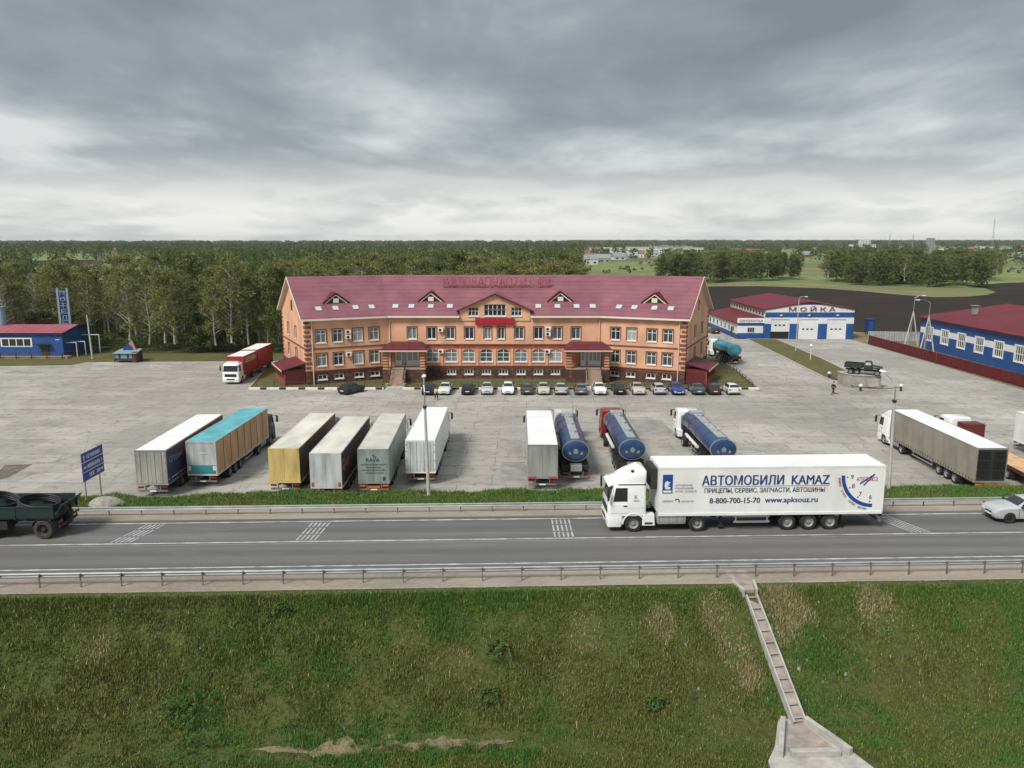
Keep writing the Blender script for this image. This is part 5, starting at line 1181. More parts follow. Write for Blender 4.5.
def cab(t, yf, paint, high=True, visor=True, wy=1.55, wr=.52, top=3.06, grille='black', strip_=False):
    """lorry cab; yf = front face, nose towards +y"""
    W_ = 1.22; L_ = 2.3; yr = yf - L_
    b_ = MB(); b_.rings([(1.02, -W_, W_, yr, yf - .02, .10), (1.5, -W_ - .01, W_ + .01, yr, yf, .14), (1.72, -W_, W_, yr, yf - .02, .15), (2.86, -W_ + .08, W_ - .08, yr, yf - .32, .18), (top - .08, -W_ + .11, W_ - .11, yr + .02, yf - .42, .2), (top, -W_ + .25, W_ - .25, yr + .12, yf - .62, .2)])
    body = b_.build('cab', paint, t, smooth=35)
    if high:
        b_ = MB(); b_.rings([(top - .12, -W_ + .14, W_ - .14, yr + .02, yf - .58, .12), (top + .10, -W_ + .15, W_ - .15, yr, yf - .74, .12), (top + .36, -W_ + .17, W_ - .17, yr - .02, yr + 1.12, .12), (top + .62, -W_ + .22, W_ - .22, yr - .02, yr + .52, .10), (top + .68, -W_ + .28, W_ - .28, yr + .02, yr + .36, .07)])
        b_.build('roof_fairing', paint, t, smooth=45)
    # glass follows the rake
    zl, zh = 1.90, 2.78
    def xw(z): return W_ - .08 * (z - 1.72) / 1.14
    def yw(z): return yf - .02 - .30 * (z - 1.72) / 1.14
    b_ = MB(); g = .012
    pf = [(-xw(zl) + .13, yw(zl) + g, zl), (xw(zl) - .13, yw(zl) + g, zl), (xw(zh) - .13, yw(zh) + g, zh), (-xw(zh) + .13, yw(zh) + g, zh)]
    b_.loft([pf, [(x, y - .03, z) for x, y, z in pf]]); b_.build('windshield', 'glass', t)
    for s in (-1, 1):
        q = [(yf - .30, zl + .02), (yf - 1.16, zl + .02), (yf - 1.16, zh - .04), (yf - .46, zh - .04)]
        b_ = MB(); pf = [(s * (xw(z) + .012), y, z) for y, z in q]; b_.loft([pf, [(x - s * .03, y, z) for x, y, z in pf]]); b_.build('side_window', 'glass', t)
        b_ = MB(); q = [(yf - .18, 1.2), (yf - 1.22, 1.2), (yf - 1.22, 1.74), (yf - .18, 1.74)]; pf = [(s * (W_ + .022), y, z) for y, z in q]; b_.loft([pf, [(x - s * .03, y, z) for x, y, z in pf]]); d_ = b_.build('door', paint, t)
        b_ = MB(); b_.box(s * (W_ + .02), s * (W_ + .05), yf - 1.15, yf - .92, 1.62, 1.68); b_.build('handle', 'black', d_)
        b_ = MB(); b_.box(s * (W_ + .12), s * (W_ + .32), yf - .02, yf + .08, 2.05, 2.72); b_.tube((s * (W_ - .08), yf - .3, 2.78), (s * (W_ + .22), yf + .03, 2.78), .03); b_.build('mirror', 'black', t, .03)
        b_ = MB(); b_.box(s * (W_ - .35), s * (W_ - .02), yf + .005, yf + .05, .62, .82); b_.build('headlight', 'lamp_clear', t, .02)
        b_ = MB(); b_.rings([(.42, *sorted((s * .7, s * (W_ + .03))), yr - .55, yr + .22, .04), (1.08, *sorted((s * .7, s * (W_ + .03))), yr - .5, yr + .2, .04)]); b_.build('step_box', paint, t)
        b_ = MB(); b_.box(*sorted((s * (W_ + .025), s * (W_ + .045))), yr - .4, yr + .08, .5, .62); b_.build('step', 'chassis', t)
        arch_fender(t, *sorted((s * .72, s * (W_ + .035))), yf - wy, wr, paint, .05)
        wheel(t, s * 1.05, yf - wy, wr, .32, s)
    b_ = MB(); b_.rings([(.34, -W_, W_, yf - .85, yf + .0, .12), (.55, -W_ - .02, W_ + .02, yf - .92, yf + .06, .16), (.95, -W_ - .02, W_ + .02, yf - .92, yf + .05, .16), (1.06, -W_ + .01, W_ - .01, yf - .9, yf - .02, .12)]); b_.build('bumper', paint, t, smooth=40)
    b_ = MB(); b_.box(-.85, .85, yf + .0, yf + .025, 1.12, 1.55); b_.box(-.6, .6, yf + .05, yf + .075, .66, .86); b_.build('grille', grille, t, .01)
    if visor: b_ = MB(); b_.loft([[(-1.05, yf - .30, 2.90), (1.05, yf - .30, 2.90), (1.05, yf - .33, 2.93), (-1.05, yf - .33, 2.93)], [(-1.05, yf - .03, 2.78), (1.05, yf - .03, 2.78), (1.05, yf - .04, 2.81), (-1.05, yf - .04, 2.81)]]); b_.build('sun_visor', 'black' if paint != 'cab_white' else paint, t)
    b_ = MB(); b_.box(-.26, .26, yf + .062, yf + .08, .50, .61); b_.build('number_plate', 'plate', t)
    if strip_:
        for s in (-1, 1):
            b_ = MB(); b_.box(*sorted((s * (W_ - .16), s * (W_ - .075))), yr + .05, yf - .6, top - .15, top - .09); b_.build('roof_strip', 'black', t)
            b_ = MB(); b_.box(*sorted((s * (W_ - .02), s * (W_ + .018))), yr + .05, yf - .25, 1.52, 1.545); b_.build('marker_tape', 'tape_yellow', t)
    return body
def tractor_chassis(t, yr, yf, axles, wr=.5):
    b_ = MB(); [b_.box(s * .42 - .05, s * .42 + .05, yr, yf - .6, .68, .94) for s in (-1, 1)]
    for a in axles: b_.tube((-1.0, a, wr), (1.0, a, wr), .09)
    b_.box(-.5, .5, axles[0] - .5, axles[0] + .5, .95, 1.12); b_.build('frame', 'chassis', t)
def rear_frame(t, L_, m='chassis', axles=(3.1, 4.4, 5.7), y0=0.0, lamp='red_lamp', legs=True, r=.5, z=1.13):
    b_ = MB(); [b_.box(s * .5 - .06, s * .5 + .06, y0 + .1, y0 + L_ - .3, .82, z) for s in (-1, 1)]; [b_.box(-1.2, 1.2, y0 + q, y0 + q + .1, .95, z) for q in np.arange(.6, L_ - .5, 1.3)]
    for a in axles: b_.tube((-1.0, y0 + a, r), (1.0, y0 + a, r), .09)
    b_.build('underframe', m, t)
    b_ = MB(); b_.box(-1.2, 1.2, y0 - .02, y0 + .10, .45, .60); [b_.box(s * .6 - .05, s * .6 + .05, y0 + .02, y0 + .10, .6, .95) for s in (-1, 1)]; b_.build('underrun_bar', 'rail_post', t)
    for s in (-1, 1):
        b_ = MB(); b_.box(*sorted((s * .72, s * 1.2)), y0 - .05, y0 + .02, .78, .93); b_.build('tail_light', lamp, t)
        for a in axles: wheel(t, s * 1.05, y0 + a, r, .36, s)
        b_ = MB(); b_.box(*sorted((s * .85, s * 1.2)), y0 + axles[0] - .72, y0 + axles[0] - .70, .25, .95); b_.build('mudflap', 'black_rubber', t)
        if legs: b_ = MB(); b_.box(*sorted((s * .75, s * .9)), y0 + L_ - 4.0, y0 + L_ - 3.85, .25, 1.0); b_.box(*sorted((s * .65, s * 1.0)), y0 + L_ - 4.1, y0 + L_ - 3.75, .2, .25); b_.build('landing_leg', 'chassis', t)
        b_ = MB(); [b_.box(*sorted((s * 1.17, s * 1.2)), y0 + 6.8, y0 + L_ - 4.6, zz, zz + .12) for zz in (.5, .85)]; [b_.box(*sorted((s * 1.13, s * 1.17)), y0 + yy, y0 + yy + .08, .5, z) for yy in (6.9, L_ - 4.8)]; b_.build('side_guard', 'silver', t)
    b_ = MB(); b_.box(-.27, .27, y0 - .05, y0 - .022, .47, .58); b_.build('number_plate', 'plate', t)
def trailer_box(t, y0, L_, roof, side, front, rear, z0=1.15, z1=4.0, W_=1.275, corner='steel', posts=0, ribs=False, rods=True, band=None, doors=True, frame_m='silver', pleats=0):
    b_ = MB(); e = .0
    b_.add([(-W_, y0, z0), (W_, y0, z0), (W_, y0 + L_, z0), (-W_, y0 + L_, z0), (-W_, y0, z1), (W_, y0, z1), (W_, y0 + L_, z1), (-W_, y0 + L_, z1)], [(0, 1, 2, 3)], 1)
    k = 24 if pleats else 1                                           # tarpaulin sides bow a little between the posts
    for s in (-1, 1):
        for i in range(k):
            a, c = y0 + L_ * i / k, y0 + L_ * (i + 1) / k; oa = .038 * math.sin(i * 2.1) if 0 < i else 0; oc = .038 * math.sin((i + 1) * 2.1) if i + 1 < k else 0
            b_.poly([(s * (W_ + oa), a, z0), (s * (W_ + oc), c, z0), (s * W_, c, z1), (s * W_, a, z1)], 1)
    kk = 9
    for i in range(kk):                                               # roof skin sags between the bows
        a, c = y0 + L_ * i / kk, y0 + L_ * (i + 1) / kk; mid = (a + c) / 2
        b_.poly([(-W_, a, z1), (W_, a, z1), (W_ * .9, mid, z1 - .015), (-W_ * .9, mid, z1 - .015)], 0); b_.poly([(-W_ * .9, mid, z1 - .015), (W_ * .9, mid, z1 - .015), (W_, c, z1), (-W_, c, z1)], 0)
        for s in (-1, 1): b_.poly([(s * W_, a, z1), (s * W_ * .9, mid, z1 - .015), (s * W_, c, z1)], 0)
    b_.poly([(-W_, y0 + L_, z0), (W_, y0 + L_, z0), (W_, y0 + L_, z1), (-W_, y0 + L_, z1)], 2); b_.poly([(-W_, y0, z0), (W_, y0, z0), (W_, y0, z1), (-W_, y0, z1)], 3)
    bd = b_.build('trailer_body', [roof, side, front, rear], t)
    b_ = MB(); w = .07
    for s in (-1, 1): b_.box(*sorted((s * (W_ + .012), s * (W_ - w))), y0 - .035, y0 + .02, z0 - .12, z1 + .012); b_.box(*sorted((s * (W_ + .014), s * (W_ - .03))), y0 + .021, y0 + L_ + .012, z1 - .09, z1 + .014); b_.box(*sorted((s * (W_ + .035), s * (W_ - .03))), y0 + .021, y0 + L_ + .012, z0 - .14, z0 + .02); b_.box(*sorted((s * (W_ + .013), s * (W_ - w))), y0 + L_ - .03, y0 + L_ + .015, z0 + .02, z1 - .09)
    b_.box(-W_ + w, W_ - w, y0 - .033, y0 + .02, z1 - .13, z1 + .011); b_.box(-W_ + w, W_ - w, y0 - .033, y0 + .02, z0 - .12, z0 + .02)
    b_.build('body_frame', frame_m, bd)
    if posts:
        b_ = MB()
        for i in range(1, posts): yy = y0 + L_ * i / posts; [b_.box(*sorted((s * (W_ - .02), s * (W_ + .026))), yy - .03, yy + .03, z0 + .02, z1 - .09) for s in (-1, 1)]
        b_.build('side_post', corner, bd)
    if doors:
        for s in (-1, 1):
            b_ = MB(); b_.box(*sorted((s * .012, s * (W_ - .075))), y0 - .03, y0 + .0, z0 + .03, z1 - .14); d_ = b_.build('rear_door', rear, bd)
            if rods:
                b_ = MB(); [b_.tube((s * q, y0 - .045, z0 + .03), (s * q, y0 - .045, z1 - .14), .018, n=6) for q in (.32, .88)]; [b_.box(s * q - .05, s * q + .05, y0 - .06, y0 - .03, zz, zz + .05) for q in (.32, .88) for zz in (z0 + .25, z0 + .9, z1 - .5)]; b_.build('lock_rod', 'silver' if rear != 'dark_door' else 'chassis', d_)
                b_ = MB(); [b_.box(*sorted((s * (W_ - .13), s * (W_ + .005))), y0 - .05, y0 - .036, zz, zz + .07) for zz in (z0 + .2, z0 + 1.0, z0 + 1.8, z1 - .45)]; b_.build('hinge', 'steel', d_)
    if pleats:                                                        # buckles along the lower edge
        b_ = MB(); [b_.box(*sorted((s * (W_ + .03), s * (W_ + .045))), y0 + .3 + i * .45, y0 + .36 + i * .45, z0 - .12, z0 + .16) for s in (-1, 1) for i in range(int((L_ - .5) / .45))]; b_.build('buckle', 'black', bd)
    return bd
def semi(name, label, loc, rz, paint, roof, side, front, rear, group='lorries parked in the lot', high=True, L_=13.6, total=16.6, cabd=True, **kw):
    t = thing(name, label, 'lorry', loc, rz, group)
    lamp = kw.pop('lamp', 'red_lamp'); strip_ = kw.pop('strip_', False); um = kw.pop('under', 'chassis')
    bd = trailer_box(t, 0, L_, roof, side, front, rear, **kw); rear_frame(t, L_, um, lamp=lamp)
    if cabd:
        yf = total; tractor_chassis(t, yf - 6.4, yf, (yf - 5.4, yf - 1.55)); cab(t, yf, paint, high, strip_=strip_)
        for s in (-1, 1):
            wheel(t, s * 1.03, yf - 5.4, .5, .5, s); arch_fender(t, *sorted((s * .75, s * 1.24)), yf - 5.4, .5, 'chassis', .03, 20, 160)
            b_ = MB(); b_.rings([(.48, *sorted((s * .58, s * 1.2)), yf - 4.72, yf - 3.0, .1), (.62, *sorted((s * .55, s * 1.23)), yf - 4.75, yf - 2.97, .1), (.98, *sorted((s * .55, s * 1.23)), yf - 4.75, yf - 2.97, .1), (1.08, *sorted((s * .6, s * 1.18)), yf - 4.72, yf - 3.0, .1)]); b_.build('fuel_tank', 'tank_grey', t, smooth=40)
    return t, bd
FS = lambda s, y, z: frame((s * 1.285, y, z), (0, s, 0))          # writing on a long side of a trailer
FR = lambda x, z, y=-.034: frame((x, y, z), (1, 0, 0))               # writing on the rear doors
# the white road lorry
def road_lorry():
    p = rd(22.02, 1.92, 4.004)
    t, bd = semi('semi_truck', 'white articulated lorry driving left on the road with blue lettering on its trailer', p, RY + math.pi / 2, 'cab_white', 'bright_roof', 'trailer_white', 'trailer_white', 'trailer_white', group=None, frame_m='white_paint', strip_=True)
    t.scale = (.985, .985, .985)
    s = -1; x = 13.6
    pos = lambda fx: 13.75 - fx * 13.5
    T_ = lambda txt, fx0, fx1, z, h, m, **k: text(txt, FS(s, pos(fx0), z), h, m, bd, (fx1 - fx0) * 13.5, **k)
    T_('АВТОМОБИЛИ  KAMAZ', .200, .768, 2.90, .60, 'text_blue', bold=.035)
    T_('ПРИЦЕПЫ, СЕРВИС, ЗАПЧАСТИ, АВТОШИНЫ', .212, .75, 2.43, .29, 'text_dark', bold=.012)
    T_('8-800-700-15-70', .237, .462, 1.77, .36, 'text_dark', bold=.022); T_('www.apksouz.ru', .486, .722, 1.79, .36, 'text_blue', bold=.022)
    b_ = MB(); xs = -1.283
    b_.box(xs - .004, xs, pos(.768), pos(.200), 2.80, 2.825); b_.build('underline', 'text_blue', bd)
    b_ = MB(); b_.box(xs - .004, xs, pos(.072), pos(.027), 2.42, 3.58); lg = b_.build('emblem', 'logo_blue', bd)
    c = pos(.049); b_ = MB()
    b_.prism([(c + .12, 2.68), (c - .14, 2.68), (c - .2, 2.80), (c - .02, 2.84), (c + .02, 2.92), (c - .17, 2.92), (c - .02, 3.0), (c - .2, 3.1), (c - .06, 3.12), (c + .03, 3.2), (c + .15, 3.1), (c + .18, 2.9)], 'x', xs - .009, xs - .004); b_.box(xs - .009, xs - .004, c - .24, c + .24, 2.48, 2.60); b_.build('emblem_figure', 'text_white', lg)
    for i, w in enumerate(('АЛТАЙСКАЯ', 'КОМПАНИЯ', 'АПК СОЮЗ')): T_(w, .083, .083 + (.075, .08, .095)[i], 2.86 - i * .19, .12, 'text_grey')
    T_('СЕРВИС', .027, .077, 1.88, .11, 'text_grey'); T_('ЗАПЧАСТИ', .112, .165, 1.86, .11, 'text_grey')
    c = pos(.094); b_ = MB(); b_.loft([[(xs - .004, c + r * math.cos(a), 1.93 + r * math.sin(a)) for r in (.16, .09)] for a in [R(20 + 200 * i / 12) for i in range(13)]], closed=False, cap=False); b_.build('badge', 'text_dark', bd)
    # quarter clock face with its hands
    cy, cz, r0, r1 = pos(.972), 3.42, 1.78, 2.0
    b_ = MB(); arc = [R(180 + 90 * i / 24) for i in range(25)]
    # angle measured in picture sense: 180 = towards the cab (+y), 270 = down
    pt = lambda r, a: (xs - .004, cy - r * math.cos(a), cz + r * math.sin(a))
    for a, a2 in zip(arc, arc[1:]): b_.poly([pt(r0, a), pt(r1, a), pt(r1, a2), pt(r0, a2)])
    b_.build('dial_arc', 'logo_blue', bd)
    for ch, deg, rr in (('9', 184, 1.35), ('8', 208, 1.40), ('7', 236, 1.40), ('6', 264, 1.36)):
        q = pt(rr, R(deg)); text(ch, frame((xs - .001, q[1] + .1, q[2] - .13), (0, -1, 0)), .28, 'text_dark', bd)
        b_ = MB(); q = pt(1.64, R(deg)); b_.box(xs - .005, xs, q[1] - .045, q[1] + .045, q[2] - .035, q[2] + .035); b_.build('dial_tick', 'text_dark', bd)
    text('АПКСОЮЗ', frame((xs - .001, cy + 1.08, cz - .36), (0, -1, 0)), .26, 'text_red', bd, 1.28)
    for (ya, za), (yb, zb), w in (((cy + .85, cz - .52), (cy - .02, cz + .08), .045), ((cy + .62, cz - .62), (cy - .0, cz + .05), .04)):
        d = Vector((0, yb - ya, zb - za)).normalized(); n = Vector((0, -d.z, d.y)) * w; X_ = Vector((xs - .012, 0, 0))
        b_ = MB(); b_.poly([X_ + Vector((0, ya, za)) + n, X_ + Vector((0, ya, za)) - n, X_ + Vector((0, yb, zb)) - n * .6, X_ + Vector((0, yb, zb)) + n * .6]); b_.build('dial_hand', 'text_blue', bd)
    for w, deg, mm in (('РЕМОНТ', 184, 'text_red'), ('24 ЧАСА', 205, 'text_tan'), ('СЕРВИС', 226, 'text_grey'), ('МАГАЗИН', 246, 'text_grey')):
        a = R(deg); q = pt(2.22, a); a2 = R(deg + 15); q2 = pt(2.22, a2); d = (Vector(q2) - Vector(q)).normalized(); n = Vector((-1, 0, 0)).cross(d)
        text(w, frame(q, d, n), .15, mm, bd, .55)
    # cooler unit on the front bulkhead, cab emblem
    b_ = MB(); b_.box(-.9, .9, 13.62, 13.98, 2.55, 3.85); b_.build('cooling_unit', 'chassis', bd, .05)
    text('К', frame((-1.245, 15.05, 2.12), (0, -1, 0)), .2, 'text_dark', t); text('KAMAZ', frame((-1.247, 15.12, 1.95), (0, -1, 0)), .08, 'text_dark', t)
    b_ = MB(); b_.tube((-.75, 15.1, 3.62), (-.75, 15.1, 3.72), .1); b_.build('beacon', 'black', t)
road_lorry()
# parked trailers, rear doors to the road
def ttext(bd, *a, **k): text(*a, parent=bd, **k)
t, bd = semi('semi_truck', 'lorry with white roof, dull grey doors and navy sides, leftmost of the row', (-29.75, 62.7, 0), R(1.0), 'cab_white', 'bright_roof', 'navy_tarp', 'navy_tarp', 'beige_door', under='rust', frame_m='silver', pleats=1, high=False)
text('GFтранс', FS(1, .5, 2.75), .55, 'text_grey', bd, 2.9)
b_ = MB(); b_.box(1.29, 1.294, .1, 13.4, 1.42, 1.47); b_.build('stripe', 'text_white', bd)
t, bd = semi('semi_truck', 'lorry with a turquoise roof and orange plywood sides', (-26.65, 65.4, 0), R(-1.2), 'dark_green', 'teal_tarp', 'plywood', 'plywood', 'pale_door', z1=4.05, posts=8, corner='trim_brown', rods=False, doors=False, frame_m='pale_door', high=False, total=16.0)
b_ = MB(); b_.box(-1.2, 1.2, -.038, -.005, 1.2, 1.95); b_.build('lower_panel', 'teal_panel', bd)
b_ = MB(); [b_.box(*sorted((s * .95, s * 1.2)), -.06, -.038, 1.5, 1.9) for s in (-1, 1)]; b_.build('reflector', 'lamp_clear', bd)
b_ = MB(); b_.box(-.1, .55, -.05, -.035, 3.0, 3.06); b_.build('handle', 'text_white', bd)
semi('semi_truck', 'lorry with yellow rear doors and a worn pale roof', (-18.95, 63.3, 0), 0, 'cab_blue', 'dirty_roof', 'olive_tarp', 'olive_tarp', 'yellow_door', frame_m='yellow_door', posts=0, pleats=1, high=False, rods=False)
t, bd = semi('semi_truck', 'lorry with plain pale grey doors and dark brown tarpaulin sides', (-15.15, 61.8, 0), R(.4), 'cab_grey', 'dirty_roof', 'brown_tarp', 'brown_tarp', 'pale_door', frame_m='pale_door', rods=False, pleats=1, high=False)
text('Gruz', FS(1, .4, 2.3), 1.0, 'text_tan', bd, 2.6)
b_ = MB(); [b_.box(*sorted((s * .98, s * 1.2)), -.045, -.033, 1.2, 1.55) for s in (-1, 1)]; b_.build('reflector', 'orange_red', bd)
t, bd = semi('semi_truck', 'grey green lorry with dark lettering across its rear doors', (-11.5, 63.1, 0), R(1.6), 'cab_white', 'silver_roof', 'green_grey', 'green_grey', 'green_grey', under='rust', lamp='orange_lamp', frame_m='green_grey', rods=False, high=True)
text('RAVA', FR(-.62, 2.92), .32, 'text_dark', bd, 1.1, bold=.02)
for i, (w, x0, wd) in enumerate((('ПРОИЗВОДСТВО ГРУЗОВЫХ ПРИЦЕПОВ', -1.05, 2.1), ('МАСЛО СЫР МОЛОКО', -.6, 1.2), ('ДОСТАВКА ПО ВСЕЙ РОССИИ', -.95, 1.9), ('СКЛАД МАГАЗИН', -.7, 1.5))): text(w, FR(x0, 2.62 - i * .24), .12, 'text_dark', bd, wd)
b_ = MB(); b_.box(.75, .98, -.045, -.032, 1.3, 1.6); b_.box(-.05, .08, -.045, -.032, 3.35, 3.5); b_.box(.1, .24, -.045, -.032, 3.27, 3.38); b_.build('mark', 'text_dark', bd)
b_ = MB(); b_.box(-.5, .5, -.06, -.03, .66, .86); b_.build('plate_board', 'orange_lamp', t)
semi('semi_truck', 'white lorry with locking bars on worn white doors, behind the lamp post', (-7.95, 66.1, 0), R(-.2), 'cab_white', 'bright_roof', 'trailer_white', 'trailer_white', 'pale_door', frame_m='white_paint', high=True)
semi('semi_truck', 'white roofed lorry with grey doors and red markers beside the blue tankers', (2.6, 64.5, 0), R(-.4), 'cab_white', 'bright_roof', 'pale_door', 'trailer_white', 'grey_door', frame_m='silver', rods=False, lamp='red_lamp', high=True)
b_ = MB(); [b_.box(*sorted((s * .55, s * 1.2)), -.06, -.034, 1.06, 1.22) for s in (-1, 1)]; o = b_.build('reflector', 'orange_red', bpy.data.objects['semi_truck.007'])

# blue tankers
def tanker(label, loc, rz, paint, tank='tank_blue', total=17.2, ywell=0.0, group='lorries parked in the lot', Lt=12.0, zc=2.58, a=1.16, c=.93, high=False, y0=1.0, rear='silver'):
    t = thing('tank_truck', label, 'tanker', loc, rz, group)
    def ring(y, k=1.0): return [(a * k * math.cos(2 * math.pi * i / 28), y, zc + c * k * math.sin(2 * math.pi * i / 28)) for i in range(28)]
    b_ = MB(); b_.loft([ring(y0 - .16, .30), ring(y0 - .12, .75), ring(y0, .985), ring(y0 + .06), ring(y0 + Lt - .06), ring(y0 + Lt, .98), ring(y0 + Lt + .14, .7), ring(y0 + Lt + .18, .3)]); tk = b_.build('tank', tank, t, smooth=40)
    b_ = MB()
    for yy in (y0 + .02, y0 + Lt - .12): b_.loft([ring(yy, 1.0), ring(yy, 1.05), ring(yy + .09, 1.05), ring(yy + .09, 1.0)])
    b_.build('rim_band', 'silver', tk, smooth=40)
    b_ = MB()
    for k in range(1, 4): yy = y0 + Lt * k / 4; b_.loft([ring(yy, 1.0), ring(yy, 1.018), ring(yy + .1, 1.018), ring(yy + .1, 1.0)])
    b_.build('hoop', tank, tk, smooth=40)
    b_ = MB(); b_.box(-.38, .38, y0 + .8, y0 + Lt - 1.6, zc + c - .03, zc + c + .05); b_.box(-.6, .6, y0 + Lt - 1.5, y0 + Lt - .35, zc + c - .1, zc + c + .16); b_.build('walkway', 'galv', tk)
    b_ = MB(); [b_.tube((0, yy, zc + c), (0, yy, zc + c + .25), .28, n=14) for yy in (y0 + 3, y0 + 6.2, y0 + 9.2)]; b_.build('hatch', 'galv', tk)
    b_ = MB(); b_.path([(.55, y0 + Lt - .4, zc + c), (.55, y0 + Lt - .4, zc + c + .75), (1.0, y0 + Lt - .4, zc + c + .75), (1.0, y0 + Lt - .4, zc + .3)], .03, 6); b_.path([(.55, y0 + Lt - 1.6, zc + c - .1), (.55, y0 + Lt - 1.6, zc + c + .75), (.55, y0 + Lt - .4, zc + c + .75)], .025, 6); b_.build('guard_rail', 'silver', tk)
    b_ = MB(); b_.prism([(0, .30), (.22, .08), (.16, -.2), (-.16, -.2), (-.22, .08)], 'y', -.02, .0); o = b_.build('emblem', 'rim', tk); o.location = (0, y0 - .15, zc)
    b_ = MB(); [b_.prism([(sx - .12, zc - .28), (sx + .12, zc - .28), (sx + .12, zc - .04), (sx - .12, zc - .04)], 'y', y0 - .15, y0 - .13) for sx in (-.5, .5)]; b_.build('placard', 'rim', tk)
    rear_frame(t, y0 + Lt, y0=0, axles=(2.6, 3.9, 5.2), z=1.4, legs=True)
    b_ = MB(); b_.box(-.5, .5, .1, .7, .95, 1.55); b_.box(-.5, .5, .05, .1, 1.0, 1.5); b_.build('pump_box', rear, t, .03)
    for s in (-1, 1):
        b_ = MB(); b_.tube((s * 1.0, 6.6, 1.35), (s * 1.0, y0 + Lt - 1.5, 1.35), .17, n=12); b_.build('hose_tube', 'white_paint', t)
        b_ = MB(); [b_.box(*sorted((s * .85, s * 1.22)), yy - .6, yy + .6, 1.06, 1.1) for yy in (2.6, 3.9, 5.2)]; b_.build('mudguard', 'chassis', t)
    yf = total; tractor_chassis(t, yf - 6.4, yf, (yf - 5.3, yf - 1.55)); cab(t, yf, paint, high, top=3.1)
    for s in (-1, 1): wheel(t, s * 1.03, yf - 5.3, .5, .5, s); arch_fender(t, *sorted((s * .75, s * 1.24)), yf - 5.3, .5, 'chassis', .03, 20, 160)
    b_ = MB(); b_.box(-.85, .85, yf - 2.9, yf - 2.36, 1.2, 2.6); b_.build('air_kit', 'chassis', t, .03)
    return t
tanker('blue tanker with a light grey cab, parked close beside the white roofed lorry', (5.65, 66.7, 0), R(0), 'cab_grey')
tanker('blue tanker with a dark red cab', (10.75, 67.2, 0), R(0), 'cab_red')
tanker('blue tanker with a white cab, half hidden behind the road lorry', (18.9, 67.2, 0), R(0), 'cab_white')

# grey curtain trailer on the right
t, bd = semi('semi_truck', 'lorry with grey curtain sides and dark rear doors, right of the lot', (39.95, 63.4, 0), R(-.3), 'cab_white', 'bright_roof', 'grey_tarp', 'grey_tarp', 'dark_door', frame_m='grey_tarp', pleats=1, L_=15.2, total=18.1, lamp='orange_lamp', high=True)
b_ = MB(); [b_.box(*sorted((s * .16, s * 1.1)), -.052, -.031, za, zb) for s in (-1, 1) for za, zb in ((1.35, 2.05), (2.15, 2.9), (3.0, 3.7))]; b_.build('door_panel', 'black', bd)
b_ = MB(); b_.box(-.45, .5, -.08, -.03, .62, .98); b_.build('plate_board', 'orange_red', t)
# tractor with a dark red box behind it, half hidden
def red_tipper(x, y, rz):
    t = thing('short_lorry', 'white cabbed lorry with a dark red box, half hidden behind the grey curtain trailer', 'lorry', (x, y, 0), rz)
    b_ = MB(); b_.box(-.75, 1.25, 0, 1.5, 1.0, 2.8); b_.build('box', 'dark_red', t, .03); rear_frame(t, 3.0, axles=(1.4,), legs=False)
    tractor_chassis(t, .5, 4.4, (1.4, 2.8)); cab(t, 4.3, 'cab_white', False, top=3.06)
red_tipper(46.3, 77.0, R(3))
def flatbed(x, y, rz, label, L_=12.5):
    t = thing('flatbed_trailer', label, 'trailer', (x, y, 0), rz); b_ = MB(); b_.box(-1.27, 1.27, 0, L_, 1.12, 1.32); b_.build('deck', 'plywood', t); b_ = MB(); b_.box(-1.3, 1.3, -.06, 0, .95, 1.36); [b_.box(s * 1.28 - .02, s * 1.28 + .02, 0, L_, 1.0, 1.34) for s in (-1, 1)]; b_.build('edge_rail', 'rust', t); rear_frame(t, L_); return t
flatbed(45.2, 64.6, R(-4), 'empty flatbed trailer with a beige wooden deck at the right edge of the photo')
semi('semi_truck', 'plain white box lorry cut off by the right edge of the photo', (52.15, 77.6, 0), R(180), 'cab_white', 'trailer_white', 'trailer_white', 'trailer_white', 'trailer_white', frame_m='white_paint')

# red box lorry on the far left, nose towards the camera
def red_lorry():
    t = thing('box_lorry', 'white cabbed lorry towing red boxes with white roofs, parked beside the hotel lawn', 'lorry', (-41.5, 131.2, 0), R(180))
    for y0, L_, z1 in ((0, 7.7, 3.95), (8.1, 6.2, 3.85)):
        bd = trailer_box(t, y0, L_, 'bright_roof', 'red_tarp', 'red_tarp', 'red_tarp', z1=z1, frame_m='red_tarp', rods=False, pleats=1)
    text('АВТОЛАЙН', frame((-1.30, 13.7, 2.75), (0, -1, 0)), .75, 'text_white', bd, 4.6)
    rear_frame(t, 7.7, axles=(1.6, 6.0), legs=False); yf = 16.7; tractor_chassis(t, 7.9, yf, (10.2, yf - 1.45)); cab(t, yf, 'cab_white', False)
    for s in (-1, 1): wheel(t, s * 1.03, 10.2, .5, .5, s)
    b_ = MB(); b_.box(-.05, .05, 7.6, 8.2, .8, .95); b_.build('drawbar', 'chassis', t)
    b_ = MB(); b_.rings([(2.93, -.95, .95, yf - 1.7, yf - .8, .1), (3.25, -.9, .9, yf - 1.7, yf - 1.1, .1)]); b_.build('roof_spoiler', 'cab_grey', t)
red_lorry()
# teal tanker by the hotel's right end
def small_tanker():
    t = tanker('short turquoise tanker lorry parked by the right end of the hotel', (38.1, 132.8, 0), R(3), 'cab_white', 'tank_teal', total=12.6, Lt=7.8, a=1.18, c=1.0, zc=2.5, y0=.7, rear='chassis', group=None)
small_tanker()
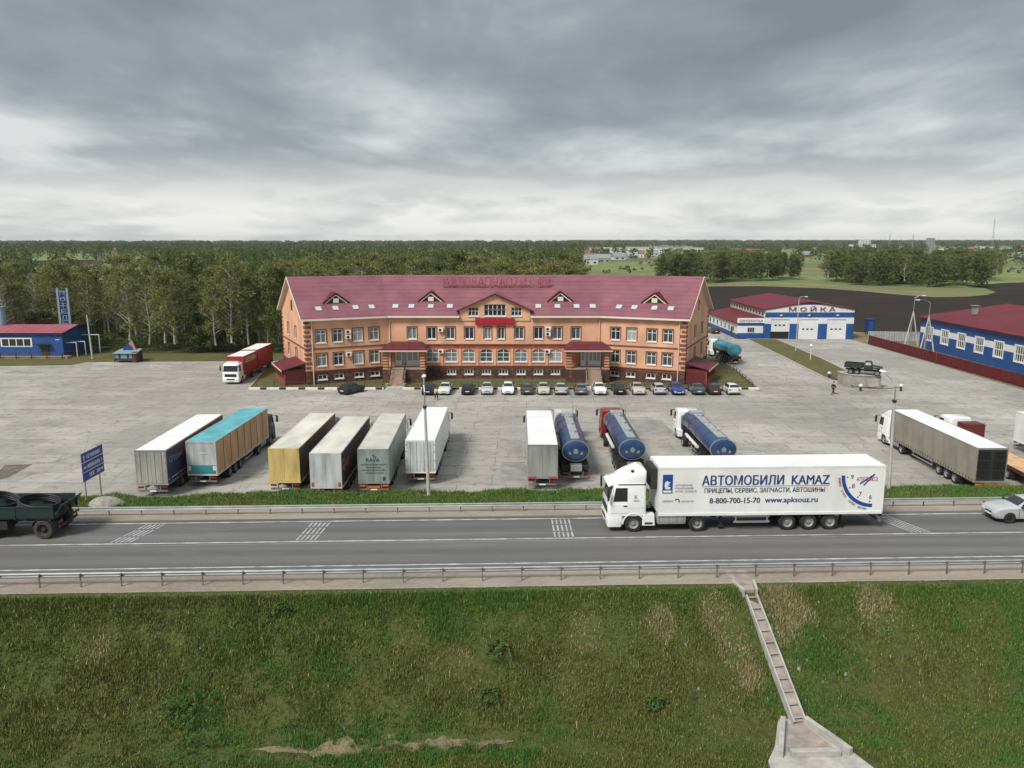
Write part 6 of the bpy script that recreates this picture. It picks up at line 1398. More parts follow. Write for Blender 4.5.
# old green lorry on the pedestal, nose to the right
def old_lorry():
    t = thing('vintage_truck', 'dark green vintage lorry standing on the concrete pedestal', 'truck', (48.7, 113.8, 1.9), R(-90 - 30))
    t.scale = (.9, .9, .9)
    g = 'army_green'
    b_ = MB(); b_.box(-1.1, 1.1, 0, 2.7, 1.05, 1.15); [b_.box(s * 1.1 - .04, s * 1.1 + .04, 0, 2.7, 1.15, 1.75) for s in (-1, 1)]; [b_.box(-1.06, 1.06, y, y + .06, 1.15, 1.75) for y in (0, 2.64)]; b_.build('cargo_bed', g, t)
    b_ = MB(); b_.rings([(.85, -.85, .85, 2.85, 4.1, .08), (1.5, -.88, .88, 2.85, 4.1, .1), (1.6, -.85, .85, 2.86, 4.08, .1), (2.05, -.76, .76, 2.92, 3.9, .12), (2.17, -.6, .6, 3.0, 3.8, .12)]); b_.build('cab', g, t, smooth=40)
    b_ = MB(); pf = [(-.68, 4.08, 1.63), (.68, 4.08, 1.63), (.62, 3.93, 2.0), (-.62, 3.93, 2.0)]; b_.loft([pf, [(x, y - .03, z) for x, y, z in pf]]); b_.build('windshield', 'glass', t)
    for s in (-1, 1): b_ = MB(); pf = [(s * .86, 3.1, 1.62), (s * .86, 3.9, 1.62), (s * .775, 3.8, 2.0), (s * .775, 3.1, 2.0)]; b_.loft([pf, [(x - s * .03, y, z) for x, y, z in pf]]); b_.build('side_window', 'galv', t)
    b_ = MB(); b_.loft([[(w * math.cos(a), y, z + h * math.sin(a)) for a in [math.pi * i / 10 for i in range(11)]] for y, w, z, h in ((4.1, .62, 1.0, .62), (4.8, .52, 1.0, .55), (5.4, .42, 1.0, .45), (5.5, .36, 1.0, .38))]); b_.build('hood', g, t, smooth=40)
    b_ = MB(); b_.box(-.36, .36, 5.48, 5.54, .72, 1.35); b_.build('grille', 'chassis', t, .02)
    for s in (-1, 1):
        arch_fender(t, *sorted((s * .55, s * 1.02)), 4.9, .42, g, .04, -5, 185); b_ = MB(); b_.box(*sorted((s * .6, s * 1.0)), 3.0, 4.4, .62, .7); b_.build('running_board', g, t)
        b_ = MB(); b_.tube((s * .62, 5.3, 1.0), (s * .62, 5.5, 1.0), .13, n=12); b_.build('headlight', 'lamp_clear', t)
        wheel(t, s * .85, 4.9, .42, .22, s); wheel(t, s * .85, 1.9, .42, .34, s); wheel(t, s * .85, .95, .42, .34, s)
    b_ = MB(); [b_.box(s * .4 - .04, s * .4 + .04, .1, 5.5, .6, .78) for s in (-1, 1)]; b_.box(-.95, .95, 5.6, 5.68, .55, .7); [b_.tube((-.8, y, .42), (.8, y, .42), .07) for y in (.95, 1.9, 4.9)]; b_.build('frame', 'chassis', t)
old_lorry()
# dark green flatbed lorry with hoops, cut by the left edge
def hoop_lorry():
    X = (79.5 - 512) / 788 * (43.6 * .983 + 15.5 * .18)
    p = rd(-26.0, 1.95, 4.004); t = thing('dropside_truck', 'dark green dropside lorry carrying big black rings at the left edge of the road', 'truck', p, RY + math.pi / 2)
    b_ = MB(); b_.box(-1.22, 1.22, .25, 6.8, 1.24, 1.38); b_.build('deck', 'dark_green', t)
    for s in (-1, 1): 
        b_ = MB(); b_.box(s * 1.22 - .03, s * 1.22 + .03, .25, 6.8, 1.32, 1.98); [b_.box(s * 1.25 - .03, s * 1.25 + .03, y, y + .08, 1.25, 1.98) for y in (.26, 2.4, 4.6, 6.7)]; b_.box(s * 1.25 - .04, s * 1.25 + .04, .25, 6.8, 1.93, 1.99); b_.build('side_board', 'dark_green', t)
    b_ = MB(); b_.loft([[(-1.19, .2, 1.32), (1.19, .2, 1.32), (1.19, .26, 1.32), (-1.19, .26, 1.32)], [(-1.19, -.18, 2.05), (1.19, -.18, 2.05), (1.19, -.12, 2.05), (-1.19, -.12, 2.05)]]); [b_.box(x - .04, x + .04, -.12, .02, 1.4, 1.95) for x in (-.7, 0, .7)]; b_.build('tailgate', 'dark_green', t)
    b_ = MB(); b_.box(-1.2, 1.2, 6.78, 6.85, 1.3, 2.4); b_.build('head_board', 'dark_green', t)
    b_ = MB(); [b_.box(s * .42 - .06, s * .42 + .06, .3, 8.9, .86, 1.12) for s in (-1, 1)]; [b_.box(-1.2, 1.2, y, y + .1, 1.12, 1.24) for y in (.5, 1.9, 3.4, 5, 6.4)]; [b_.tube((-1.05, y, .56), (1.05, y, .56), .12) for y in (1.0, 4.2, 8.2)]; b_.box(.3, 1.15, 5.3, 6.4, .6, 1.1); b_.box(-1.15, -.4, 3.0, 3.9, .6, 1.1); b_.build('frame', 'chassis', t)
    b_ = MB(); b_.box(-1.0, 1.0, .1, .2, .62, .78); b_.build('bumper', 'chassis', t)
    for s in (-1, 1):
        for y in (1.0, 4.2): wheel(t, s * 1.0, y, .56, .40, s, 'dusty_tyre', rm='chassis')
        wheel(t, s * 1.0, 8.2, .56, .34, s, 'dusty_tyre')
        b_ = MB(); b_.box(*sorted((s * .7, s * 1.15)), .06, .1, .92, 1.08); b_.build('tail_light', 'red_lamp', t)
        arch_fender(t, *sorted((s * .78, s * 1.2)), 1.0, .56, 'chassis', .03, 15, 165)
    cab(t, 9.8, 'dark_green', False, wy=1.6, wr=.56)
    for i, (y, r, zz, tilt, lb) in enumerate(((1.75, 1.08, 1.80, 11, 'black hooped pipe coil lying in the rear of the dropside lorry'), (4.05, 1.05, 1.95, 15, 'black hooped pipe coil lying in the middle of the dropside lorry'))):
        b_ = MB(); 
        for k in range(4):
            n = 36; rr = r - .02 * (k % 2); m_ = 8; tr = .065
            b_.loft([[((rr + tr * math.cos(q)) * math.cos(a), (rr + tr * math.cos(q)) * math.sin(a), k * .12 + tr * math.sin(q)) for q in [2 * math.pi * j / m_ for j in range(m_)]] for a in [2 * math.pi * j / n for j in range(n + 1)]], cap=False)
        o = b_.build('pipe_coil', 'black_rubber', smooth=60); o.matrix_world = Matrix.Translation(p) @ Matrix.Rotation(RY + math.pi / 2, 4, 'Z') @ Matrix.Translation((0, y, zz - .2)) @ Matrix.Rotation(R(tilt), 4, 'X')
        tag(o, lb, 'pipe coil', 'pipe coils on the dropside lorry')
hoop_lorry()

# ------------------------------------------------------------------ cars
def car_meshes(kind):
    if kind == 'sedan': ST = [(0, .74, .36, .62, .70, .60), (.05, .80, .26, .84, .92, .66), (.35, .83, .22, .90, .985, .69), (.80, .85, .22, .92, 1.00, .68), (1.38, .85, .22, .93, 1.40, .53), (1.9, .855, .22, .93, 1.435, .55), (2.35, .855, .22, .92, 1.40, .54), (3.0, .85, .22, .92, 1.01, .68), (3.55, .84, .22, .90, .975, .66), (4.02, .81, .22, .83, .89, .62), (4.22, .77, .25, .73, .785, .57), (4.30, .70, .33, .60, .65, .5)]; gi = (3, 4, 6, 7)
    elif kind == 'hatch': ST = [(0, .74, .36, .66, .74, .60), (.05, .80, .26, .90, .98, .64), (.12, .82, .22, .92, 1.02, .64), (.18, .83, .22, .93, 1.03, .64), (.62, .85, .22, .94, 1.42, .53), (1.6, .855, .22, .94, 1.47, .55), (2.2, .855, .22, .93, 1.43, .54), (2.85, .85, .22, .91, 1.0, .67), (3.4, .84, .22, .85, .93, .64), (3.85, .80, .24, .72, .80, .58), (4.0, .74, .28, .60, .66, .52), (4.05, .66, .36, .52, .56, .46)]; gi = (3, 4, 6, 7)
    else: ST = [(0, .82, .46, .80, .88, .66), (.05, .88, .36, 1.06, 1.14, .70), (.14, .90, .34, 1.08, 1.18, .70), (.20, .91, .34, 1.09, 1.2, .70), (.5, .92, .34, 1.1, 1.66, .60), (1.8, .92, .34, 1.1, 1.72, .62), (2.5, .92, .34, 1.09, 1.66, .60), (3.15, .91, .34, 1.07, 1.16, .74), (3.8, .90, .34, 1.0, 1.08, .70), (4.35, .86, .36, .88, .96, .62), (4.5, .80, .4, .74, .8, .56), (4.55, .72, .46, .62, .66, .5)]; gi = (3, 4, 6, 7)
    rings = []
    for y, w, zb, zs, zt, wt in ST:
        zm = zb + (zs - zb) * .45
        half = [(w * .80, zb), (w * .97, zb + .07), (w, zm), (w * .985, zs), ((w * .93 + wt) / 2 if zt - zs < .2 else w * .93, zs + .035), (wt, zt - .035 if zt - zs > .2 else zt - .015), (wt * .82, zt), (0, zt + .02)]
        rings.append([(x, y, z) for x, z in half] + [(-x, y, z) for x, z in half[-2::-1]])
    b_ = MB(); b_.loft(rings); 
    return b_, ST, rings, gi
CARS = {}
def make_car(kind):
    t = thing('parked_car', 'x', 'car'); b_, ST, rings, gi = car_meshes(kind)
    body = b_.build('body', 'car_white', t, smooth=42)
    r0, r1, r2, r3 = gi; n = len(rings[0])
    def lift(p, d): return (p[0] + d[0], p[1] + d[1], p[2] + d[2])
    def lerp(a, c, q): return tuple(a[i] + (c[i] - a[i]) * q for i in range(3))
    for nm, ia, ib in (('rear_window', r0, r1), ('windshield', r3, r2)):
        A, B_ = rings[ia], rings[ib]; m = n // 2; sg = -1 if nm == 'rear_window' else 1
        idx = [m - 2, m - 1, m, m + 1, m + 2]; g = MB(); lo = [lift(lerp(A[i], B_[i], .10), (0, sg * .006, .012)) for i in idx]; hi = [lift(lerp(A[i], B_[i], .90), (0, sg * .006, .012)) for i in idx]
        lo[0] = lerp(lo[0], lo[1], .15); lo[-1] = lerp(lo[-1], lo[-2], .15); hi[0] = lerp(hi[0], hi[1], .15); hi[-1] = lerp(hi[-1], hi[-2], .15)
        for i in range(4): g.poly([lo[i], lo[i + 1], hi[i + 1], hi[i]])
        g.build(nm, 'glass', t)
    for s in (0, 1):
        a_, c_ = (4, 5) if s == 0 else (n - 5, n - 6); sg = 1 if s == 0 else -1; g = MB()
        def P_(i, q): return lift(lerp(rings[i][a_], rings[i][c_], q), (sg * .012, 0, .004))
        A0, A1 = P_(r0, .06), P_(r3, .06); ylo = [lerp(P_(r0, .08), P_(r1, .08), .55), P_(r1, .08), P_((r1 + r2) // 2, .08), P_(r2, .08), lerp(P_(r2, .08), P_(r3, .08), .72)]
        yhi = [lerp(P_(r0, .9), P_(r1, .9), .93), P_(r1, .9), P_((r1 + r2) // 2, .9), P_(r2, .9), lerp(P_(r2, .9), P_(r3, .9), .10)]
        for i in range(4): g.poly([ylo[i], ylo[i + 1], yhi[i + 1], yhi[i]])
        g.build('side_window', 'glass', t)
        w = ST[5][1]; yl = ST[-1][0]; g = MB(); mid = (ST[r1][0] + ST[r2][0]) / 2 + .05
        for yy in (mid - .95, mid, mid + 1.0): g.box(*sorted((sg * (w - .03), sg * (w + .004))), yy - .008, yy + .008, .34, ST[5][3] - .02)
        g.build('door_gap', 'black', t)
        g = MB(); [g.box(*sorted((sg * (w - .02), sg * (w + .02))), yy, yy + .14, ST[5][3] - .12, ST[5][3] - .09) for yy in (mid - .85, mid + .12)]; g.build('handle', 'chassis', t)
        g = MB(); g.box(*sorted((sg * (w - .02), sg * (w + .16))), ST[r3][0] - .28, ST[r3][0] - .16, ST[5][3] + .02, ST[5][3] + .14); g.build('mirror', 'chassis', t, .02)
        for yy in (ST[3][0] + (.0 if kind == 'sedan' else .55), ST[-1][0] - .82):
            r = .31 if kind != 'suv' else .36; g = MB(); g.lathe([(0, .01), (0, r + .07), (.012, r + .07), (.012, .01)], (sg * (w - .012) - (.012 if sg < 0 else 0), yy, r), 'x', 20); g.build('wheel_arch', 'black', t)
            wheel(t, sg * (w - .085), yy, r, .20, sg, 'tyre', rm='alloy')
        zt, zf = ST[1][3], ST[-3][3]; g = MB(); g.box(*sorted((sg * .50, sg * .765)), -.012, .06, zt - .2, zt - .03); g.build('tail_light', 'red_lamp', t, .02)
        g = MB(); yl = ST[-1][0]; g.box(*sorted((sg * .36, sg * .64)), yl - .10, yl + .012, ST[-1][3] - .07, ST[-1][3] + .07); g.build('headlight', 'lamp_clear', t, .02)
    yl = ST[-1][0]
    g = MB(); g.box(-.26, .26, -.03, .02, .52, .63); g.box(-.26, .26, yl - .03, yl + .02, .40, .50); g.build('number_plate', 'plate', t)
    g = MB(); g.box(-.7, .7, -.018, .06, .28, .42); g.box(-.32, .32, yl - .06, yl + .006, .30, .40); g.box(-.3, .3, yl - .06, yl + .01, .5, .6); g.build('bumper_trim', 'black', t)
    return t, body
def place_car(kind, paint, label, x, y, rz, z=0.0, name='parked_car', group='cars parked along the hotel kerb'):
    if kind not in CARS: t, body = make_car(kind); CARS[kind] = t
    else: t = copy_tree(CARS[kind])
    t.name = name; t['label'] = label; t.location = (x, y, z); t.rotation_euler = (0, 0, rz)
    if group: t['group'] = group
    elif 'group' in t: del t['group']
    for c in t.children:
        if c.name.startswith('body'): c.material_slots[0].link = 'OBJECT'; c.material_slots[0].material = MAT[paint]
    return t
CL = [(429, 'sedan', 'car_black', 'black car first in the kerb row, beside the man in the white shirt', 0), (446, 'sedan', 'car_pearl', 'pearl white car second in the kerb row, between a black and a dark car', 1), (468, 'hatch', 'car_black', 'black hatchback third in the kerb row, between two pale cars', 0), (487, 'sedan', 'car_silver', 'silver car fourth in the kerb row, left of the bright white car', 1), (508, 'hatch', 'car_white', 'bright white car in the kerb row under the middle of the hotel', 1), (526.5, 'hatch', 'car_olive', 'dark olive car in the kerb row, right of the bright white car', 0), (543.5, 'sedan', 'car_beige', 'beige car in the kerb row, right of the dark olive car', 1), (560.5, 'sedan', 'car_silver', 'silver car in the kerb row, between a beige and a grey car', 0), (579.5, 'hatch', 'car_grey', 'mid grey hatchback in the kerb row, left of the white saloon', 0), (599, 'sedan', 'car_white', 'white saloon parked in front of the right staircase', 1), (619, 'sedan', 'car_black', 'black saloon parked right of the white saloon by the right staircase', 0), (638, 'sedan', 'car_beige', 'beige saloon parked right of the black saloon', 1), (658, 'hatch', 'car_silver', 'silver hatchback parked left of the blue car', 0), (676.5, 'hatch', 'car_blue', 'bright blue car in the kerb row', 1), (696, 'sedan', 'car_green', 'dark grey green car parked right of the blue car', 0), (713, 'hatch', 'car_brown', 'dark brown car next to last in the kerb row', 0), (731, 'hatch', 'car_pearl', 'pale car last in the kerb row at the right end of the lawn', 0)]
for px, kd, pt_, lb, flip in CL:
    x = (px - 512) / 788 * (108 * .983 + 20 * .18)
    ln = 4.3 if kd == 'sedan' else 4.05
    if flip: place_car(kd, pt_, lb, x + rnd.uniform(-.08, .08), 106.0 + ln + rnd.uniform(-.15, .15), math.pi + R(rnd.uniform(-2, 2)))
    else: place_car(kd, pt_, lb, x + rnd.uniform(-.08, .08), 106.0 + rnd.uniform(-.15, .15), R(rnd.uniform(-2, 2)))
place_car('hatch', 'car_black', 'black hatchback parked alone left of the left staircase', -23.4, 106.4, R(-30))
place_car('hatch', 'car_brown', 'small dark red car far back beside the tyre shop', 46.4, 178, R(2), group=None)
p = rd(28.95, 2.35, 4.004); place_car('sedan', 'car_silver', 'silver saloon driving left at the right edge of the road', *rd(33.85, 2.2, 4.004)[:2], RY + math.pi / 2, 4.004, 'driving_car', None)

# ------------------------------------------------------------------ people
def person(label, x, y, rz, shirt, trousers, stride=.32):
    t = thing('person', label, 'person', (x, y, 0), rz)
    def skin(name, pts, edges, rad, m, parent, root=0):
        me = bpy.data.meshes.new(name); me.from_pydata(pts, edges, []); o = bpy.data.objects.new(name, me); COL.objects.link(o); o.parent = parent; me.materials.append(MAT[m])
        md = o.modifiers.new('skin', 'SKIN'); md.use_smooth_shade = True
        for i, r in enumerate(rad): me.skin_vertices[0].data[i].radius = (r if isinstance(r, tuple) else (r, r))
        me.skin_vertices[0].data[root].use_root = True
        sb = o.modifiers.new('sub', 'SUBSURF'); sb.levels = 1; sb.render_levels = 2; return o
    s = stride
    P_ = [(0, 0, .93), (0, 0, 1.2), (0, .02, 1.42), (0, .03, 1.54), (0, .05, 1.66), (0, .05, 1.76),
          (-.19, .02, 1.40), (-.24, -.10, 1.12), (-.23, .06, .88), (-.23, .12, .79), (.19, .02, 1.40), (.24, .10, 1.12), (.23, .26, .92), (.22, .33, .85),
          (-.10, 0, .88), (-.10, s * .6, .50), (-.10, s, .08), (-.10, s + .16, .04), (.10, 0, .88), (.10, -s * .35, .50), (.10, -s, .10), (.10, -s + .15, .04)]
    E_ = [(0, 1), (1, 2), (2, 3), (3, 4), (4, 5), (2, 6), (6, 7), (7, 8), (8, 9), (2, 10), (10, 11), (11, 12), (12, 13), (0, 14), (14, 15), (15, 16), (16, 17), (0, 18), (18, 19), (19, 20), (20, 21)]
    rd_ = [(.15, .11), (.15, .11), (.16, .11), .055, .095, .07, .06, .045, .035, .04, .06, .045, .035, .04, .09, .06, .042, .04, .09, .06, .042, .04]
    skin('body', P_, E_, rd_, 'skin', t)
    up = [0, 1, 2, 6, 7, 8, 10, 11, 12]; mp = {v: i for i, v in enumerate(up)}
    skin('shirt', [P_[i] for i in up], [(mp[a], mp[b]) for a, b in E_ if a in mp and b in mp], [tuple(np.array(rd_[i] if isinstance(rd_[i], tuple) else (rd_[i],) * 2) + .022) for i in up], shirt, t)
    lo = [0, 14, 15, 16, 18, 19, 20]; mp = {v: i for i, v in enumerate(lo)}
    skin('trousers', [P_[i] for i in lo], [(mp[a], mp[b]) for a, b in E_ if a in mp and b in mp], [tuple(np.array(rd_[i] if isinstance(rd_[i], tuple) else (rd_[i],) * 2) + .026) for i in lo], trousers, t)
    b_ = MB(); b_.lathe([(1.70, .115), (1.77, .112), (1.82, .07), (1.835, .01)], (0, .035, 0), 'z', 12); b_.build('hair', 'hair', t, smooth=60)
    for sx in (-.1, .1): b_ = MB(); yy = s if sx < 0 else -s; b_.rings([(.0, sx - .05, sx + .05, yy - .08, yy + .2, .04), (.07, sx - .045, sx + .045, yy - .08, yy + .16, .04), (.1, sx - .04, sx + .04, yy - .07, yy + .02, .03)]); b_.build('shoe', 'black', t)
person('man in a white shirt and dark trousers walking among the parked cars', -10.1, 103.2, R(200), 'cloth_white', 'cloth_dark')
person('person in dark clothes walking on the lot left of the pedestal', 44.4, 107.0, R(-60), 'cloth_dark', 'cloth_dark', .38)

# ------------------------------------------------------------------ trees
def tree_arrays(seed, Hh, spread, base, nb, leaves, size, droop=.15, dead=0.0, lean=0.0):
    g = np.random.default_rng(seed); rr = random.Random(seed); tr = MB()
    pts = [Vector((lean * (z / Hh) ** 1.5 * Hh + .18 * math.sin(z * .5 + seed), .18 * math.cos(z * .43 + seed), z)) for z in np.linspace(-.2, Hh * .96, 9)]
    rb = .11 + Hh * .006
    for i in range(8): tr.tube(pts[i], pts[i + 1], rb * (1 - i / 8.6), rb * (1 - (i + 1) / 8.6), 6, cap=False)
    L_ = []; 
    def at(z): 
        k = min(7, max(0, (z + .2) / (Hh * .96 + .2) * 8)); i = int(min(7, k)); return pts[i].lerp(pts[i + 1], k - i)
    for b in range(nb):
        q = (b + rr.random()) / nb; z = Hh * (base + (.96 - base) * q); a = b * 2.4 + rr.uniform(-.5, .5)
        ln = spread * (math.sin(math.pi * min(1, .22 + .72 * q)) ** .8) * rr.uniform(.55, 1.15); up = rr.uniform(.45, 1.0)
        p0 = at(z); d = Vector((math.cos(a), math.sin(a), up)); mid = p0 + d * ln * .5; end = p0 + d * ln * .95 + Vector((0, 0, -droop * ln))
        r_ = .035 + .05 * (1 - q); tr.tube(p0, mid, r_, r_ * .7, 4, cap=False); tr.tube(mid, end, r_ * .7, .02, 4, cap=False)
        tw = []
        for k in range(4):
            f = rr.uniform(.35, 1.0); s = p0.lerp(mid, f * 2) if f < .5 else mid.lerp(end, f * 2 - 1); e = s + Vector((rr.uniform(-1, 1), rr.uniform(-1, 1), rr.uniform(-.2, .9))) * ln * .3; tr.tube(s, e, .026, .014, 3, cap=False); tw.append(e)
        if rr.random() < dead: continue
        m = max(4, int(1.3 * leaves / nb * (.4 + ln / spread)))
        cs = [mid.lerp(end, .3), end, mid.lerp(end, .7)] + tw; ci = g.integers(0, len(cs), m); C = np.array([cs[i][:] for i in ci])
        L_.append(C + g.normal(0, 1, (m, 3)) * np.array([.30, .30, .34]) * (.45 + ln * .24))
    P_ = np.concatenate(L_) if L_ else np.zeros((0, 3)); P_[:, 2] = np.maximum(P_[:, 2], .3); n = len(P_)
    a = g.normal(0, 1, (n, 3)); a /= np.linalg.norm(a, axis=1)[:, None]; c = g.normal(0, 1, (n, 3)); c = np.cross(a, c); c /= np.linalg.norm(c, axis=1)[:, None]
    s = size * g.uniform(.6, 1.3, (n, 1)); V = np.stack([P_ - a * s, P_ - c * s * .6, P_ + a * s, P_ + c * s * .6], 1).reshape(-1, 3)
    return tr, V
def quads(name, V, m):
    me = bpy.data.meshes.new(name); k = len(V); me.vertices.add(k); me.loops.add(k); me.polygons.add(k // 4)
    me.vertices.foreach_set('co', V.ravel().astype(np.float32)); me.loops.foreach_set('vertex_index', np.arange(k)); me.polygons.foreach_set('loop_start', np.arange(0, k, 4)); me.update(); me.validate(); me.materials.append(MAT[m]); return me
VAR = []
for i, (Hh, sp, ba, nb, lv, sz, leaf, bark, dead, ln) in enumerate(((18, 3.0, .22, 54, 2340, .20, 'birch_leaf', 'birch_bark', .10, .0), (17, 2.6, .30, 48, 1794, .19, 'birch_leaf', 'birch_bark', .15, .03), (19, 3.3, .18, 58, 2574, .21, 'birch_leaf', 'birch_bark', .08, -.02), (16, 3.4, .10, 52, 3900, .22, 'dark_leaf', 'bark', .02, 0), (18.5, 3.6, .12, 54, 4200, .23, 'dark_leaf', 'bark', .02, .02), (15.5, 2.5, .25, 38, 700, .17, 'dry_leaf', 'birch_bark', .6, .02), (8, 2.4, .04, 34, 2000, .20, 'dark_leaf', 'bark', .0, 0), (17.5, 2.9, .2, 54, 2184, .20, 'birch_leaf', 'birch_bark', .12, .05), (18, 2.3, .22, 42, 900, .17, 'birch_leaf', 'birch_bark', .55, 0))):
    tr, V = tree_arrays(100 + i, Hh, sp, ba, nb, lv, sz, dead=dead, lean=ln)
    o = tr.build('trunk', bark); tm = o.data; bpy.data.objects.remove(o); VAR.append((tm, quads('crown', V, leaf), Hh))
NAMES = ['birch_tree', 'birch_tree', 'birch_tree', 'broadleaf_tree', 'broadleaf_tree', 'birch_tree', 'young_tree', 'birch_tree', 'birch_tree']
def plant(vi, x, y, h, label, group):
    tm, cm, Hh = VAR[vi]; t = thing(NAMES[vi], label, 'tree', (x, y, -.05), rnd.uniform(0, 6.28), group); k = h / Hh; wd = 1.35 if y > 300 else 1.0; t.scale = (k * wd * rnd.uniform(.9, 1.2), k * wd * rnd.uniform(.9, 1.2), k)
    for nm, me in (('trunk', tm), ('crown', cm)): o = bpy.data.objects.new(nm, me); COL.objects.link(o); o.parent = t
    return t
KIND = ['leafy pale trunked birch', 'slender pale trunked birch', 'tall leafy birch', 'dark bushy broadleaf tree', 'tall dark broadleaf tree', 'nearly bare birch', 'low bushy young tree', 'leaning pale trunked birch', 'sparse half bare birch']
def grove(n, fx, where, group, weights, hs, mind):
    pts = []; tries = 0
    while len(pts) < n and tries < n * 60:
        tries += 1; x, y = fx()
        if all((x - a) ** 2 + (y - c) ** 2 > mind ** 2 for a, c in pts): pts.append((x, y))
    for x, y in pts:
        v = rnd.choices(range(len(VAR)), weights)[0]; h = VAR[v][2] * rnd.uniform(*hs)
        plant(v, x, y, h, KIND[v] + ' ' + where, group + ', ' + KIND[v])
def front_row():
    x = rnd.uniform(-128, -41); return x, rnd.uniform(145.5, 151) + (6 if -95 < x < -78 else 0) + (3 if x < -80 else 0)
grove(34, front_row, 'in the front row of the wood left of the hotel', 'front row of the wood', [5, 5, 5, 1, 1, 1, 3, 4, 3], (.76, 1.08), 2.5)
def left_wood():
    x = rnd.uniform(-150, -30); y = rnd.uniform(152, 200)
    if -92 < x < -72 and y > 153 and rnd.random() < .75: return -150 + rnd.random() * 30, y
    return x, y
grove(78, left_wood, 'deeper in the wood left of the hotel', 'deep in the left wood', [5, 4, 5, 2, 2, 1, 1, 4, 2], (.78, 1.08), 3.4)
def behind():
    y = rnd.uniform(148, 205); x = rnd.uniform(-48, .0955 * y - 1.5); return x, y
grove(78, behind, 'behind the roof of the hotel', 'wood behind the hotel', [5, 4, 6, 2, 2, 1, 0, 4, 2], (.82, 1.1), 3.2)
grove(6, lambda: (rnd.uniform(-93, -70), rnd.uniform(156, 175)), 'in the thin gap of the wood beside the letter tower', 'thin gap of the wood', [1, 1, 0, 0, 0, 3, 3, 1, 3], (.72, .86), 3)
g1 = [G(*p) for p in ((668, 284), (800, 282.2), (795, 279), (690, 277), (664, 279))]
def in_poly(P_):
    xs = [p[0] for p in P_]; ys = [p[1] for p in P_]
    while True:
        x, y = rnd.uniform(min(xs), max(xs)), rnd.uniform(min(ys), max(ys)); c = False
        for (xa, ya), (xb, yb) in zip(P_, P_[1:] + P_[:1]):
            if (ya > y) != (yb > y) and x < (xb - xa) * (y - ya) / (yb - ya) + xa: c = not c
        if c: return x, y
GA = [(73, 392), (92, 385), (112, 402), (150, 420), (163, 455), (120, 470), (84, 450)]
GB = [(156, 376), (196, 352), (211, 352), (222, 385), (225, 430), (190, 440), (160, 420)]
GC_ = [(222, 420), (258, 415), (268, 450), (230, 470)]
grove(38, lambda: in_poly(GA), 'in the field grove right behind the hotel end', 'left field grove', [3, 2, 3, 6, 6, 0, 1, 2, 1], (.82, 1.0), 5.0)
grove(44, lambda: in_poly(GB), 'in the large field grove behind the car wash', 'large field grove', [3, 2, 3, 6, 6, 0, 1, 2, 1], (.82, 1.0), 5.0)
grove(12, lambda: in_poly(GC_), 'at the right end of the field groves', 'right end of the field groves', [3, 2, 3, 6, 6, 0, 1, 2, 0], (.78, .95), 6)
# woods out to the skyline that read as one mass
def far_woods():
    g = np.random.default_rng(11); out = []
    def put(x, y, h, w, n, s):
        zz = g.random(n) ** .75 * h * .92 + h * .08; rad = w * np.sqrt(np.clip(1 - ((zz / h - .48) / .60) ** 2, .04, 1)); a = g.uniform(0, 6.283, n); q = np.sqrt(g.random(n)) * rad
        P_ = np.stack([x + q * np.cos(a), y + q * np.sin(a), zz], 1)
        u = g.normal(0, 1, (n, 3)); u /= np.linalg.norm(u, axis=1)[:, None]; c = np.cross(u, g.normal(0, 1, (n, 3))); c /= np.linalg.norm(c, axis=1)[:, None]; ss = s * g.uniform(.6, 1.3, (n, 1))
        out.append(np.stack([P_ - u * ss, P_ - c * ss * .6, P_ + u * ss, P_ + c * ss * .6], 1).reshape(-1, 3))
    # second belt directly behind the near wood
    for _ in range(520):
        y = g.uniform(206, 330); b = g.uniform(-.80, .088)
        if -.60 < b < -.46 and y > 215: continue
        if y > 215 and b > .075: continue
        put(b * y, y, g.uniform(11, 18.2), g.uniform(1.8, 3.2), 260, .40)
    for _ in range(900):
        y = math.exp(g.uniform(math.log(330), math.log(900))); b = g.uniform(-.85, .085)
        if -.66 < b < -.44 and y < 760: continue
        put(b * y, y, g.uniform(11, 16), g.uniform(2.5, 4.0), 90, .85)
    for _ in range(1500):
        y = math.exp(g.uniform(math.log(900), math.log(5200))); b = g.uniform(-.85, .09); put(b * y, y, g.uniform(12, 18), y * .0042, 60, y * .0014)
    for _ in range(900):
        y = math.exp(g.uniform(math.log(640), math.log(2200))); b = g.uniform(.085, .85); x = b * y
        if vnoise(np.float64(b * 14), np.float64(math.log(y) * 6), 40) < (.56 if b < .21 or b > .5 else .36): continue
        if b < .18 and y < 800: continue
        put(x, y, g.uniform(8, 14), max(3, y * .0045), 60, max(.9, y * .0014))
    for _ in range(1300):
        y = math.exp(g.uniform(math.log(2300), math.log(7500))); b = g.uniform(.07, .85); put(b * y, y, g.uniform(13, 19), y * .005, 50, y * .0014)
    for PG, n in ((GA, 70), (GB, 110), (GC_, 26)):              # the rest of the groves' trees
        for _ in range(n): x, y = in_poly(PG); put(x, y, g.uniform(10, 15), g.uniform(2.4, 3.6), 150, .6)
    for _ in range(900):                                          # undergrowth of the near wood
        y = g.uniform(147.5, 205); x = g.uniform(-150, min(.09 * y - 1, 14)); 
        if x > -41 and y < 150: continue
        put(x, y, g.uniform(1.0, 3.6), g.uniform(1.0, 2.2), 70, .26)
    # scrub dots on the meadows
    for _ in range(120):
        y = g.uniform(500, 760); b = g.uniform(.09, .8); put(b * y, y, g.uniform(1.2, 3), 1.6, 24, .7)
    V = np.concatenate(out); me = quads('far_woods', V, 'far_leaf'); o = bpy.data.objects.new('far_woods', me); COL.objects.link(o); tag(o, 'continuous woods stretching back to the skyline', 'woods', kind='stuff')
far_woods()
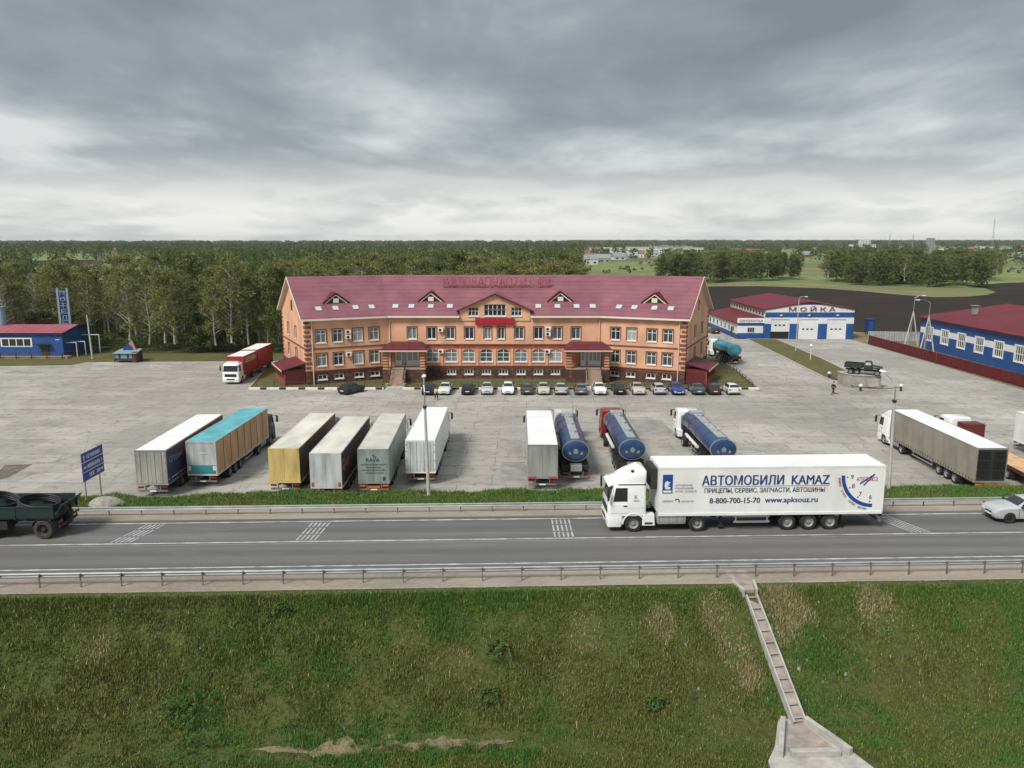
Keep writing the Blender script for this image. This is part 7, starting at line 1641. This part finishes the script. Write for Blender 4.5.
# ------------------------------------------------------------------ town on the skyline
def far_house(x, y, w, d, h, wallm, roofm, label, rz=0.0, name='town_house', pitch=.45, cat='house', group='houses of the far town'):
    t = thing(name, label, cat, (x, y, -.1), rz, group); b_ = MB(); b_.box(-w / 2, w / 2, -d / 2, d / 2, 0, h); b_.build('wall', wallm, t)
    b_ = MB(); 
    if pitch > 0: b_.prism([(-d / 2 - .4, h + .003), (d / 2 + .4, h + .003), (0, h + d * pitch)], 'x', -w / 2 - .4, w / 2 + .4)
    else: b_.box(-w / 2 - .2, w / 2 + .2, -d / 2 - .2, d / 2 + .2, h + .003, h + .5)
    b_.build('roof', roofm, t)
    b_ = MB(); n = max(2, int(w / 5)); fl = max(1, int(h / 3.2))
    for k in range(n):
        for f in range(fl): b_.box(-w / 2 + w * (k + .3) / n, -w / 2 + w * (k + .7) / n, -d / 2 - .06, -d / 2 - .02, f * 3.2 + 1.0, f * 3.2 + 2.4)
    b_.build('window', 'glass', t); return t
q = random.Random(5)
for k in range(85):
    px = q.choice([q.uniform(562, 690), q.uniform(562, 690), q.uniform(700, 1030), q.uniform(950, 1040), q.uniform(950, 1040)]); y = q.uniform(820, 1700); x = (px - 512) / 788 * y
    wm = q.choice(['town_white', 'town_white', 'town_grey', 'town_brick', 'pale_trim']); rm_ = q.choice(['town_roof', 'slate', 'slate', 'town_roof', 'galv'])
    cn = {'town_white': 'white', 'town_grey': 'grey', 'town_brick': 'brick', 'pale_trim': 'cream'}[wm]; rn = {'town_roof': 'rusty red', 'slate': 'grey', 'galv': 'pale metal'}[rm_]
    far_house(x, y, q.uniform(8, 14), q.uniform(7, 10), q.uniform(3.2, 5), wm, rm_, 'far off %s house with a %s roof on the skyline' % (cn, rn), q.uniform(-.5, .5), group='far %s houses with %s roofs' % (cn, rn))
def bx(px, y): return (px - 512) / 788 * (y * .983 + 3.8)
far_house(bx(590, 700), 700, 12, 9, 4.5, 'town_white', 'slate', 'small white farmhouse at the wood end beyond the hotel roof', .2, group=None)
far_house(bx(602, 760), 760, 15, 9, 4.0, 'town_grey', 'slate', 'grey farm building right of the small white farmhouse', -.1, group=None)
far_house(bx(655, 1250), 1250, 150, 14, 9, 'town_white', 'slate', 'long low white factory hall on the skyline', 0, 'factory', .06, 'building', None)
far_house(bx(862, 1500), 1500, 42, 22, 13, 'town_white', 'slate', 'white grain works with a stepped tower on the skyline', 0, 'grain_works', 0, 'building', None)
far_house(bx(864, 1530), 1530, 16, 16, 21, 'town_white', 'slate', 'pale tower block rising from the middle of the grain works', 0, 'work_tower', 0, 'building', None)
far_house(bx(930, 1800), 1800, 13, 13, 25, 'town_grey', 'slate', 'dark square water tower block standing above the skyline', 0, 'water_tower', 0, 'tower', None)
far_house(bx(640, 1400), 1400, 60, 14, 8, 'town_white', 'galv', 'white warehouse on the skyline left of the long factory hall', 0, 'warehouse', .1, 'building', None)
far_house(bx(745, 1100), 1100, 40, 12, 7, 'town_brick', 'town_roof', 'long brick block above the left field grove', 0, 'brick_block', .2, 'building', None)
def mast(px, y, h, label, w=1.6):
    t = thing('lattice_mast', label, 'mast', (bx(px, y), y, 0)); b_ = MB()
    for s in ((-1, -1), (1, -1), (1, 1), (-1, 1)): b_.tube((s[0] * w, s[1] * w, 0), (s[0] * .2, s[1] * .2, h), .22, .12, 4)
    b_.build('leg', 'steel', t); b_ = MB(); n = int(h / 4)
    for k in range(n):
        z0, z1 = h * k / n, h * (k + 1) / n; a, c = w * (1 - .8 * k / n), w * (1 - .8 * (k + 1) / n)
        b_.tube((-a, -a, z0), (c, -c, z1), .1, n=3); b_.tube((a, -a, z0), (-c, -c, z1), .1, n=3); b_.tube((a, a, z0), (-c, c, z1), .1, n=3)
    b_.build('brace', 'steel', t)
mast(992, 1700, 66, 'tallest lattice mast on the skyline at the right', 2.2); mast(889, 1500, 34, 'slim lattice mast right of the white grain works', 1.4); mast(912, 1300, 30, 'thin lattice mast left of the dark water tower', 1.2)

# ------------------------------------------------------------------ air
hb = MB(); hb.box(-9200, 9200, -500, 11200, -1.2, 72); hz_ = hb.build('haze', []); hz_['kind'] = 'stuff'; hz_['label'] = 'thin summer haze over the plain'; hz_['category'] = 'haze'
hm = bpy.data.materials.new('haze'); hm.use_nodes = True; hm.node_tree.nodes.clear()
ho = hm.node_tree.nodes.new('ShaderNodeOutputMaterial'); hv = hm.node_tree.nodes.new('ShaderNodeVolumePrincipled')
hv.inputs['Color'].default_value = (.86, .90, .94, 1); hv.inputs['Density'].default_value = HAZE; hv.inputs['Anisotropy'].default_value = 0.0
hm.node_tree.links.new(hv.outputs[0], ho.inputs['Volume']); hz_.data.materials.append(hm)
